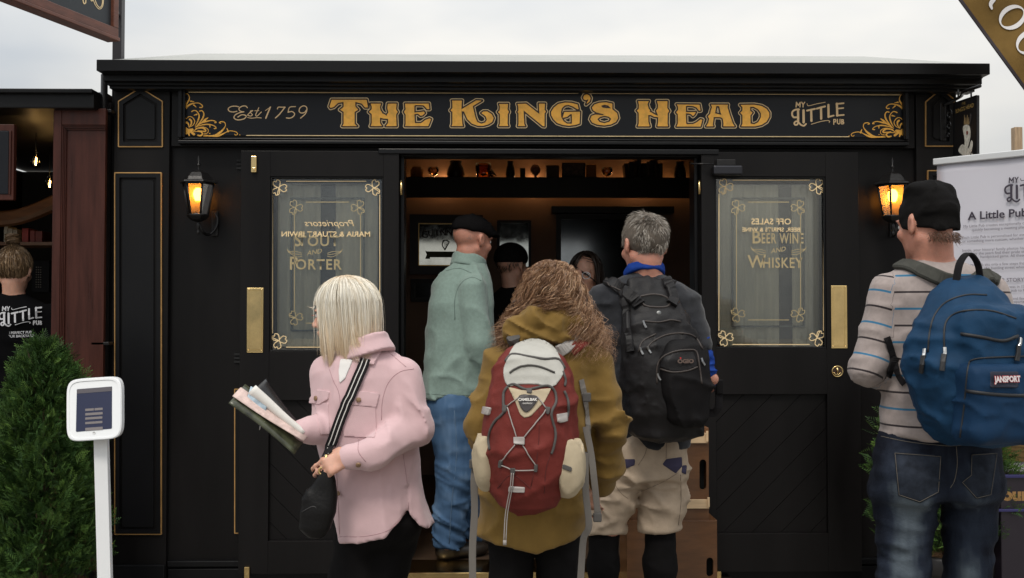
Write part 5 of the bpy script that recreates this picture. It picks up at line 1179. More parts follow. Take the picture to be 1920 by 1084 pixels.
def hood3(P):
    r = smin(chain(P, hdL, [.026, .036, .036, .026], .02), chain(P, hdR_, [.024, .034, .034, .026], .02), .014)
    r = smin(r, chain(P, hdC, [.020, .024, .022, .020], .01), .010); r = smin(r, ell(P, g(1012, 632, -.09), (.105, .060, .030)), .022)
    r = smax(r, -chain(P, [g(1048, 594, -.15), g(1030, 612, -.165), g(1012, 640, -.165)], [.005, .008, .005]), .012); r = smax(r, -chain(P, [g(958, 616, -.13), g(985, 622, -.165), g(1012, 615, -.165)], [.004, .007, .004]), .012)
    return r - fold(P + P[:, [0]] * np.array([0, 0, .5], np.float32), (10, 12, 22), .008, 91) - fold(P, (24, 24, 32), .0025, 92)
sdf_obj('hood', hood3, *bounds(g(1018, 622, -.075), m=.17), .006, OLV, t3)
L3a = [g(960, 990), g(958, 1090), g(958, 1230, .02), g(960, 1370)]; L3b = [g(1046, 990), g(1046, 1090), g(1046, 1230, .02), g(1046, 1370)]
sdf_obj('leggings', lambda P: np.minimum(chain(P, L3a, [.078, .066, .055, .042], .03), chain(P, L3b, [.074, .062, .055, .042], .03)) - fold(P, (8, 8, 18), .003, 93), *bounds(*L3a, *L3b, m=.09), .01, BLKCL, t3)
sdf_obj('shoes', lambda P: np.minimum(shoe_sdf(P, np.array([*L3a[3][:2], 0.0]) + (0, -.03, 0), R(8), .9), shoe_sdf(P, np.array([*L3b[3][:2], 0.0]) + (0, -.03, 0), R(-8), .9)), *bounds(np.array([*L3a[3][:2], .05]), np.array([*L3b[3][:2], .05]), m=.3), .011, SHOE, t3)
skin_body(t3, [lambda P: head_sdf(P, hc, HM, .94, 1), lambda P: neck_sdf(P, hc, HM, .94, nb, .048), lambda P: loft(P, [(r[0], r[1], r[2], r[3] * .82, r[4] * .78) for r in T3[:-1]]),
    lambda P: np.minimum(chain(P, aL, [.04, .036, .028]), chain(P, aR, [.04, .036, .03, .028])), lambda P: np.minimum(chain(P, L3a, [.065, .05, .042, .034]), chain(P, L3b, [.065, .05, .042, .034])),
    lambda P: np.minimum(hand_sdf(P, aL[2] + np.array([.0, .02, 0]), frame(R(-50), R(-30)), .6, .88), hand_sdf(P, aR[3], frame(R(35), R(-50)) @ np.diag([-1, 1, 1.]), .6, .88))], *bounds(g(890, 490), g(1160, 1370), m=.22), .012); eyes(hc, HM, .94, t3)
def hairvol3(P):
    q = (P - hc.astype(np.float32))
    d = ell(q, (0, 0, .025), (.088, .100, .092)); d = smin(d, ell(q, (-.088, .02, -.085), (.062, .07, .075)), .06); d = smin(d, ell(q, (.10, .02, -.095), (.062, .07, .09)), .06); d = smin(d, ell(q, (.0, .0, -.04), (.12, .09, .07)), .04)
    return d - fold(q, (18, 18, 12), .010, 95)
sdf_obj('hair_base', hairvol3, *bounds(hc, m=.25), .008, mat('brown_hair_base', (.035, .017, .009), .8), t3)
n_ = 8500; ph = RNG.uniform(0, 2 * np.pi, n_); th = np.abs(RNG.normal(.15, .35, n_)) + .05; K = 18; tt = np.linspace(0, 1, K)
back = np.clip(-np.sin(ph), 0, 1)       # towards the camera
sgn = np.cos(ph); kr = RNG.uniform(.80, 1.06, n_)
end_z = np.where(np.abs(sgn) < .45, -.02 - .03 * RNG.random(n_), -.10 - .09 * RNG.random(n_)) - .03 * (sgn > .4) * RNG.random(n_)
P3 = np.zeros((n_, K, 3))
for i, t in enumerate(tt):
    a = np.minimum(th + t * 2.4, 1.45 + .12 * kr); out = np.clip((t - .40) / .6, 0, 1)
    rx = .092 * np.sin(a) * kr + out * np.abs(sgn) * (.086 + .008 * (sgn > 0)) * kr; ry = .104 * np.sin(a) * kr + out * .02
    z = .025 + .098 * np.cos(a) * kr; z = np.where(t > .40, z + (end_z - .03) * out ** .9, z)
    P3[:, i] = np.stack([rx * np.cos(ph), ry * np.sin(ph), z], 1)
clump = np.floor(ph * 26 / 6.28) * 7.1 + np.floor(th * 8) * 3.3 + np.floor(kr * 9); fr_ = 3.2 + 1.8 * np.abs(np.sin(clump * 12.9)); p0 = clump * 2.4 + RNG.normal(0, .35, n_)
am = (.004 + .016 * tt[None, :] ** .8) * (.7 + .6 * RNG.random((n_, 1)))
angh = 2 * np.pi * fr_[:, None] * tt[None, :] + p0[:, None]
tx = np.stack([-np.sin(ph), np.cos(ph), 0 * ph], 1); rxv = np.stack([np.cos(ph), np.sin(ph), 0 * ph + .25], 1)
P3 += am[..., None] * (np.cos(angh)[..., None] * tx[:, None] + np.sin(angh)[..., None] * rxv[:, None])
cw = np.stack([np.sin(clump * 3.1), np.cos(clump * 5.3), np.sin(clump * 7.7)], 1)
P3 += (tt[None, :, None] ** 1.5) * cw[:, None] * .012 + np.cumsum(RNG.normal(0, .0007, P3.shape), 1)
strands('curly_hair', P3 + hc, RNG.uniform(.0004, .0009, n_), hairmat('curly_brown', ((.040, .019, .010), (.18, .088, .044), (.40, .23, .125), (.62, .43, .28))), t3, np.clip(RNG.normal(.46, .15, n_) + .22 * np.sin(clump) + .10 * (sgn > .3), 0, 1))
# ---- red backpack
a3 = R(-4); rv = np.array([math.cos(a3), math.sin(a3), 0]); nv = np.array([math.sin(a3), -math.cos(a3), 0]); BM3 = np.stack([rv, nv, (0, 0, 1)], 1).astype(np.float32)
bc3 = np.append((g(997, 787) + nv * .225)[:2], g(0, 787)[2]).astype(np.float32); s3 = (bc3[1] + 5) / FPX
bp3 = thing('backpack', 'red and cream daypack with grey bungee cords on the olive coat', 'backpack', bc3 - np.array([0, 0, .27]))
def b3(py): return -(py - 787) * s3
def b3r(py, L_, R_, ry, wy): c = g(997, 0)[0]; return (b3(py), ((L_ + R_) / 2 - 993) * s3, wy, (R_ - L_) / 2 * s3, ry)
R3 = [b3r(945, 968, 1010, .04, .02), b3r(932, 938, 1040, .075, .02), b3r(905, 916, 1062, .098, .01), b3r(860, 908, 1076, .112, .005), b3r(800, 905, 1084, .118, 0), b3r(740, 908, 1082, .112, 0), b3r(690, 920, 1074, .098, -.01), b3r(660, 934, 1058, .075, -.025), b3r(643, 952, 1036, .050, -.045), b3r(634, 972, 1018, .025, -.055)]
def pack3(P):
    q = (P - bc3) @ BM3; d = loft(q, R3, 2.5); d = smin(d, ell(q, (-.0, .085, -.04), (.105, .065, .17)), .03)
    return d - fold(q, (10, 10, 8), .006, 101) - fold(q, (24, 24, 22), .002, 102)
RED = mat('red_ripstop', (.140, .026, .021), .62, var=.16, vscale=16, weave=.45, wscale=420, bump=.3, bscale=24)
CRM = mat('cream_mesh', (.43, .355, .245), .75, var=.10, vscale=18, weave=.4, bump=.25, bscale=30); GRYP = mat('light_grey_nylon', (.40, .39, .355), .65, var=.10, vscale=14, weave=.3, bump=.25, bscale=28)
l3, h3 = bounds(bc3, m=.32)
sdf_obj('main_bag', pack3, l3, h3, .007, RED, bp3)
sdf_obj('side_pocket', lambda P: smax(ell((P - bc3) @ BM3, (-.128, .022, b3(846)), (.040, .066, .098)), ((P - bc3) @ BM3)[:, 2] - b3(802), .004) - fold(P, (24, 24, 8), .004, 103), l3, h3, .006, CRM, bp3)
def spk(P): q = (P - bc3) @ BM3; return smax(ell(q, (.116, .040, b3(856)), (.052, .072, .100)), q[:, 2] - b3(808), .004) - fold(q, (24, 24, 8), .005, 104)
sdf_obj('side_pocket', spk, l3, h3, .006, CRM, bp3)
k5 = lambda L_: zm(L_, 870, 630, 1 / .3137)
ppatch('grey_top_panel', pack3, k5([(300, 62), (350, 35), (410, 20), (480, 32), (540, 75), (570, 130), (595, 195), (580, 250), (525, 305), (440, 290), (330, 290), (262, 298), (238, 222), (255, 150)]), GRYP, bp3, 3, .003, .005, 3)
ppatch('cream_panel', pack3, k5([(262, 305), (340, 325), (400, 330), (470, 318), (522, 312), (480, 395), (400, 478), (362, 490), (335, 468), (310, 400), (285, 345)]), CRM, bp3, 3, .002, .004)
bd = ppatch('badge', pack3, k5([(328, 368), (380, 355), (436, 366), (428, 405), (378, 456), (342, 430)]), mat('dark_badge', (.028, .022, .022), .5), bp3, 2.2, .006, .006, 4)
c0, n0 = hit(pack3, [989], [750.5]); n0 = n0[0]; xv = np.cross((0, 0, 1.), n0); xv = xv / np.linalg.norm(xv); xv = xv * np.sign(xv[0]); yv = np.cross(n0, xv); yv = yv * np.sign(yv[2])
WTH = mat('white_print', (.65, .62, .58), .6)
text_obj('badge_lettering', 'CAMELBAK', .0108, WTH, bp3, basis(c0[0] + n0 * .010, xv, yv, n0), bold=.0004)
c1, _ = hit(pack3, [989], [757]); text_obj('badge_lettering', 'outdoor', .0085, WTH, bp3, basis(c1[0] + n0 * .010, xv, yv, n0))
GRT = mat('grey_trim', (.085, .080, .076), .7, weave=.3)
for pth, r_ in (([(262, 300), (300, 290), (350, 315), (388, 322), (430, 312), (500, 298), (540, 330), (548, 400), (520, 470), (545, 580), (535, 660), (520, 705)], .0042), ([(262, 305), (240, 340), (238, 410), (245, 450), (180, 520), (150, 600), (155, 680)], .0042), ([(250, 150), (290, 112), (380, 125), (480, 140), (560, 140), (600, 195)], .0045), ([(590, 215), (605, 260), (600, 300)], .004), ([(598, 330), (622, 400), (618, 470), (600, 510)], .004)):
    tube_hit('grey_trim', pack3, k5(pth), r_, GRT, bp3, 4, .002)
tube_hit('zip', pack3, k5([(275, 225), (310, 198), (380, 180), (450, 188), (540, 225)]), .003, GRT, bp3, 4, .006)
CRD = mat('grey_cord', (.30, .27, .25), .7)
for pth in ([(330, 368), (262, 420)], [(262, 430), (290, 520), (315, 605)], [(436, 366), (490, 432)], [(490, 442), (420, 530), (355, 610)], [(305, 650), (270, 695), (225, 750)], [(350, 650), (390, 715), (430, 772)], [(225, 770), (262, 785), (295, 800), (360, 803), (425, 800)]):
    tube_hit('bungee_cord', pack3, k5(pth), .0019, CRD, bp3, 5, .004)
P, N = hit(pack3, *k5([(293, 815), (290, 860), (288, 905)]).T); tail = [P[0] + N[0] * .006, P[1] + N[1] * .008, P[2] + N[2] * .012, bc3 + BM3 @ np.array([(958 - 997) * s3, .105, b3(940)]), bc3 + BM3 @ np.array([(955 - 997) * s3, .10, b3(990)])]
for e in (-.003, .003): tube('draw_cord', spline(np.array(tail) + rv * e, 5), .0018, CRD, bp3, 6)
tube('cord_end', [tail[-1] + np.array([0, 0, .006]), tail[-1] - np.array([0, 0, .008])], .0055, CRD, bp3)
for pk in ([(302, 606), (360, 606), (360, 645), (302, 645)], [(275, 900), (362, 906), (360, 936), (275, 928)], [(556, 470), (608, 462), (606, 512), (560, 512)], [(128, 425), (162, 432), (152, 470), (120, 462)]):
    ppatch('buckle', pack3, k5(pk), mat('grey_plastic', (.34, .31, .29), .45), bp3, 2.5, .008, .010, 0, .8)
for pk in ([(214, 740), (232, 742), (228, 785), (210, 785)], [(420, 770), (440, 766), (438, 810), (418, 810)], [(235, 410), (262, 418), (250, 460), (232, 450)], [(490, 425), (515, 430), (510, 470), (490, 465)], [(370, 318), (410, 318), (400, 345), (378, 345)], [(280, 790), (308, 790), (305, 825), (283, 825)]):
    ppatch('cord_tab', pack3, k5(pk), GRT, bp3, 2.2, .006, .007)
ppatch('pocket_band', spk, k5([(590, 765), (645, 785), (640, 812), (588, 792)]), GRT, bp3, 2.5, .003, .004)
for pth in ([(440, 330), (450, 500), (440, 700), (400, 900)], [(480, 940), (490, 800), (520, 700)], [(200, 910), (290, 830), (430, 940)]): tube_hit('seam', pack3, k5(pth), .0012, mat('dark_red_seam', (.09, .012, .010), .8), bp3, 4)
STG = mat('grey_webbing', (.17, .155, .14), .8, weave=.5); cs = lambda P: np.minimum(coat3(P), hood3(P))
ribbon_hit('shoulder_strap', cs, [(1046, 658), (1062, 650), (1078, 641), (1094, 634)], .040, .009, mat('grey_strap_pad', (.36, .34, .32), .7, weave=.3), bp3, 5, .003)
ribbon_hit('shoulder_strap', cs, [(1070, 658), (1085, 648), (1102, 640)], .035, .010, RED, bp3, 5, .002)
ribbon_hit('shoulder_strap', cs, [(975, 650), (966, 642), (962, 632)], .040, .012, GRT, bp3, 4, .003)
def hang(name, pts, w, nrm=(0, -1, 0)): ribbon(name, spline([g(a, b, c) for a, b, c in pts], 5), np.array(nrm, float), w, .0025, STG, bp3)
hang('hanging_strap', [(893, 862, -.16), (889, 900, -.17), (890, 960, -.16), (886, 1030, -.15), (887, 1120, -.14)], .022)
ribbon_hit('side_strap', coat3, [(1088, 712), (1095, 745), (1100, 790), (1102, 815)], .020, .003, STG, bp3, 4, .004)
hang('hanging_strap', [(1098, 800, -.19), (1108, 850, -.19), (1114, 900, -.19), (1121, 966, -.17)], .020); hang('hanging_strap', [(1097, 850, -.20), (1098, 920, -.19), (1104, 985, -.18), (1094, 1010, -.17), (1090, 1060, -.16), (1086, 1130, -.15)], .022, (.3, -1, 0))
for (a, b) in ((888, 870), (1120, 970), (1100, 745), (1097, 856)):
    c = g(a, b, -.175); box('strap_buckle', c[0] - .013, c[0] + .013, c[1] - .008, c[1] + .006, c[2] - .014, c[2] + .014, GRT, bp3, .004)
# ================================================================ woman in the pink jacket
g = Fig(-1.39)
hc = g(640, 592, -.0); HM = frame(R(78), R(-4)); nb = g(672, 668, .0)
t4 = person('woman with straight blonde bob in pale pink shirt jacket and black trousers, turned left', (*g(690, 700)[:2], 0))
T4 = g.rows([(652, 640, 730, .066, .01), (664, 622, 746, .088, .01), (680, 610, 762, .106, .01), (705, 601, 774, .122, .01), (745, 594, 780, .136, .01), (800, 592, 782, .142, .01), (850, 601, 782, .145, .01), (900, 611, 788, .150, .01), (950, 622, 800, .156, .01), (1000, 632, 818, .162, .01), (1030, 636, 828, .165, .01)])
aN = [g(752, 706, -.02), g(772, 800, -.06), g(702, 848, -.185), g(655, 856, -.20)]; aF = [g(618, 700, .02), g(626, 800, -.02), g(585, 806, -.10), g(566, 808, -.13)]
HX = np.array([at(p, 900, g.Y)[0] for p in (560, 640, 690, 730, 755, 768, 776, 790, 805, 840)]); HZ = np.array([g(0, q)[2] for q in (1010, 1013, 1008, 992, 972, 953, 966, 981, 987, 985)])
def jack4(P):
    d = loft(P, T4, 2.2)
    d = smin(d, chain(P, aF, [.062, .056, .046, .042], .02), .025)
    cut = np.interp(P[:, 0], HX, HZ) - P[:, 2]; d = smax(d, cut, .006)
    slit = np.abs(P[:, 0] - g(768, 0)[0]) - .004; d = np.where(P[:, 2] < g(0, 905)[2], d + .007 * np.exp(-(slit / .006) ** 2) * (P[:, 1] < g.Y), d)
    a = chain(P, aN, [.070, .066, .050, .046], .03)
    el = np.exp(-np.linalg.norm(P - g(768, 788, -.12).astype(np.float32), axis=1) ** 2 / .006) + .7 * np.exp(-np.linalg.norm(P - g(730, 815, -.2).astype(np.float32), axis=1) ** 2 / .004)
    a = a - el * fold(P + P[:, [0]] * np.array([0, 0, .9], np.float32), (7, 7, 13), .015, 113)
    d = smin(d, a, .012)
    return d - fold(P, (6, 6, 5), .007, 111) - fold(P, (14, 14, 10), .002, 112)
PNK = mat('pink_wool', (.58, .40, .415), .92, var=.05, vscale=12, weave=.35, wscale=500, sheen=.3, bump=.16, bscale=13)
PNK2 = mat('pink_wool_seam', (.40, .245, .26), .95)
sdf_obj('jacket', jack4, *bounds(g(560, 645), g(830, 1035), m=.30), .0075, PNK, t4)
k6 = lambda L_: zm(L_, 540, 640, 813 / 300)
for pk in ([(118, 290), (150, 248), (212, 256), (205, 292), (165, 318), (116, 312)], [(292, 300), (322, 250), (462, 268), (446, 332), (300, 318)]):
    ppatch('pocket_flap', jack4, k6(pk), PNK, t4, 2.2, .005, .007, 0, .8)
for pk in ([(140, 318), (205, 312), (210, 470), (165, 474)], [(290, 322), (442, 334), (448, 440), (440, 490), (285, 480), (280, 440)]):
    ppatch('chest_pocket', jack4, k6(pk), PNK, t4, 2.5, .003, .004, 0, .5)
HORN = mat('horn_button', (.22, .13, .07), .35, var=.5, vscale=150)
for px_, py_ in ((150, 290), (360, 298), (358, 622), (262, 770)):
    q = k6([(px_, py_)])[0]; P, N = hit(jack4, [q[0]], [q[1]]); xv = np.cross((0, 0, 1.), N[0]); xv /= np.linalg.norm(xv); yv = np.cross(N[0], xv)
    lathe('button', [(0, .0045), (.006, .005), (.0085, .004), (.0085, 0)], (0, 0, 0), HORN, None, 12); dt = COL.objects[-1]; dt.data.transform(basis(P[0] + N[0] * .006, xv, yv, N[0])); par(dt, t4)
for pth in ([(478, 25), (530, 70), (600, 130)], [(475, 400), (480, 300), (510, 210), (570, 155), (640, 140)], [(585, 575), (605, 720), (612, 850)], [(245, 640), (252, 760), (262, 980)], [(200, 110), (230, 200), (262, 280), (270, 480)], [(360, 500), (358, 560), (395, 612)], [(262, 992), (400, 990), (520, 955), (600, 870)]):
    tube_hit('seam', jack4, k6(pth), .0013, PNK2, t4, 5, -.0003, 4)
def coll4(P):
    q = (P - g(684, 648, -.01).astype(np.float32)) @ frame(R(62), R(-18)).astype(np.float32)
    d = smax(np.abs(np.hypot(q[:, 0] / .078, (q[:, 1] + .0) / .086) - 1) * .08 - .006 - .30 * np.clip(-q[:, 2], 0, .05), np.abs(q[:, 2] + .010) - .032, .006)
    return smax(d, q[:, 1] - .060, .01) - fold(q, (12, 12, 14), .003, 114)
sdf_obj('collar', coll4, *bounds(g(684, 648), m=.17), .006, PNK, t4)
ppatch('collar_point', jack4, k6([(340, 92), (395, 40), (470, 0), (492, 18), (432, 120), (345, 100)]), PNK, t4, 2.5, .012, .010, 0, 1)
ppatch('shirt_front', jack4, k6([(268, 92), (330, 95), (290, 190), (262, 215), (258, 150)]), mat('white_cotton', (.68, .66, .64), .85), t4, 2.5, .004, .005)
trA = [g(676, 985), g(664, 1084, .0), g(655, 1180, .0), g(650, 1315)]; trB = [g(738, 985, .05), g(712, 1084, .05), g(698, 1180, .08), g(705, 1315, .12)]
sdf_obj('trousers', lambda P: smin(smin(chain(P, trA, [.088, .080, .070, .058], .03), chain(P, trB, [.100, .090, .07, .058], .03), .02), ell(P, g(715, 975), (.14, .13, .10)), .03) - fold(P, (8, 8, 16), .004, 115), *bounds(*trA, *trB, m=.17), .01, BLKCL, t4)
sdf_obj('shoes', lambda P: np.minimum(shoe_sdf(P, np.array([*trA[3][:2], 0.0]) + (.05, 0, 0), R(75), .88), shoe_sdf(P, np.array([*trB[3][:2], 0.0]) + (.05, 0, 0), R(60), .88)), *bounds(np.array([*trA[3][:2], .05]), np.array([*trB[3][:2], .05]), m=.32), .011, SHOE, t4)
# hands: the far one grips the brochures, the near one rests on the bag strap
hF = g(556, 808, -.135); FM = np.stack([(0.15, .35, .92), (-.93, -.30, .20), (-.30, .88, -.30)], 1); FM, _ = np.linalg.qr(FM); FM = FM * np.sign(np.diag(FM))[None, :] if False else FM
def onb(y, z): y = np.array(y, float); y /= np.linalg.norm(y); z = np.array(z, float); z -= y * (z @ y); z /= np.linalg.norm(z); return np.stack([np.cross(y, z), y, z], 1)
FM = onb((-.95, -.15, .22), (.25, -.55, -.8)); FM = FM @ np.diag([-1, 1, 1.]) if (FM[:, 0] @ np.array([0, 0, 1.])) < 0 else FM
NMx = onb((-.80, -.30, -.45), (-.2, -.95, .25))
if NMx[:, 0] @ np.array([0, 0, 1.]) < 0: NMx = NMx @ np.diag([-1, 1, 1.])
hN = g(652, 853, -.205)
skin_body(t4, [lambda P: head_sdf(P, hc, HM, .93, 1), lambda P: neck_sdf(P, hc, HM, .93, nb, .047), lambda P: loft(P, [(r[0], r[1], r[2], r[3] * .78, r[4] * .75) for r in T4[:8]]),
    lambda P: np.minimum(chain(P, aN, [.045, .042, .032, .027]), chain(P, aF, [.045, .04, .03, .027])), lambda P: np.minimum(chain(P, trA, [.065, .06, .05, .04]), chain(P, trB, [.065, .06, .05, .04])),
    lambda P: hand_sdf(P, hF, FM, .62, .92, thumb=.35), lambda P: hand_sdf(P, hN, NMx, .45, .86, thumb=.3)], *bounds(g(500, 520), g(790, 1300), m=.28), .0058, mat('fair_skin', (.56, .30, .215), .5, var=.1, vscale=40, sss=.25)); eyes(hc, HM, .93, t4)
rg = hF + FM @ np.array([-.010, .118, .006]); tube('ring', [rg + .0105 * (math.cos(a) * FM[:, 0] + math.sin(a) * FM[:, 2]) for a in np.linspace(0, 6.28, 13)[:-1]], .0015, STEEL, t4, 6, True)
# glasses arm
tube('glasses', [hc + HM @ np.array([.070, -.005, .010]) * .93, hc + HM @ np.array([.066, .085, .012]) * .93, hc + HM @ np.array([.030, .104, .008]) * .93, hc + HM @ np.array([-.030, .104, .008]) * .93], .0016, mat('rose_frame', (.5, .2, .15), .4), t4, 6)
# straight bob
cl_ = hc + np.array([.012, .0, .008])
def bobvol(P):
    q = (P - cl_.astype(np.float32)) @ HM.astype(np.float32)
    d = ell(q, (0, -.014, .030), (.084, .104, .094)); d = smin(d, loft(q, [(-.125, 0, -.030, .070, .072), (-.06, 0, -.026, .083, .090), (.03, 0, -.016, .084, .098)], 2.1), .02)
    return smax(d, -ell(q, (0, .10, -.06), (.060, .075, .10)), .01)
sdf_obj('hair_base', bobvol, *bounds(cl_, m=.2), .007, mat('blonde_base', (.74, .63, .48), .7), t4)
n_ = 12000; K = 12; tt = np.linspace(0, 1, K); ph = RNG.uniform(0, 2 * np.pi, n_); th = np.abs(RNG.normal(0, .30, n_)) + .03; kr = RNG.uniform(.95, 1.05, n_)
fr = np.cos(ph)       # 1 = face side
frng = (fr > .80); ez = np.where(frng, .035 + .02 * RNG.random(n_), -.128 - .045 * RNG.random(n_) ** 1.5 + .02 * np.cos(ph * 9))
P4 = np.zeros((n_, K, 3)); part = .012 * RNG.normal(size=n_)
for i, t in enumerate(tt):
    a = np.minimum(th + t * 3.0, 1.50); out = np.clip((t - .45) / .55, 0, 1)
    taper = 1 - .13 * out ** 1.6; ax_ = .0885 * np.sin(a) * kr * taper; ay_ = .108 * np.sin(a) * kr * (1 - .20 * out ** 1.6 * (fr < 0))
    z = .028 + .098 * np.cos(a) * kr + out * (ez - .035)
    P4[:, i] = np.stack([ax_ * np.sin(ph) + part * (1 - t), -.014 + ay_ * np.cos(ph), z], 1)
cl4 = np.floor(ph * 34 / 6.28); off = np.stack([np.sin(cl4 * 7.1), np.cos(cl4 * 3.7), 0 * cl4], 1) * .0055
P4 += (tt ** 1.2)[None, :, None] * off[:, None] + np.cumsum(RNG.normal(0, .0006, P4.shape), 1)
flick = ((fr < -.25) & (RNG.random(n_) < .6))[:, None] * np.clip((tt - .8) / .2, 0, 1)[None, :] ** 2 * .022
P4[:, :, 1] -= flick; P4[:, :, 0] += flick * np.sign(np.sin(ph))[:, None] * .7
fx_ = RNG.random(n_) < .035; P4[fx_] += np.linspace(0, 1, K)[None, :, None] * RNG.normal(0, .012, (fx_.sum(), 1, 3))
vv = np.clip(RNG.normal(.64, .10, n_) + .06 * np.sin(cl4 * 2.2), 0, 1)
strands('blonde_hair', P4 @ HM.T + cl_, RNG.uniform(.0004, .0008, n_), hairmat('blonde', ((.55, .38, .22), (.78, .62, .43), (.88, .82, .70), (.92, .90, .84)), .36), t4, np.clip(vv[:, None] + np.interp(tt, [0, .12, .35, .6, 1], [-.35, .10, .15, .0, -.38])[None, :], 0, 1))
# ---- shoulder bag
bag = thing('shoulder_bag', 'black slouchy shoulder bag with striped strap hanging before the pink jacket', 'bag', g(600, 1005, -.24))
SB = Fig(-1.39 - .215)
sb = lambda a, b: SB(a, b)
BGR = SB.rows([(1006, 578, 606, .022), (990, 560, 618, .034), (960, 558, 630, .038), (930, 572, 634, .034), (900, 588, 632, .028), (882, 600, 626, .022), (874, 606, 620, .012)])
sdf_obj('bag_body', lambda P: loft(P, BGR, 2.2) - fold(P, (8, 8, 8), .006, 121), *bounds(sb(555, 870), sb(640, 1010), m=.07), .006, mat('black_leather', (.0045, .0040, .0040), .5, var=.2, vscale=20, bump=.15, bscale=90, spec=.2), bag)
bgf = lambda P: loft(P, BGR, 2.2)
tube_hit('bag_seam', bgf, [(566, 960), (590, 950), (600, 975), (590, 1003)], .002, mat('bag_seam', (.02, .018, .018), .5), bag, 5)
rp = sb(606, 882); tube('ring', [rp + np.array([.0115 * math.cos(a), -.012, .0115 * math.sin(a)]) for a in np.linspace(0, 6.283, 17)[:-1]], .0032, BRASS, bag, 8, True)
tube('clip', [rp + np.array([.002, -.012, .012]), sb(611, 862) + np.array([0, -.01, 0]), sb(613, 852) + np.array([0, -.008, 0])], [.004, .003, .005], BRASS, bag)
sp_ = [(686, 676), (676, 700), (662, 732), (647, 766), (634, 800), (623, 830), (615, 850)]
Pj, Nj = hit_path(jack4, sp_, 5, .010); Pj[-4:] = np.linspace(Pj[-5], sb(613, 852) + np.array([0, -.006, 0]), 5)[1:]; Nj[:] = Nj.mean(0)
ribbon('strap', Pj, Nj, .036, .003, WEB, bag); S_ = np.cross(np.gradient(Pj, axis=0), Nj); S_ /= np.linalg.norm(S_, axis=1, keepdims=True)
for o in (-.007, .007): ribbon('strap_stripe', Pj + S_ * o + Nj * .0025, Nj, .0032, .0012, mat('white_stripe', (.62, .60, .56), .7), bag)
# ---- brochures in her hand
br = thing('brochures', 'bundle of magazines and rolled white papers held by the woman in pink', 'papers', g(520, 790, -.15))
def sheet(name, pts, wv, bend, m, thick=.0012):
    """curved sheet swept between two edge points: pts centre line, wv half width vector"""
    C = spline(pts, 6); K = len(C); nu = 9; V = []; wv = np.array(wv, float); T = C[-1] - C[0]; N = np.cross(T, wv); N /= np.linalg.norm(N)
    for c in C:
        for j in range(nu): s = j / (nu - 1) * 2 - 1; V.append(c + wv * s + N * bend * (1 - s * s))
    F = [(k * nu + j, k * nu + j + 1, (k + 1) * nu + j + 1, (k + 1) * nu + j) for k in range(K - 1) for j in range(nu - 1)]
    V, F = shell(np.array(V), F, np.broadcast_to(N, (len(V), 3)), thick); return obj(name, V, F, m, br, True)
pg = g
sheet('magazine', [pg(445, 737, -.20), pg(505, 780, -.175), pg(566, 832, -.15)], (.012, .055, .026), .004, mat('magazine_cover', (.05, .055, .03), .3, var=.9, vscale=18), .005)
sheet('magazine', [pg(490, 718, -.11), pg(520, 762, -.11), pg(568, 822, -.13)], (.012, .02, .014), .003, mat('black_cover', (.012, .012, .013), .25), .003)
sheet('leaflet', [pg(444, 734, -.205), pg(500, 772, -.185), pg(576, 818, -.16)], (.006, .030, .012), .003, mat('pink_leaflet', (.58, .44, .40), .6, var=.3, vscale=30), .002)
sheet('leaflet', [pg(464, 742, -.19), pg(482, 752, -.185), pg(500, 764, -.18)], (.006, .02, .03), .003, mat('blue_leaflet', (.32, .40, .46), .5, var=.4, vscale=40), .0012)
rl = spline([pg(472, 731, -.175), pg(500, 754, -.17), pg(535, 785, -.165), pg(570, 812, -.16)], 5); tube('rolled_paper', rl, np.linspace(.020, .011, len(rl)), mat('white_paper', (.66, .64, .60), .7, var=.06, vscale=20), br, 14)

# ================================================================ man in the green pullover, in the doorway
g = Fig(0.13)
hc = g(886, 452); HM = frame(R(-46), R(-6)); nb = g(868, 520, .02)
t5 = person('man in black flat cap, pale green pullover and blue jeans standing in the doorway', (*g(850, 700)[:2], FL))
T5 = g.rows([(486, 856, 906, .068), (498, 842, 914, .090), (512, 826, 921, .108), (532, 812, 926, .122), (570, 803, 928, .136), (640, 798, 928, .140), (700, 796, 922, .142), (746, 794, 912, .142)])
aN = [g(884, 540, -.09), g(896, 642, -.13), g(918, 705, -.06)]; aF = [g(850, 540, .10), g(905, 640, .18), g(940, 690, .15)]
def pull5(P):
    d = loft(P, T5); d = smin(d, chain(P, aN, [.076, .066, .050], .02), .014); d = smin(d, chain(P, aF, [.06, .055, .045], .02), .02)
    d = smax(d, g(0, 746)[2] - P[:, 2], .008)
    low = np.clip((g(0, 560)[2] - P[:, 2]) * 3, 0, 1)
    return d - fold(P, (6, 6, 5), .008, 131) - low * fold(P, (11, 11, 9), .006, 132)
GRN = mat('sage_fleece', (.215, .290, .255), .95, var=.10, vscale=70, weave=.6, wscale=380, sheen=.25, bump=.2, bscale=14)
sdf_obj('pullover', pull5, *bounds(g(790, 480), g(945, 750), m=.26), .009, GRN, t5)
cb5 = g(878, 494, .0); C5 = frame(R(-40), R(-20))
def coll5(P):
    q = (P - cb5.astype(np.float32)) @ C5.astype(np.float32); d = smax(np.abs(np.hypot(q[:, 0] / .076, q[:, 1] / .080) - 1) * .076 - .008, np.abs(q[:, 2]) - .034, .008); return smax(d, q[:, 1] - .07, .01)
sdf_obj('collar', coll5, *bounds(cb5, m=.12), .006, GRN, t5)
for pth in ([(853, 600), (853, 560), (864, 532), (884, 520), (902, 526)], [(796, 738), (840, 741), (884, 741)], [(836, 508), (860, 503), (884, 512)]): tube_hit('seam', pull5, pth, .0018, mat('sage_seam', (.13, .18, .16), .95), t5, 5, 0, 4)
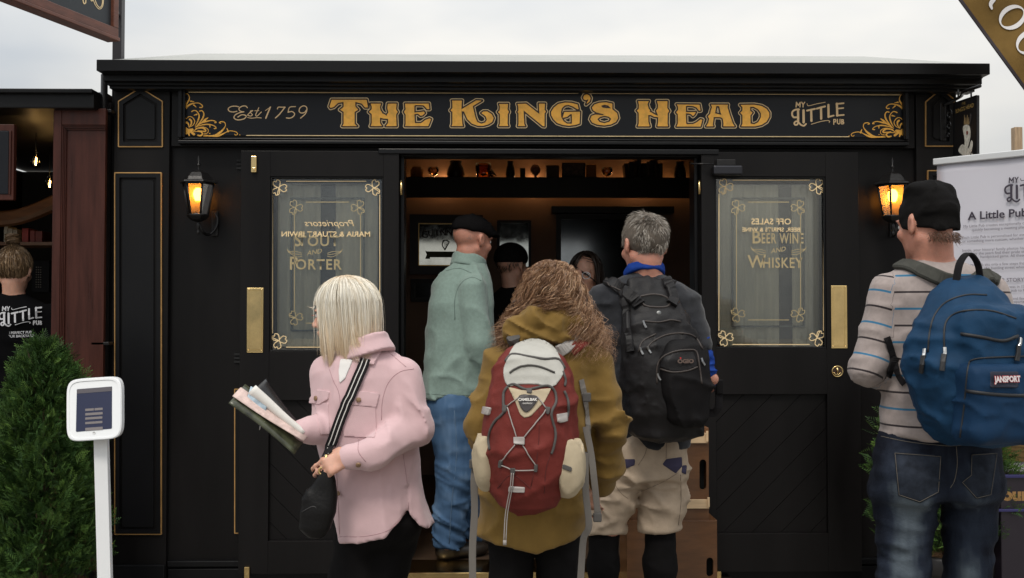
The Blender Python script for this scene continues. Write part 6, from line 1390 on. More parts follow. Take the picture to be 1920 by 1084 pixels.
jA = [g(848, 770, -.03), g(856, 885, -.05), g(845, 960, -.04), g(838, 1018, -.03)]; jB = [g(868, 770, .13), g(890, 885, .17), g(878, 960, .17), g(872, 1018, .17)]
def jean5(P):
    d = np.minimum(chain(P, jA, [.118, .092, .080, .076], .03), chain(P, jB, [.11, .088, .078, .074], .03)); d = smin(d, loft(P, g.rows([(735, 800, 905, .13), (775, 800, 905, .135)])), .04)
    d = smax(d, g(0, 1026)[2] + .0 - P[:, 2], .006); low = np.clip((g(0, 840)[2] - P[:, 2]) * 3, 0, 1)
    return d - fold(P, (7, 7, 12), .006, 135) - low * fold(P + P[:, [0]] * np.array([0, 0, .5], np.float32), (6, 6, 26), .011, 136)
sdf_obj('jeans', jean5, *bounds(g(805, 730), g(905, 1035), m=.15), .009, mat('blue_denim', (.065, .125, .215), .88, attr='v', ramp=[(0, (.028, .058, .115)), (.5, (.060, .115, .205)), (1, (.17, .25, .36))], weave=.5, wscale=500), t5, {'v': lambda V: np.clip(.45 + .22 * vnoise(V * np.array([14, 14, 22])) + .10 * vnoise(V * np.array([90, 90, 16])), 0, 1)})
tube_hit('seam', jean5, [(852, 770), (856, 850), (848, 930), (842, 1020)], .0015, mat('denim_seam', (.10, .16, .24), .9), t5, 5, 0, 4)
def shoes5(P): return np.minimum(shoe_sdf(P, np.array([*g(826, 1040, -.03)[:2], FL]), R(-62), 1.05), shoe_sdf(P, np.array([*g(862, 1040, .17)[:2], FL]), R(-55), 1.05))
sdf_obj('shoes', shoes5, *bounds(np.array([*g(850, 1040)[:2], FL + .05]), m=.42), .009, SHOE, t5)
skin_body(t5, [lambda P: head_sdf(P, hc, HM, 1.03), lambda P: neck_sdf(P, hc, HM, 1.03, nb, .058), lambda P: loft(P, [(r[0], r[1], r[2], r[3] * .84, r[4] * .84) for r in T5]), lambda P: np.minimum(chain(P, aN, [.05, .045, .034]), chain(P, aF, [.045, .04, .034])),
    lambda P: np.minimum(chain(P, jA, [.09, .07, .055, .045]), chain(P, jB, [.09, .07, .055, .045])), lambda P: np.minimum(hand_sdf(P, aN[2], frame(R(-50), R(-35)), .5), hand_sdf(P, aF[2], frame(R(-50), R(-10)), .5))], *bounds(g(800, 390), g(945, 1030), m=.28), .0095, SKINR); eyes(hc, HM, 1.03, t5)
def cap5(P):
    q = (P - hc.astype(np.float32)) @ HM.astype(np.float32); d = ell(q, (0, -.008, .054), (.092, .115, .078)); d = smax(d, -q[:, 2] + .030 - .10 * q[:, 1], .01)
    b = smax(ell(q, (0, .075, .036), (.082, .075, .040)), -ell(q, (0, .07, .015), (.1, .1, .036)), .006); return smin(d, b, .012) - fold(q, (10, 10, 10), .004, 137)
sdf_obj('flat_cap', cap5, *bounds(hc, m=.17), .007, mat('black_wool_cap', (.0060, .0055, .0058), .95, weave=.6, spec=.06), t5)
cropped(t5, hc, HM, 1.035, 1500, .010, lambda p: np.where(p[:, 2] > .045, 9, np.where(p[:, 1] < .02, -.050, .0)), ((.05, .03, .022), (.16, .12, .10), (.30, .26, .23)), .0010, 'stubble_hair', .9, .12)

# ================================================================ people further inside and next door
def simple_person(label, Y, head, yaw, shoulder_w, zfloor, cloth, k=.95, pitch=0.0, fem=0, skin=SKIN, h=.011):
    g = Fig(Y); hc = g(*head); HM = frame(R(yaw), R(pitch)); t = person(label, (hc[0], hc[1], zfloor)); H = hc[2] - zfloor; x, y = hc[0], hc[1]; D = frame(R(yaw)); z = lambda f: zfloor + H * f
    rw = [(z(.52), x, y, .16, .115), (z(.62), x, y, .145, .105), (z(.72), x, y, .165, .115), (z(.82), x, y, .18, .115), (z(.875), x, y, .165, .095), (z(.905), x, y, .09, .07), (z(.925), x, y, .055, .055)]
    sh = shoulder_w / 2
    def pt(a, b, f): return np.array([x, y, z(f)]) + D @ np.array([a, b, 0])
    arms = [[pt(s * sh, 0, .845), pt(s * (sh + .05), -.02, .66), pt(s * (sh - .03), .20, .60)] for s in (-1, 1)]
    legs = [[pt(s * .085, 0, .52), pt(s * .09, .01, .29), pt(s * .09, -.01, .05)] for s in (-1, 1)]
    def q_(P): return np.concatenate([(P[:, :2] - np.array([x, y])) @ D[:2, :2] + np.array([x, y]), P[:, 2:]], 1).astype(np.float32)
    top = lambda P: smin(smin(loft(q_(P), rw), chain(P, arms[0], [.062, .055, .045], .02), .025), chain(P, arms[1], [.062, .055, .045], .02), .025) - fold(P, (8, 8, 9), .006, 141)
    bot = lambda P: smin(np.minimum(chain(P, legs[0], [.092, .07, .055], .02), chain(P, legs[1], [.092, .07, .055], .02)), ell(P, (x, y, z(.53)), (.155, .12, .10)), .02)
    lo, hi = bounds((x, y, z(.0)), (x, y, z(.92)), m=.36)
    sdf_obj('jacket', top, lo, hi, h, cloth, t); sdf_obj('trousers', bot, lo, hi, .014, BLKCL, t)
    sdf_obj('shoes', lambda P: np.minimum(shoe_sdf(P, pt(.09, -.03, 0), R(yaw), .95), shoe_sdf(P, pt(-.09, -.03, 0), R(yaw), .95)), *bounds((x, y, zfloor + .05), m=.36), .014, SHOE, t)
    skin_body(t, [lambda P: head_sdf(P, hc, HM, k, fem), lambda P: neck_sdf(P, hc, HM, k, np.array([x, y, z(.88)]), .05), lambda P: loft(q_(P), [(r[0], r[1], r[2], r[3] * .82, r[4] * .82) for r in rw]), lambda P: np.minimum(chain(P, arms[0], [.042, .038, .03]), chain(P, arms[1], [.042, .038, .03])),
        lambda P: np.minimum(chain(P, legs[0], [.07, .055, .04]), chain(P, legs[1], [.07, .055, .04])), lambda P: np.minimum(hand_sdf(P, arms[0][2], D @ np.diag([1, 1, 1.]), .5, .9), hand_sdf(P, arms[1][2], D @ np.diag([-1, 1, 1.]), .5, .9))], lo, hi + np.array([0, 0, .12]), .0105, skin)
    eyes(hc, HM, k, t); return t, hc, HM, top
t6, hc6, HM6, _ = simple_person('person in dark cap and black top inside the pub, seen from behind', .90, (960, 500), -38, .36, FL, mat('black_jumper', (.006, .0058, .006), .9, spec=.08), .98)
sdf_obj('cap', lambda P: smax(ell((P - hc6.astype(np.float32)) @ HM6.astype(np.float32), (0, -.01, .05), (.090, .112, .088)), -((P - hc6.astype(np.float32)) @ HM6.astype(np.float32))[:, 2] + .02, .01), *bounds(hc6, m=.15), .008, BLKCL, t6)
cropped(t6, hc6, HM6, 1.0, 1200, .022, lambda p: np.where(p[:, 1] < .03, -.05, .03), ((.010, .007, .005), (.03, .02, .014), (.05, .035, .025)), .0014, 'dark_hair', .8, .2)
t7, hc7, HM7, _ = simple_person('woman with long dark hair and glasses inside the pub, facing out', .57, (1098, 515), 160, .34, FL, mat('dark_top', (.008, .007, .008), .9, spec=.08), .93, -6, 1)
n_ = 3000; K = 12; tt = np.linspace(0, 1, K); ph = RNG.uniform(0, 2 * np.pi, n_); th = np.abs(RNG.normal(0, .3, n_)) + .03; kr = RNG.uniform(.96, 1.06, n_); fr = np.cos(ph); P7 = np.zeros((n_, K, 3)); sd_ = np.where(np.sin(ph) >= 0, 1, -1)
phx = np.where(fr > .62, np.arccos(.60) * sd_, ph)
for i, t in enumerate(tt):
    a = np.minimum(th + t * 3.2, 1.5); out = np.clip((t - .4) / .6, 0, 1); pa = ph * (1 - np.clip(t * 2, 0, 1)) + phx * np.clip(t * 2, 0, 1); pa = np.where(fr > .62, pa, ph)
    P7[:, i] = np.stack([(.088 + .03 * out) * np.sin(a) * kr * np.sin(pa), -.014 + .106 * np.sin(a) * kr * np.cos(pa), .03 + .098 * np.cos(a) * kr - out * (.30 + .03 * kr)], 1)
P7 += np.sin(tt * 9 + (np.floor(ph * 9) * 2.1)[:, None])[..., None] * .006 * tt[None, :, None]
strands('long_hair', P7 @ HM7.T * .96 + hc7, .0016, hairmat('near_black_hair', ((.008, .005, .004), (.025, .015, .011), (.05, .032, .024))), t7, RNG.random(n_))
for s in (-1, 1): tube('glasses', [hc7 + HM7 @ (np.array([.032 * s, .106, .002]) + np.array([.024 * math.cos(a), 0, .019 * math.sin(a)])) * .93 for a in np.linspace(0, 6.28, 15)[:-1]], .002, mat('pale_frame', (.6, .62, .65), .3, .5), t7, 6, True)
t8, hc8, HM8, top8 = simple_person('staff woman with blonde bun and black lettered jacket in the pub next door', .08, (28, 508), 4, .37, .16, mat('black_staff_jacket', (.0030, .0030, .0036), .9, spec=.05), .95, -8, 1)
n_ = 1900; K = 10; tt = np.linspace(0, 1, K); p, u = scalp(hc8, HM8, 1, n_, None, lambda p: np.where(p[:, 1] < .02, -.075, .03)); bunc = np.array([.0, -.055, .135])
P8 = np.zeros((len(p), K, 3))
for i, t in enumerate(tt):
    q = p * (1 - t) + bunc * t; dv_ = q - np.array([0, -.014, .030]); rr = np.linalg.norm(dv_ / np.array([.082, .102, .095]), axis=1); q = np.array([0, -.014, .030]) + dv_ / np.minimum(rr, 1)[:, None] * 1.01; P8[:, i] = q
P8 += RNG.normal(0, .0012, P8.shape); HB = hairmat('dark_blonde', ((.06, .035, .018), (.17, .105, .055), (.30, .20, .11)))
strands('hair', P8 * .97 @ HM8.T + hc8, .0016, HB, t8, RNG.random(len(p)))
nb_ = 420; ang = RNG.uniform(0, 6.28, nb_); P9 = np.zeros((nb_, K, 3))
rb = RNG.uniform(.6, 1.0, nb_); tl = RNG.normal(0, .5, nb_)
for i, t in enumerate(tt): a = ang + t * 2.6; P9[:, i] = bunc + np.array([0, 0, .012]) + np.stack([.036 * rb * np.cos(a), .034 * rb * np.sin(a), .026 * np.sin(tl + t) * rb], 1)
strands('hair_bun', P9 * .97 @ HM8.T + hc8, .0022, HB, t8, RNG.random(nb_))
GREYP = mat('grey_print', (.42, .42, .44), .7)
def jl(X_, Y_): return logo(X_, Y_, -13.5, 566, 18.1)
patch('back_logo', top8, jl, (-3, 80, 574, 620), .55, GREYP, t8, .003, .002)
for body, py_ in (('THE PERFECT PUB', 624), ('IN YOUR BACKYARD', 630.5)):
    P, N = hit(top8, [35], [py_]); text_obj('back_lettering', body, .0165, GREYP, t8, basis(P[0] + np.array([0, -.012, 0]), (1, 0, 0.04), (0, 0, 1), (0, -1, 0)), bold=.0003)
# ================================================================ neighbouring pub on the left
nb_ = thing('neighbour_pub', 'dark pub next door with mahogany panels and black eave', 'building', (X(-60), .8, 0))
YN = -0.02
box('eave', X(-420, YN), X(196, YN), -0.18, 0.0, Z(206, -.18), Z(172, -.18), BLK2, nb_, .006); box('eave_cap', X(-420, YN), X(197, YN), -0.21, 0.0, Z(178, -.2), Z(170, -.2), BLK2, nb_, .004)
box('roof', X(-420, YN), X(190, YN), 0.001, 2.6, Z(185), Z(176), DARKWOOD, nb_)
box('side_wall', X(186), X(196), 0.06, 2.5, 0, Z(190), DARKWOOD, nb_); box('back_wall', X(-420), X(186), 2.5, 2.6, 0, Z(190), mat('dark_back_wall', (.012, .010, .009), .8), nb_); box('side_wall', X(-420), X(-410), 0.06, 2.5, 0, Z(190), DARKWOOD, nb_)
box('floor', X(-410), X(186), -.0, 2.5, .0, .155, DARKWOOD, nb_)
dl = box('door', X(96, -.1), X(194, -.1), -.10, -.075, .10, Z(206, -.1), MAHOG, nb_)
dl['label'] = 'mahogany door panel with stepped moulding'
def hb(name, p0, p1, q0, q1, y0, y1, m, parent, bev=.003): return box(name, X(p0, y0), X(p1, y0), y0, y1, Z(q1, y0), Z(q0, y0), m, parent, bev)
hb('stile', 96, 111, 206, 1110, -.128, -.1001, MAHOG, dl); hb('rail', 111.5, 194, 206, 237, -.128, -.1001, MAHOG, dl)
for i, (p, y) in enumerate(((111.5, -.122), (114.5, -.116), (117.5, -.110))):
    hb('moulding', p, p + 2.6, 237.5 + i * 3, 1110, y, -.1001, MAHOG, dl, .0015); hb('moulding', p + 2.7, 194, 237.5 + i * 3, 240 + i * 3, y, -.1001, MAHOG, dl, .0015)
sw = hb('shutter', -90, 22, 236, 377, -.16, -.13, MAHOG, nb_)
hb('shutter_field', -80, 12, 248, 366, -.163, -.1601, NAVY, sw); hb('shutter_moulding', 12.5, 16, 248, 366, -.168, -.1601, MAHOG, sw, .0015)
# inside: bulbs on cords, curved timber, shelf of books
for px_, py_, Yb, lab in ((67, 303, .9, 'glowing filament bulb hanging left of the mahogany door'), (93, 345, 1.4, 'glowing filament bulb half hidden behind the mahogany door')):
    c = at(px_, py_, Yb); t = thing('pendant_bulb', lab, 'light bulb', c)
    tube('cord', [c + (0, 0, .05), (c[0], c[1], Z(190))], .003, IRON, t, 6); lathe('bulb_glass', [(0, -.04), (.022, -.03), (.030, -.005), (.022, .02), (.012, .045), (.012, .055)], c, glass('bulb_glass', (1, .9, .7), 1.5), t, 14)
    tube('filament', [c + (0, 0, -.02), c + (.003, 0, .02)], .0035, emis('filament', (1, .62, .2), 45), t, 6)
    l = bpy.data.lights.new('bulb_light', 'POINT'); l.energy = 0.12; l.color = (1, .6, .25); l.shadow_soft_size = .02; lo = bpy.data.objects.new('bulb_light', l); COL.objects.link(lo); lo.location = c - np.array([0, .05, .0]); par(lo, t)
WARMW = mat('warm_brown_wood', (.16, .065, .022), .45, var=.3, vscale=8, stretch=(1, 6, 6))
cv = spline([at(-80, 400, 1.0), at(-20, 412, 1.0), at(30, 410, 1.0), at(70, 398, 1.0), at(115, 378, 1.0)], 6); ribbon('curved_beam', cv, np.array([0, -1, .3]), .085, .05, WARMW, nb_)
tag(box('book_shelf', X(-60, 1.1), X(120, 1.1), 1.05, 1.3, Z(462, 1.1), Z(456, 1.1), WARMW), 'brown shelf of books above the staff woman', 'shelf')
for i, (p0, p1, h_, c_, lab) in enumerate(((8, 15, 30, (.5, .45, .36), 'cream book at the left of the shelf next door'), (16, 24, 26, (.42, .36, .28), 'beige book second on the shelf next door'), (25, 33, 24, (.36, .30, .22), 'tan book third on the shelf next door'), (42, 54, 26, (.28, .03, .02), 'bright red book on the shelf next door'), (57, 66, 22, (.20, .03, .02), 'dull red book on the shelf next door'), (67, 80, 21, (.16, .025, .015), 'dark red book at the right of the shelf next door'))):
    tag(box('book', X(p0, 1.1), X(p1, 1.1), 1.08, 1.2, Z(455.8, 1.1), Z(456 - h_, 1.1), mat('neighbour_book_%d' % i, c_, .6, var=.2, vscale=60), None, .002), lab, 'book')
wd = thing('city_picture', 'dark picture of a lit tower window behind the staff woman', 'picture', at(75, 520, 2.4)); hbw = at(62, 500, 2.45)
box('picture_back', X(60, 2.47), X(92, 2.47), 2.46, 2.498, Z(548, 2.47), Z(490, 2.47), mat('dusk_print', (.012, .013, .018), .5), wd)
for i in range(3):
    for j in range(9): box('light_dot', X(66 + i * 4, 2.455), X(68 + i * 4, 2.455), 2.455, 2.4599, Z(503 + j * 4.6, 2.455), Z(501 + j * 4.6, 2.455), mat('pale_print', (.4, .38, .34), .6), wd)

# ================================================================ post with projecting sign, top left
po = thing('sign_post', 'tall dark square post carrying the projecting wooden sign', 'post', (X(213, .14), .14, 0))
PST = mat('plum_black_paint', (.016, .014, .018), .45, var=.1)
box('post', X(205, .12), X(222, .12), .12, .17, 0, 3.75, PST, po, .003)
A = np.array([X(207, -.02), -.02, 0]); B = np.array([-2.045, -.70, 0]); e_ = (B - A) / np.linalg.norm(B - A); nrm_ = np.array([e_[1] * -1, e_[0], 0]); nrm_ = nrm_ * np.sign(nrm_[0]); zb = Z(75, -.02)
sg = thing('projecting_sign', 'wooden framed dark sign with gold script on the post, top left', 'sign', (*((A + B) / 2)[:2], zb))
def sgbox(name, u0, u1, v0, v1, t0, t1, m, bev=.003): return box(name, u0, u1, t0, t1, v0, v1, m, sg, bev, basis(A + np.array([0, 0, zb]), e_, nrm_, (0, 0, 1)))
WALN = mat('walnut', (.135, .048, .028), .42, var=.3, vscale=7, stretch=(4, 1, 8), bump=.05, bscale=60)
sgbox('panel', .03, 1.25, .03, .80, -.012, .012, mat('slate_panel', (.022, .025, .028), .45, var=.1))
sgbox('frame_rail', 0, 1.28, 0, .042, -.03, .03, WALN); sgbox('frame_rail', 0, 1.28, .79, .83, -.03, .03, WALN); sgbox('frame_stile', 0, .035, .0425, .789, -.03, .03, WALN); sgbox('frame_stile', 1.245, 1.28, .0425, .789, -.03, .03, WALN); sgbox('frame_base', -.005, 1.29, -.018, -.0005, -.036, .036, WALN)
def planeN(p0, n, off=0.0):
    p0 = np.asarray(p0, float) + np.asarray(n) * off; n = np.asarray(n, float)
    def f(V2): r = ray(V2[:, 0], V2[:, 1]); return CAM + r * (((p0 - CAM) @ n) / (r @ n))[:, None]
    return f
flat2('gold_script', lambda u, v: np.minimum.reduce([np.abs(seg2(u, v, spline(p, 6), .0)) - w for p, w in (([(176, -18), (178, -2), (182, 9), (187, 14), (191, 10), (192, 0), (188, -14)], .7), ([(173, -16), (175, 0), (180, 11), (186, 17), (192, 13), (194, 0), (192, -20)], .6), ([(154, -10), (156, 2), (158, 7), (161, 4), (160, -8)], 1.0), ([(168, -6), (172, 2), (176, -4)], .8))]), (150, 198, -22, 20), .6, planeN(A + np.array([0, 0, zb]), nrm_, .0135), CREAM, sg, .0008, nrm_)
tube('bracket', [A + np.array([0, .04, zb + .15]), np.array([X(213, .12), .125, zb + .15])], .01, IRON, sg); tube('bracket', [A + np.array([0, .04, zb + .65]), np.array([X(213, .12), .125, zb + .65])], .01, IRON, sg)

# ================================================================ potted conifers
def conifer(label, px, py_top, Y, z0, rad, n, seed, potr, poth, px_pot=None):
    rg = np.random.default_rng(seed); top = at(px, py_top, Y); x, y = top[0], top[1]; H = top[2] - z0
    t = thing('potted_conifer', label, 'conifer', (x, y, 0))
    V, F, A_ = [], [], []
    hh = rg.beta(1.3, 1.5, n); ang = rg.uniform(0, 2 * np.pi, n)
    prof = lambda h: rad * np.clip(np.interp(h, [0, .15, .4, .65, .85, .95, 1], [.80, 1.0, .98, .82, .52, .30, .08]), .03, 2)
    r = prof(hh) * np.sqrt(rg.uniform(.25, 1.0, n)) * (1 + .20 * np.sin(ang * 3 + hh * 9) + .14 * np.sin(ang * 7 - hh * 15) + .10 * np.sin(ang * 13 + hh * 31))
    base = np.stack([x + r * np.cos(ang), y + r * np.sin(ang), z0 + hh * H], 1)
    out = np.stack([np.cos(ang), np.sin(ang), 0 * ang], 1)
    d = out * rg.uniform(.35, 1.1, (n, 1)) + np.stack([0 * ang, 0 * ang, rg.uniform(.2, 1.2, n)], 1) + rg.normal(0, .25, (n, 3)); d /= np.linalg.norm(d, axis=1, keepdims=True)
    s = np.cross(d, rg.normal(size=(n, 3))); s /= np.linalg.norm(s, axis=1, keepdims=True); L = rg.uniform(.028, .062, (n, 1)); nn_ = np.cross(d, s) * .0012
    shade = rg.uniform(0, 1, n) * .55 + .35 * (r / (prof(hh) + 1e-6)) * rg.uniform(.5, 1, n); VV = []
    for k in range(5):
        q = base + d * L * (k / 5); w_ = L * .46 * (1 - k / 6.5)
        for sg_ in (1, -1):
            tip = q + (d * .85 + s * sg_) * w_; m0 = (q + tip) / 2 + d * .002; VV.append(np.stack([q, m0 - d * .0024 + nn_, tip, m0 + d * .0020 - nn_], 1))
    tip = base + d * L * 1.2; VV.append(np.stack([base + d * L * .8, tip - s * .002 - d * .005, tip, tip + s * .002 - d * .005], 1))
    V = np.concatenate(VV); F = np.arange(len(V) * 4).reshape(-1, 4); V = V.reshape(-1, 3); A_ = np.repeat(np.tile(shade, len(VV)), 4)
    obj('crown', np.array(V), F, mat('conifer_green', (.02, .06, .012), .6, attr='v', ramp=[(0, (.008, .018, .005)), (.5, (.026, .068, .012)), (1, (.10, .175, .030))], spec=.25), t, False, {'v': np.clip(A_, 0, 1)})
    tr = spline([(x, y, poth * .9), (x + .01, y, z0 + H * .3), (x, y, z0 + H * .9)], 6); tube('trunk', tr, np.linspace(.022, .004, len(tr)), mat('conifer_bark', (.06, .035, .02), .9, var=.3, vscale=30), t)
    for k in range(26):
        a = rg.uniform(0, 6.28); h = rg.uniform(.02, .85); rr = prof(h) * .75; c = np.array([x, y, z0 + h * H]); tube('branch', [c, c + np.array([math.cos(a) * rr * .6, math.sin(a) * rr * .6, .04]), c + np.array([math.cos(a) * rr, math.sin(a) * rr, .12])], [.006, .004, .0015], MATS['conifer_bark'], t, 5)
    lathe('pot', [(0, .0), (potr * .72, 0), (potr * .74, .01), (potr * .93, poth * .72), (potr * .95, poth * .76), (potr * 1.03, poth * .78), (potr * 1.06, poth * .82), (potr * 1.06, poth * .97), (potr * 1.03, poth), (potr * .95, poth), (potr * .92, poth * .9), (0, poth * .88)], (x, y, 0), mat('dark_pot', (.014, .012, .012), .45, var=.2, vscale=12), t, 36)
    lathe('soil', [(0, poth * .93), (potr * .93, poth * .91)], (x, y, 0), mat('bark_mulch', (.13, .07, .03), .95, var=.6, vscale=80, bump=1.0, bscale=90), t, 24)
    return t
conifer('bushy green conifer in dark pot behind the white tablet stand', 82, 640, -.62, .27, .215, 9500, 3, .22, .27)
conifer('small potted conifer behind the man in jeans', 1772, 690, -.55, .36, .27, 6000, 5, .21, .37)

# ================================================================ tablet on a stand
ts = thing('tablet_stand', 'white tablet kiosk on a slim white post', 'kiosk', (*at(200, 900, -1.25)[:2], 0)); YT = -1.25
def tp2(V2): return at(V2[:, 0], V2[:, 1], YT + (V2[:, 1] - 768) * -.0006 - (V2[:, 0] - 177) * .0004)
def head2(u, v, dx=0.0): 
    a, b = (u - 176.5) + (v - 768) * .0, (v - 767) + (u - 177) * .065
    n = 6.0; return ((np.abs(a / (51.5 - dx)) ** n + np.abs(b / (58.5 - dx)) ** n) ** (1 / n) - 1) * 52
flat2('tablet_case', lambda u, v: head2(u, v), (120, 234, 700, 836), 2.0, tp2, WHITE, ts, .028)
flat2('case_edge', lambda u, v: np.maximum(head2(u, v, 1.5), -head2(u, v, 5)), (120, 234, 700, 836), 1.0, lambda V: tp2(V) + np.array([0, -.003, 0]), WHITE, ts, .003)
SCN = mat('navy_screen', (.012, .014, .045), .12, spec=.6); lf = lambda V: tp2(V) + np.array([0, -.0012, 0]); lf2 = lambda V: tp2(V) + np.array([0, -.0022, 0])
k7 = lambda L_: zm(L_, 110, 690, 948 / 140.)
sc_ = k7([(232, 270), (678, 235), (677, 770), (220, 812)]); flat2('screen', lambda u, v: poly2(u, v, sc_), bbp(sc_, 3), 1.5, lf, SCN, ts, .001)
sp2 = k7([(234, 272), (676, 238), (676, 292), (234, 326)]); flat2('screen_bar', lambda u, v: poly2(u, v, sp2), bbp(sp2, 3), 1.5, lf2, mat('grey_screen_bar', (.085, .075, .085), .3), ts, .0005)
for (y0, y1, x0, x1) in ((520, 545, 342, 448), (512, 537, 460, 560), (575, 602, 342, 560), (630, 655, 342, 556), (688, 712, 342, 556), (762, 796, 342, 560)):
    q = k7([(x0, y0), (x1, y0 - (x1 - x0) * .07), (x1, y1 - (x1 - x0) * .07), (x0, y1)]); flat2('screen_field', lambda u, v: poly2(u, v, q) - .3, bbp(q, 3), .8, lf2, mat('grey_field', (.17, .15, .15), .4), ts, .0005)
c = tp2(k7([(453, 825)]))[0]; lathe('home_button', [(0, 0), (.0045, 0), (.005, .001)], (0, 0, 0), mat('button_white', (.62, .62, .62), .3), None, 14); dt = COL.objects[-1]; dt.data.transform(basis(c + np.array([0, -.002, 0]), (1, 0, 0), (0, 0, 1), (0, -1, 0))); par(dt, ts)
pt0, pt1 = at(190, 815, YT + .03), at(204, 1230, YT + .0); pt1[2] = .01
dv_ = (pt1 - pt0) / np.linalg.norm(pt1 - pt0); obj('post', [p + np.array([a, b, 0]) for p in (pt0, pt1) for a, b in ((-.0235, -.012), (.0235, -.012), (.0235, .012), (-.0235, .012))], [(0, 1, 5, 4), (1, 2, 6, 5), (2, 3, 7, 6), (3, 0, 4, 7), (3, 2, 1, 0), (4, 5, 6, 7)], WHITE, ts)
box('foot_plate', pt1[0] - .17, pt1[0] + .17, pt1[1] - .15, pt1[1] + .15, 0, .012, WHITE, ts, .004)

# ================================================================ wooden crates at the door
def crate(label, a, b, c, d, Y, strips, slot):
    t = thing('wooden_crate', label, 'crate', (X((a + b) / 2, Y), Y + .15, Z(d, Y)), 'stacked crates')
    WB = mat('brown_stained_ply', (.125, .052, .018), .42, var=.25, vscale=6, stretch=(1, 1, 5), bump=.06, bscale=30, coat=.15)
    pts = rect(a, b, c, d)
    flat2('front_board', lambda u, v: np.maximum(poly2(u, v, rect(a, b, c, d)) , -(seg2(u, v, slot[:2], slot[2]))), bbp(pts, 3), 3.5, plane(Y), WB, t, .014)
    x0, x1, z0, z1 = X(a, Y), X(b, Y), Z(d, Y), Z(c, Y)
    box('side_board', x0 + .001, x0 + .014, Y + .0142, Y + .30, z0, z1 - .013, WB, t); box('side_board', x1 - .014, x1 - .001, Y + .0142, Y + .30, z0, z1 - .013, WB, t); box('top_board', x0, x1, Y + .0142, Y + .30, z1 - .0125, z1, WB, t, .002); box('back_board', x0 + .0142, x1 - .0142, Y + .286, Y + .2995, z0, z1 - .013, WB, t)
    box('slot_dark_sheet', x0 + .015, x1 - .015, Y + .05, Y + .055, z0, z1 - .014, mat('deep_black', (.002, .002, .002), .9), t)  # black sheet behind the slot stands in for the dark inside
    for (p, q, r, s) in strips:
        hb('pine_strip', p, q, r, s, Y - .012, Y - .0003, PALEW, t, .002); hb('strip_catch', q - 3, q + 1, r - 4, s - 3, Y - .02, Y - .0122, PALEW, t, .001)
    return t
crate('upper brown plywood crate with pale strips by the right door', 1184, 1329, 803, 976, -.42, [(1215, 1326, 813, 832), (1200, 1328, 938, 955)], [(1318, 868), (1318, 912), 6.5])
crate('lower wider brown plywood crate by the right door', 1176, 1344, 978, 1168, -.44, [], [(1331, 1052), (1331, 1075), 6.5])
# stool just inside the door
st = thing('wooden_stool', 'brown wooden stool just inside the door behind the pink jacket', 'stool', (X(792, .45), .5, FL))
lathe('seat', [(0, .60), (.16, .60), (.17, .615), (.17, .63), (.16, .64), (0, .64)], (X(800, .5), .5, FL), WARMW, st, 24)
for sx_, sy_ in ((-.12, -.12), (.12, -.12), (-.12, .12), (.12, .12)): tube('leg', [(X(800, .5) + sx_ * .75, .5 + sy_ * .75, FL + .6), (X(800, .5) + sx_ * 1.1, .5 + sy_ * 1.1, FL)], [.017, .015], WARMW, st)

# ================================================================ hanging pub sign on the right
hA, hB = at(1787, 270, -.20), at(1831, 256, -.40); hx = np.array([hB[0] - hA[0], hB[1] - hA[1], 0]); hn = np.array([hx[1], -hx[0], 0]); hn /= np.linalg.norm(hn); hn *= np.sign(-hn[1])
hs = thing('hanging_sign', 'narrow black pub sign with crowned pale animal, hung from iron bracket', 'sign', (*hA[:2], at(1787, 346, -.2)[2])); pn = lambda o: planeN(hA, hn, o)
qd = [(1787, 193), (1831, 178), (1831, 333), (1787, 346)]
flat2('sign_panel', lambda u, v: poly2(u, v, qd), bbp(qd, 3), 2.0, pn(0), mat('sign_black', (.006, .006, .007), .35, var=.2), hs, .014, hn)
flat2('sign_edge', lambda u, v: np.abs(poly2(u, v, qd) + .7) - .7, bbp(qd, 3), .7, pn(.002), BLK2, hs, .003, hn)
k8 = lambda L_: zm(L_, 1760, 160, 5.42)
PALEA = mat('painted_ivory', (.50, .47, .40), .6, var=.35, vscale=60); PURP = mat('painted_purple', (.030, .014, .040), .6, var=.5, vscale=30); DKP = mat('painted_dark', (.03, .024, .022), .6, var=.6, vscale=60)
def hp(name, L_, m, o=.0012, sp=4): q = spline(k8(L_), sp, True) if sp else k8(L_); flat2(name, lambda u, v: poly2(u, v, q), bbp(q, 2), .5, pn(o), m, hs, .0008, hn)
hp('painted_robe', [(150, 800), (240, 740), (330, 700), (375, 850), (380, 955), (160, 1000)], PURP, .0010, 0); hp('painted_robe', [(235, 690), (330, 660), (378, 860), (350, 950), (270, 960), (250, 800)], DKP, .0014)
hp('painted_ruff', [(200, 660), (240, 600), (300, 640), (330, 560), (345, 600), (325, 690), (290, 730), (230, 700)], PALEA, .0018); hp('painted_head', [(245, 430), (280, 400), (312, 420), (322, 500), (310, 580), (290, 640), (265, 620), (262, 540)], PALEA, .0024)
hp('painted_ear', [(312, 400), (318, 300), (328, 285), (330, 330), (318, 405)], DKP, .0024); hp('painted_eye', [(280, 470), (296, 465), (298, 490), (284, 505)], mat('painted_red', (.16, .04, .025), .6), .0030)
hp('painted_staff', [(245, 770), (258, 770), (285, 965), (265, 965)], mat('painted_rose', (.18, .10, .08), .6), .0022, 0); hp('painted_chain', [(300, 800), (308, 798), (352, 940), (342, 945)], PALEA, .0022, 0); hp('painted_trim', [(330, 690), (345, 700), (372, 860), (358, 865)], PALEA, .0020, 0)
for i in range(4): hp('painted_crown', [(255 + i * 14, 400), (262 + i * 14, 280 + (i % 2) * 30), (269 + i * 14, 398)], mat('painted_gold', (.22, .15, .07), .5), .0028, 0)
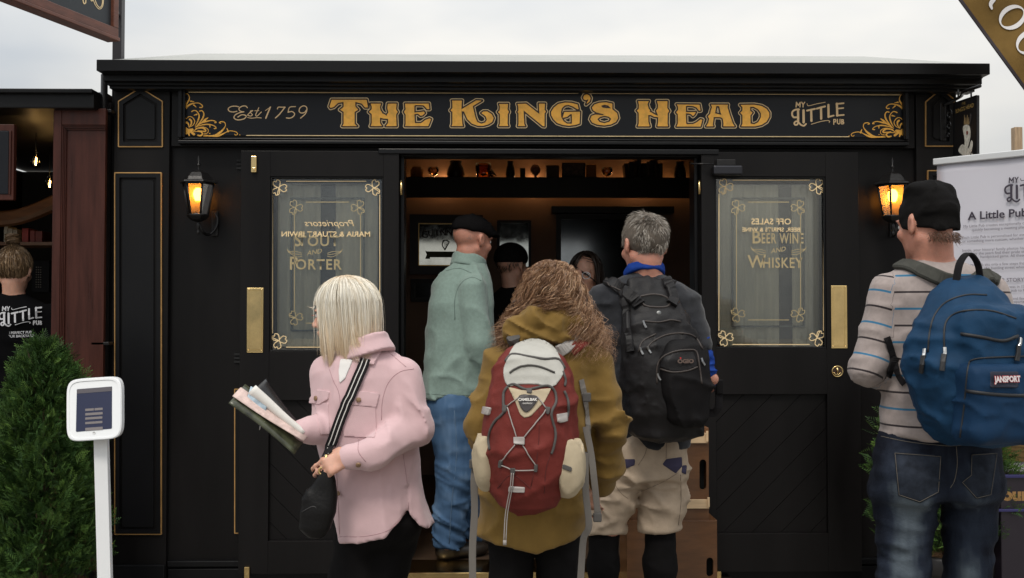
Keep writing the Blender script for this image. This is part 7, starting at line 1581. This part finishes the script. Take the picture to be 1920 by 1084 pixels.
c = pn(.0012)(np.array([[1808.5, 203.5]]))[0]; hxn = hx / np.linalg.norm(hx)
text_obj('sign_lettering', "KING'S HEAD", .026, mat('painted_gold2', (.22, .14, .04), .5), hs, basis(c, hxn, (0, 0, 1), hn), bold=.0006); text_obj('sign_lettering', 'THE', .018, MATS['painted_gold2'], hs, basis(pn(.0012)(np.array([[1806.5, 194.5]]))[0], hxn, (0, 0, 1), hn))
mid = (hA + hB) / 2; bx_ = X(1772, -.04)
tube('bracket_arm', spline([(bx_, -.036, Z(196, -.04)), (bx_ + .05, -.12, Z(180, -.1)), (float(mid[0]), float(mid[1]), at(1815, 172, -.3)[2]), (float(hB[0]) + .01, float(hB[1]) - .02, at(1824, 163, -.4)[2])], 6), .008, IRON, hs)
for q in (hA * .75 + hB * .25, hA * .2 + hB * .8): tube('hanger', [(q[0], q[1], at(1809, 186, q[1])[2]), (q[0], q[1], at(1809, 168, q[1])[2])], .004, IRON, hs)
box('bracket_plate', bx_ - .014, bx_ + .014, -.045, -.0352, Z(262, -.04), Z(190, -.04), IRON, hs, .003)
for cz, r_ in ((215, .028), (236, .022), (252, .012)):
    tube('bracket_scroll', [(bx_ + .012, -.05 - r_ - r_ * math.cos(a) * (1 - a / 9), Z(cz, -.05) + r_ * math.sin(a) * (1 - a / 9)) for a in np.linspace(0, 5.2, 18)], .0045, IRON, hs)

# ================================================================ white roll-up banner
bA = at(1757, 400, -.30); bB = at(1920, 400, -.56); bxv = np.array([bB[0] - bA[0], bB[1] - bA[1], 0]); bxv /= np.linalg.norm(bxv); bn = np.array([bxv[1], -bxv[0], 0]); ztop = at(1757, 305, -.30)[2]
bn_t = thing('roll_up_banner', 'tall white roll-up banner with pub logo and text behind the man in the beanie', 'banner', (*bA[:2], 0)); BW = .85
OB = np.array([bA[0], bA[1], 0])
def bbx(name, u0, u1, z0, z1, t0, t1, m, bev=.0): return box(name, u0, u1, t0, t1, z0, z1, m, bn_t, bev, basis(OB, bxv, bn, (0, 0, 1)))
nu, nz_ = 20, 40; Vb = [OB + bxv * (BW * i / nu) + bn * (.004 * math.sin(j / nz_ * 4) + .002 * math.sin(i * .7)) + np.array([0, 0, .1 + (ztop - .1) * j / nz_]) for j in range(nz_ + 1) for i in range(nu + 1)]
Fb = [(j * (nu + 1) + i, j * (nu + 1) + i + 1, (j + 1) * (nu + 1) + i + 1, (j + 1) * (nu + 1) + i) for j in range(nz_) for i in range(nu)]
Vb, Fb = shell(np.array(Vb), Fb, np.broadcast_to(bn, (len(Vb), 3)), .002); obj('sheet', Vb, Fb, mat('lilac_white_vinyl', (.56, .545, .60), .55, var=.02, vscale=4), bn_t, True)
bbx('top_rail', -.012, BW + .012, ztop - .012, ztop + .018, -.012, .014, mat('silver_rail', (.62, .62, .62), .35, .3), .004); bbx('base', -.01, BW + .01, 0, .10, -.07, .07, mat('silver_base', (.45, .45, .46), .3, .8), .01)
bp_ = planeN(OB, bn, .0075); INK = mat('dark_plum_ink', (.035, .026, .042), .6); INK2 = mat('grey_ink', (.14, .125, .15), .6)
flat2('banner_logo', lambda u, v: logo(u, v, 1868.7, 321.7, 14.3) , (1878, 1985, 328, 384), .5, lambda V: bp_(np.stack([V[:, 0], V[:, 1] - (V[:, 0] - 1885) * .06], 1)), INK, bn_t, .0006, bn)
def btxt(s, px, py, h, m, bold=0.0, wid=1.0, align='LEFT'):
    o = bp_(np.array([[px, py]]))[0]; text_obj('banner_text', s, h / .7 * (o[1] + 5) / FPX, m, bn_t, basis(o, bxv, (0, 0, 1), bn), align, 0, bold, wid)
btxt('A Little Pub for', 1815, 406, 14.5, INK, .0011, 1.06)
for s, px, py in (('My Little Pub creates exceptionally crafted pubs', 1806, 425), ('quickly becoming a meeting place for', 1822, 431.5), ('Each Little Pub is personalised for every owner', 1804, 446), ('or something more custom, whether it is big', 1804, 453), ('Inside, your history/ family photos hang on', 1804, 470), ('over the years find their pride of place', 1819, 476), ('handpicked gems. All these treasures', 1838, 482), ('A Little Pub sits only a few steps from', 1808, 497.5), ('middle of a bustling street where', 1822, 504), ('It was in 1759 on hidden', 1886, 538), ('a pub to forget', 1890, 545), ('and fine ales', 1898, 560), ('repartee and', 1898, 566)): btxt(s, px, py, 5.0, INK2, .0, 1.02)
btxt('OUR STORY', 1862, 526, 7, INK2, .0002)
q = [(1800, 800), (2060, 800), (2060, 866), (1800, 866)]; flat2('kraft_block', lambda u, v: poly2(u, v, q), bbp(q, 2), 4, planeN(OB, bn, .0070), mat('kraft_brown', (.17, .105, .035), .7), bn_t, .0006, bn)
for i in range(5): btxt('built to be transported to your backyard', 1862, 812 + i * 7.5, 4.2, mat('kraft_ink', (.05, .03, .012), .7))
btxt('and assembled in place', 1862, 853, 4.2, mat('kraft_ink', (.05, .03, .012), .7))
# dark box sign standing in front of the banner foot
ob = thing('box_sign', 'low dark box sign with gold letters beside the potted conifer', 'sign', (*at(1930, 960, -.75)[:2], 0)); YO = -.80
hb('box', 1872, 2010, 897, 1250, YO, YO + .16, mat('plum_box', (.010, .006, .012), .4), ob, .004)
for q0, q1 in ((893, 899), (958, 963)): hb('trim', 1868, 2014, q0, q1, YO - .012, YO + .0, mat('indigo_trim', (.02, .018, .09), .4), ob, .002)
txt('box_lettering', 'our', 1904, 928, YO - .001, 22, mat('bronze_gold', (.34, .19, .07), .45, .4), ob, False, 1.1, .0035)

# ================================================================ brown flag, top right
fl = thing('brown_flag', 'brown gold flag with dark edge and white capitals, top right corner', 'flag', at(2080, 300, -.55)); YF = -.55
def wv(V): return at(V[:, 0], V[:, 1], YF + .010 * np.sin(V[:, 0] * .05) + .008 * np.sin(V[:, 1] * .04 + V[:, 0] * .02))
ed = [(1738, -86), (2050, 342), (2160, 260), (1860, -170)]
flat2('cloth', lambda u, v: poly2(u, v, ed), bbp(ed, 3), 6, wv, mat('bronze_cloth', (.175, .105, .030), .7, var=.25, vscale=5, weave=.3, bump=.12, bscale=12), fl, .003)
flat2('dark_edge', lambda u, v: seg2(u, v, [(1738, -86), (2050, 342)], 2.6), bbp(ed, 6), 2, lambda V: wv(V) + np.array([0, -.004, 0]), mat('edge_dark', (.018, .010, .014), .6), fl, .008)
ud = np.array([.565, .825]); vd = np.array([.825, -.565])
def uv_(u, v, c): a, b = u - c[0], v - c[1]; return a * ud[0] + b * ud[1], a * vd[0] + b * vd[1]
def O_(u, v, c):
    a, b = uv_(u, v, c); return np.maximum((np.hypot(a / 22, b / 26) - 1) * 22, -(np.hypot(a / 13.5, b / 23.5) - 1) * 13.5)
def R_(u, v, c):
    a, b = uv_(u, v, c); st_ = np.maximum(np.abs(a + 14) - 4.2, np.abs(b) - 26); sf = np.minimum(np.maximum(np.abs(a + 14) - 9, np.abs(b + 25) - 1.5), np.maximum(np.abs(a + 14) - 9, np.abs(b - 25) - 1.5))
    bw = np.maximum(np.maximum((np.hypot((a + 6) / 17, (b - 12) / 14) - 1) * 14, -(np.hypot((a + 6) / 9, (b - 12) / 11.5) - 1) * 9), -(a + 14)); lg = seg2(a, b, spline([(-6, -2), (6, -10), (12, -22), (20, -25)], 5), [4.5, 4.5, 4, 2]); return np.minimum.reduce([st_, sf, bw, lg])
WTL = mat('flag_white', (.70, .68, .68), .7, weave=.2); wl_ = lambda V: wv(V) + np.array([0, -.005, 0])
for nm, fn, c in (('flag_letter', R_, (1868, -14)), ('flag_letter', O_, (1897, 33)), ('flag_letter', O_, (1929, 80)), ('flag_letter', R_, (1961, 128))): flat2(nm, lambda u, v: fn(u, v, c), (c[0] - 36, c[0] + 36, c[1] - 36, c[1] + 36), .9, wl_, WTL, fl, .001)
tube('pole', [at(2160, 262, YF), (at(2160, 262, YF)[0], YF, 0.0)], .012, IRON, fl)

# ================================================================ behind, on the right
mq = thing('marquee', 'white marquee roof far behind the banner', 'marquee', (4.6, 7.5, 0)); CVS = mat('white_canvas', (.72, .73, .74), .7, var=.04, vscale=1.5)
obj('canopy', [(3.1, 6, 2.55), (7.4, 6, 2.55), (7.4, 9, 2.55), (3.1, 9, 2.55), (4.6, 7.5, 3.35), (5.8, 7.5, 3.35)], [(0, 1, 5, 4), (1, 2, 5), (2, 3, 4, 5), (3, 0, 4)], CVS, mq)
for a, b in (((3.1, 6), (7.4, 6)), ((7.4, 6), (7.4, 9)), ((3.1, 9), (7.4, 9)), ((3.1, 6), (3.1, 9))): box('valance', min(a[0], b[0]) - .01, max(a[0], b[0]) + .01, min(a[1], b[1]) - .01, max(a[1], b[1]) + .01, 2.28, 2.549, CVS, mq)
for a in ((3.13, 6.03), (7.37, 6.03), (7.37, 8.97), (3.13, 8.97)): tube('leg', [(*a, 0), (*a, 2.3)], .025, WHITE, mq)
c = at(1910, 238, 4.0); tag(box('timber_post', c[0] - .035, c[0] + .035, 4.0, 4.07, 0, c[2], mat('weathered_timber', (.34, .24, .15), .8, var=.3, vscale=10, stretch=(6, 6, .6)), None, .004), 'weathered square timber post behind the banner, right edge', 'post')
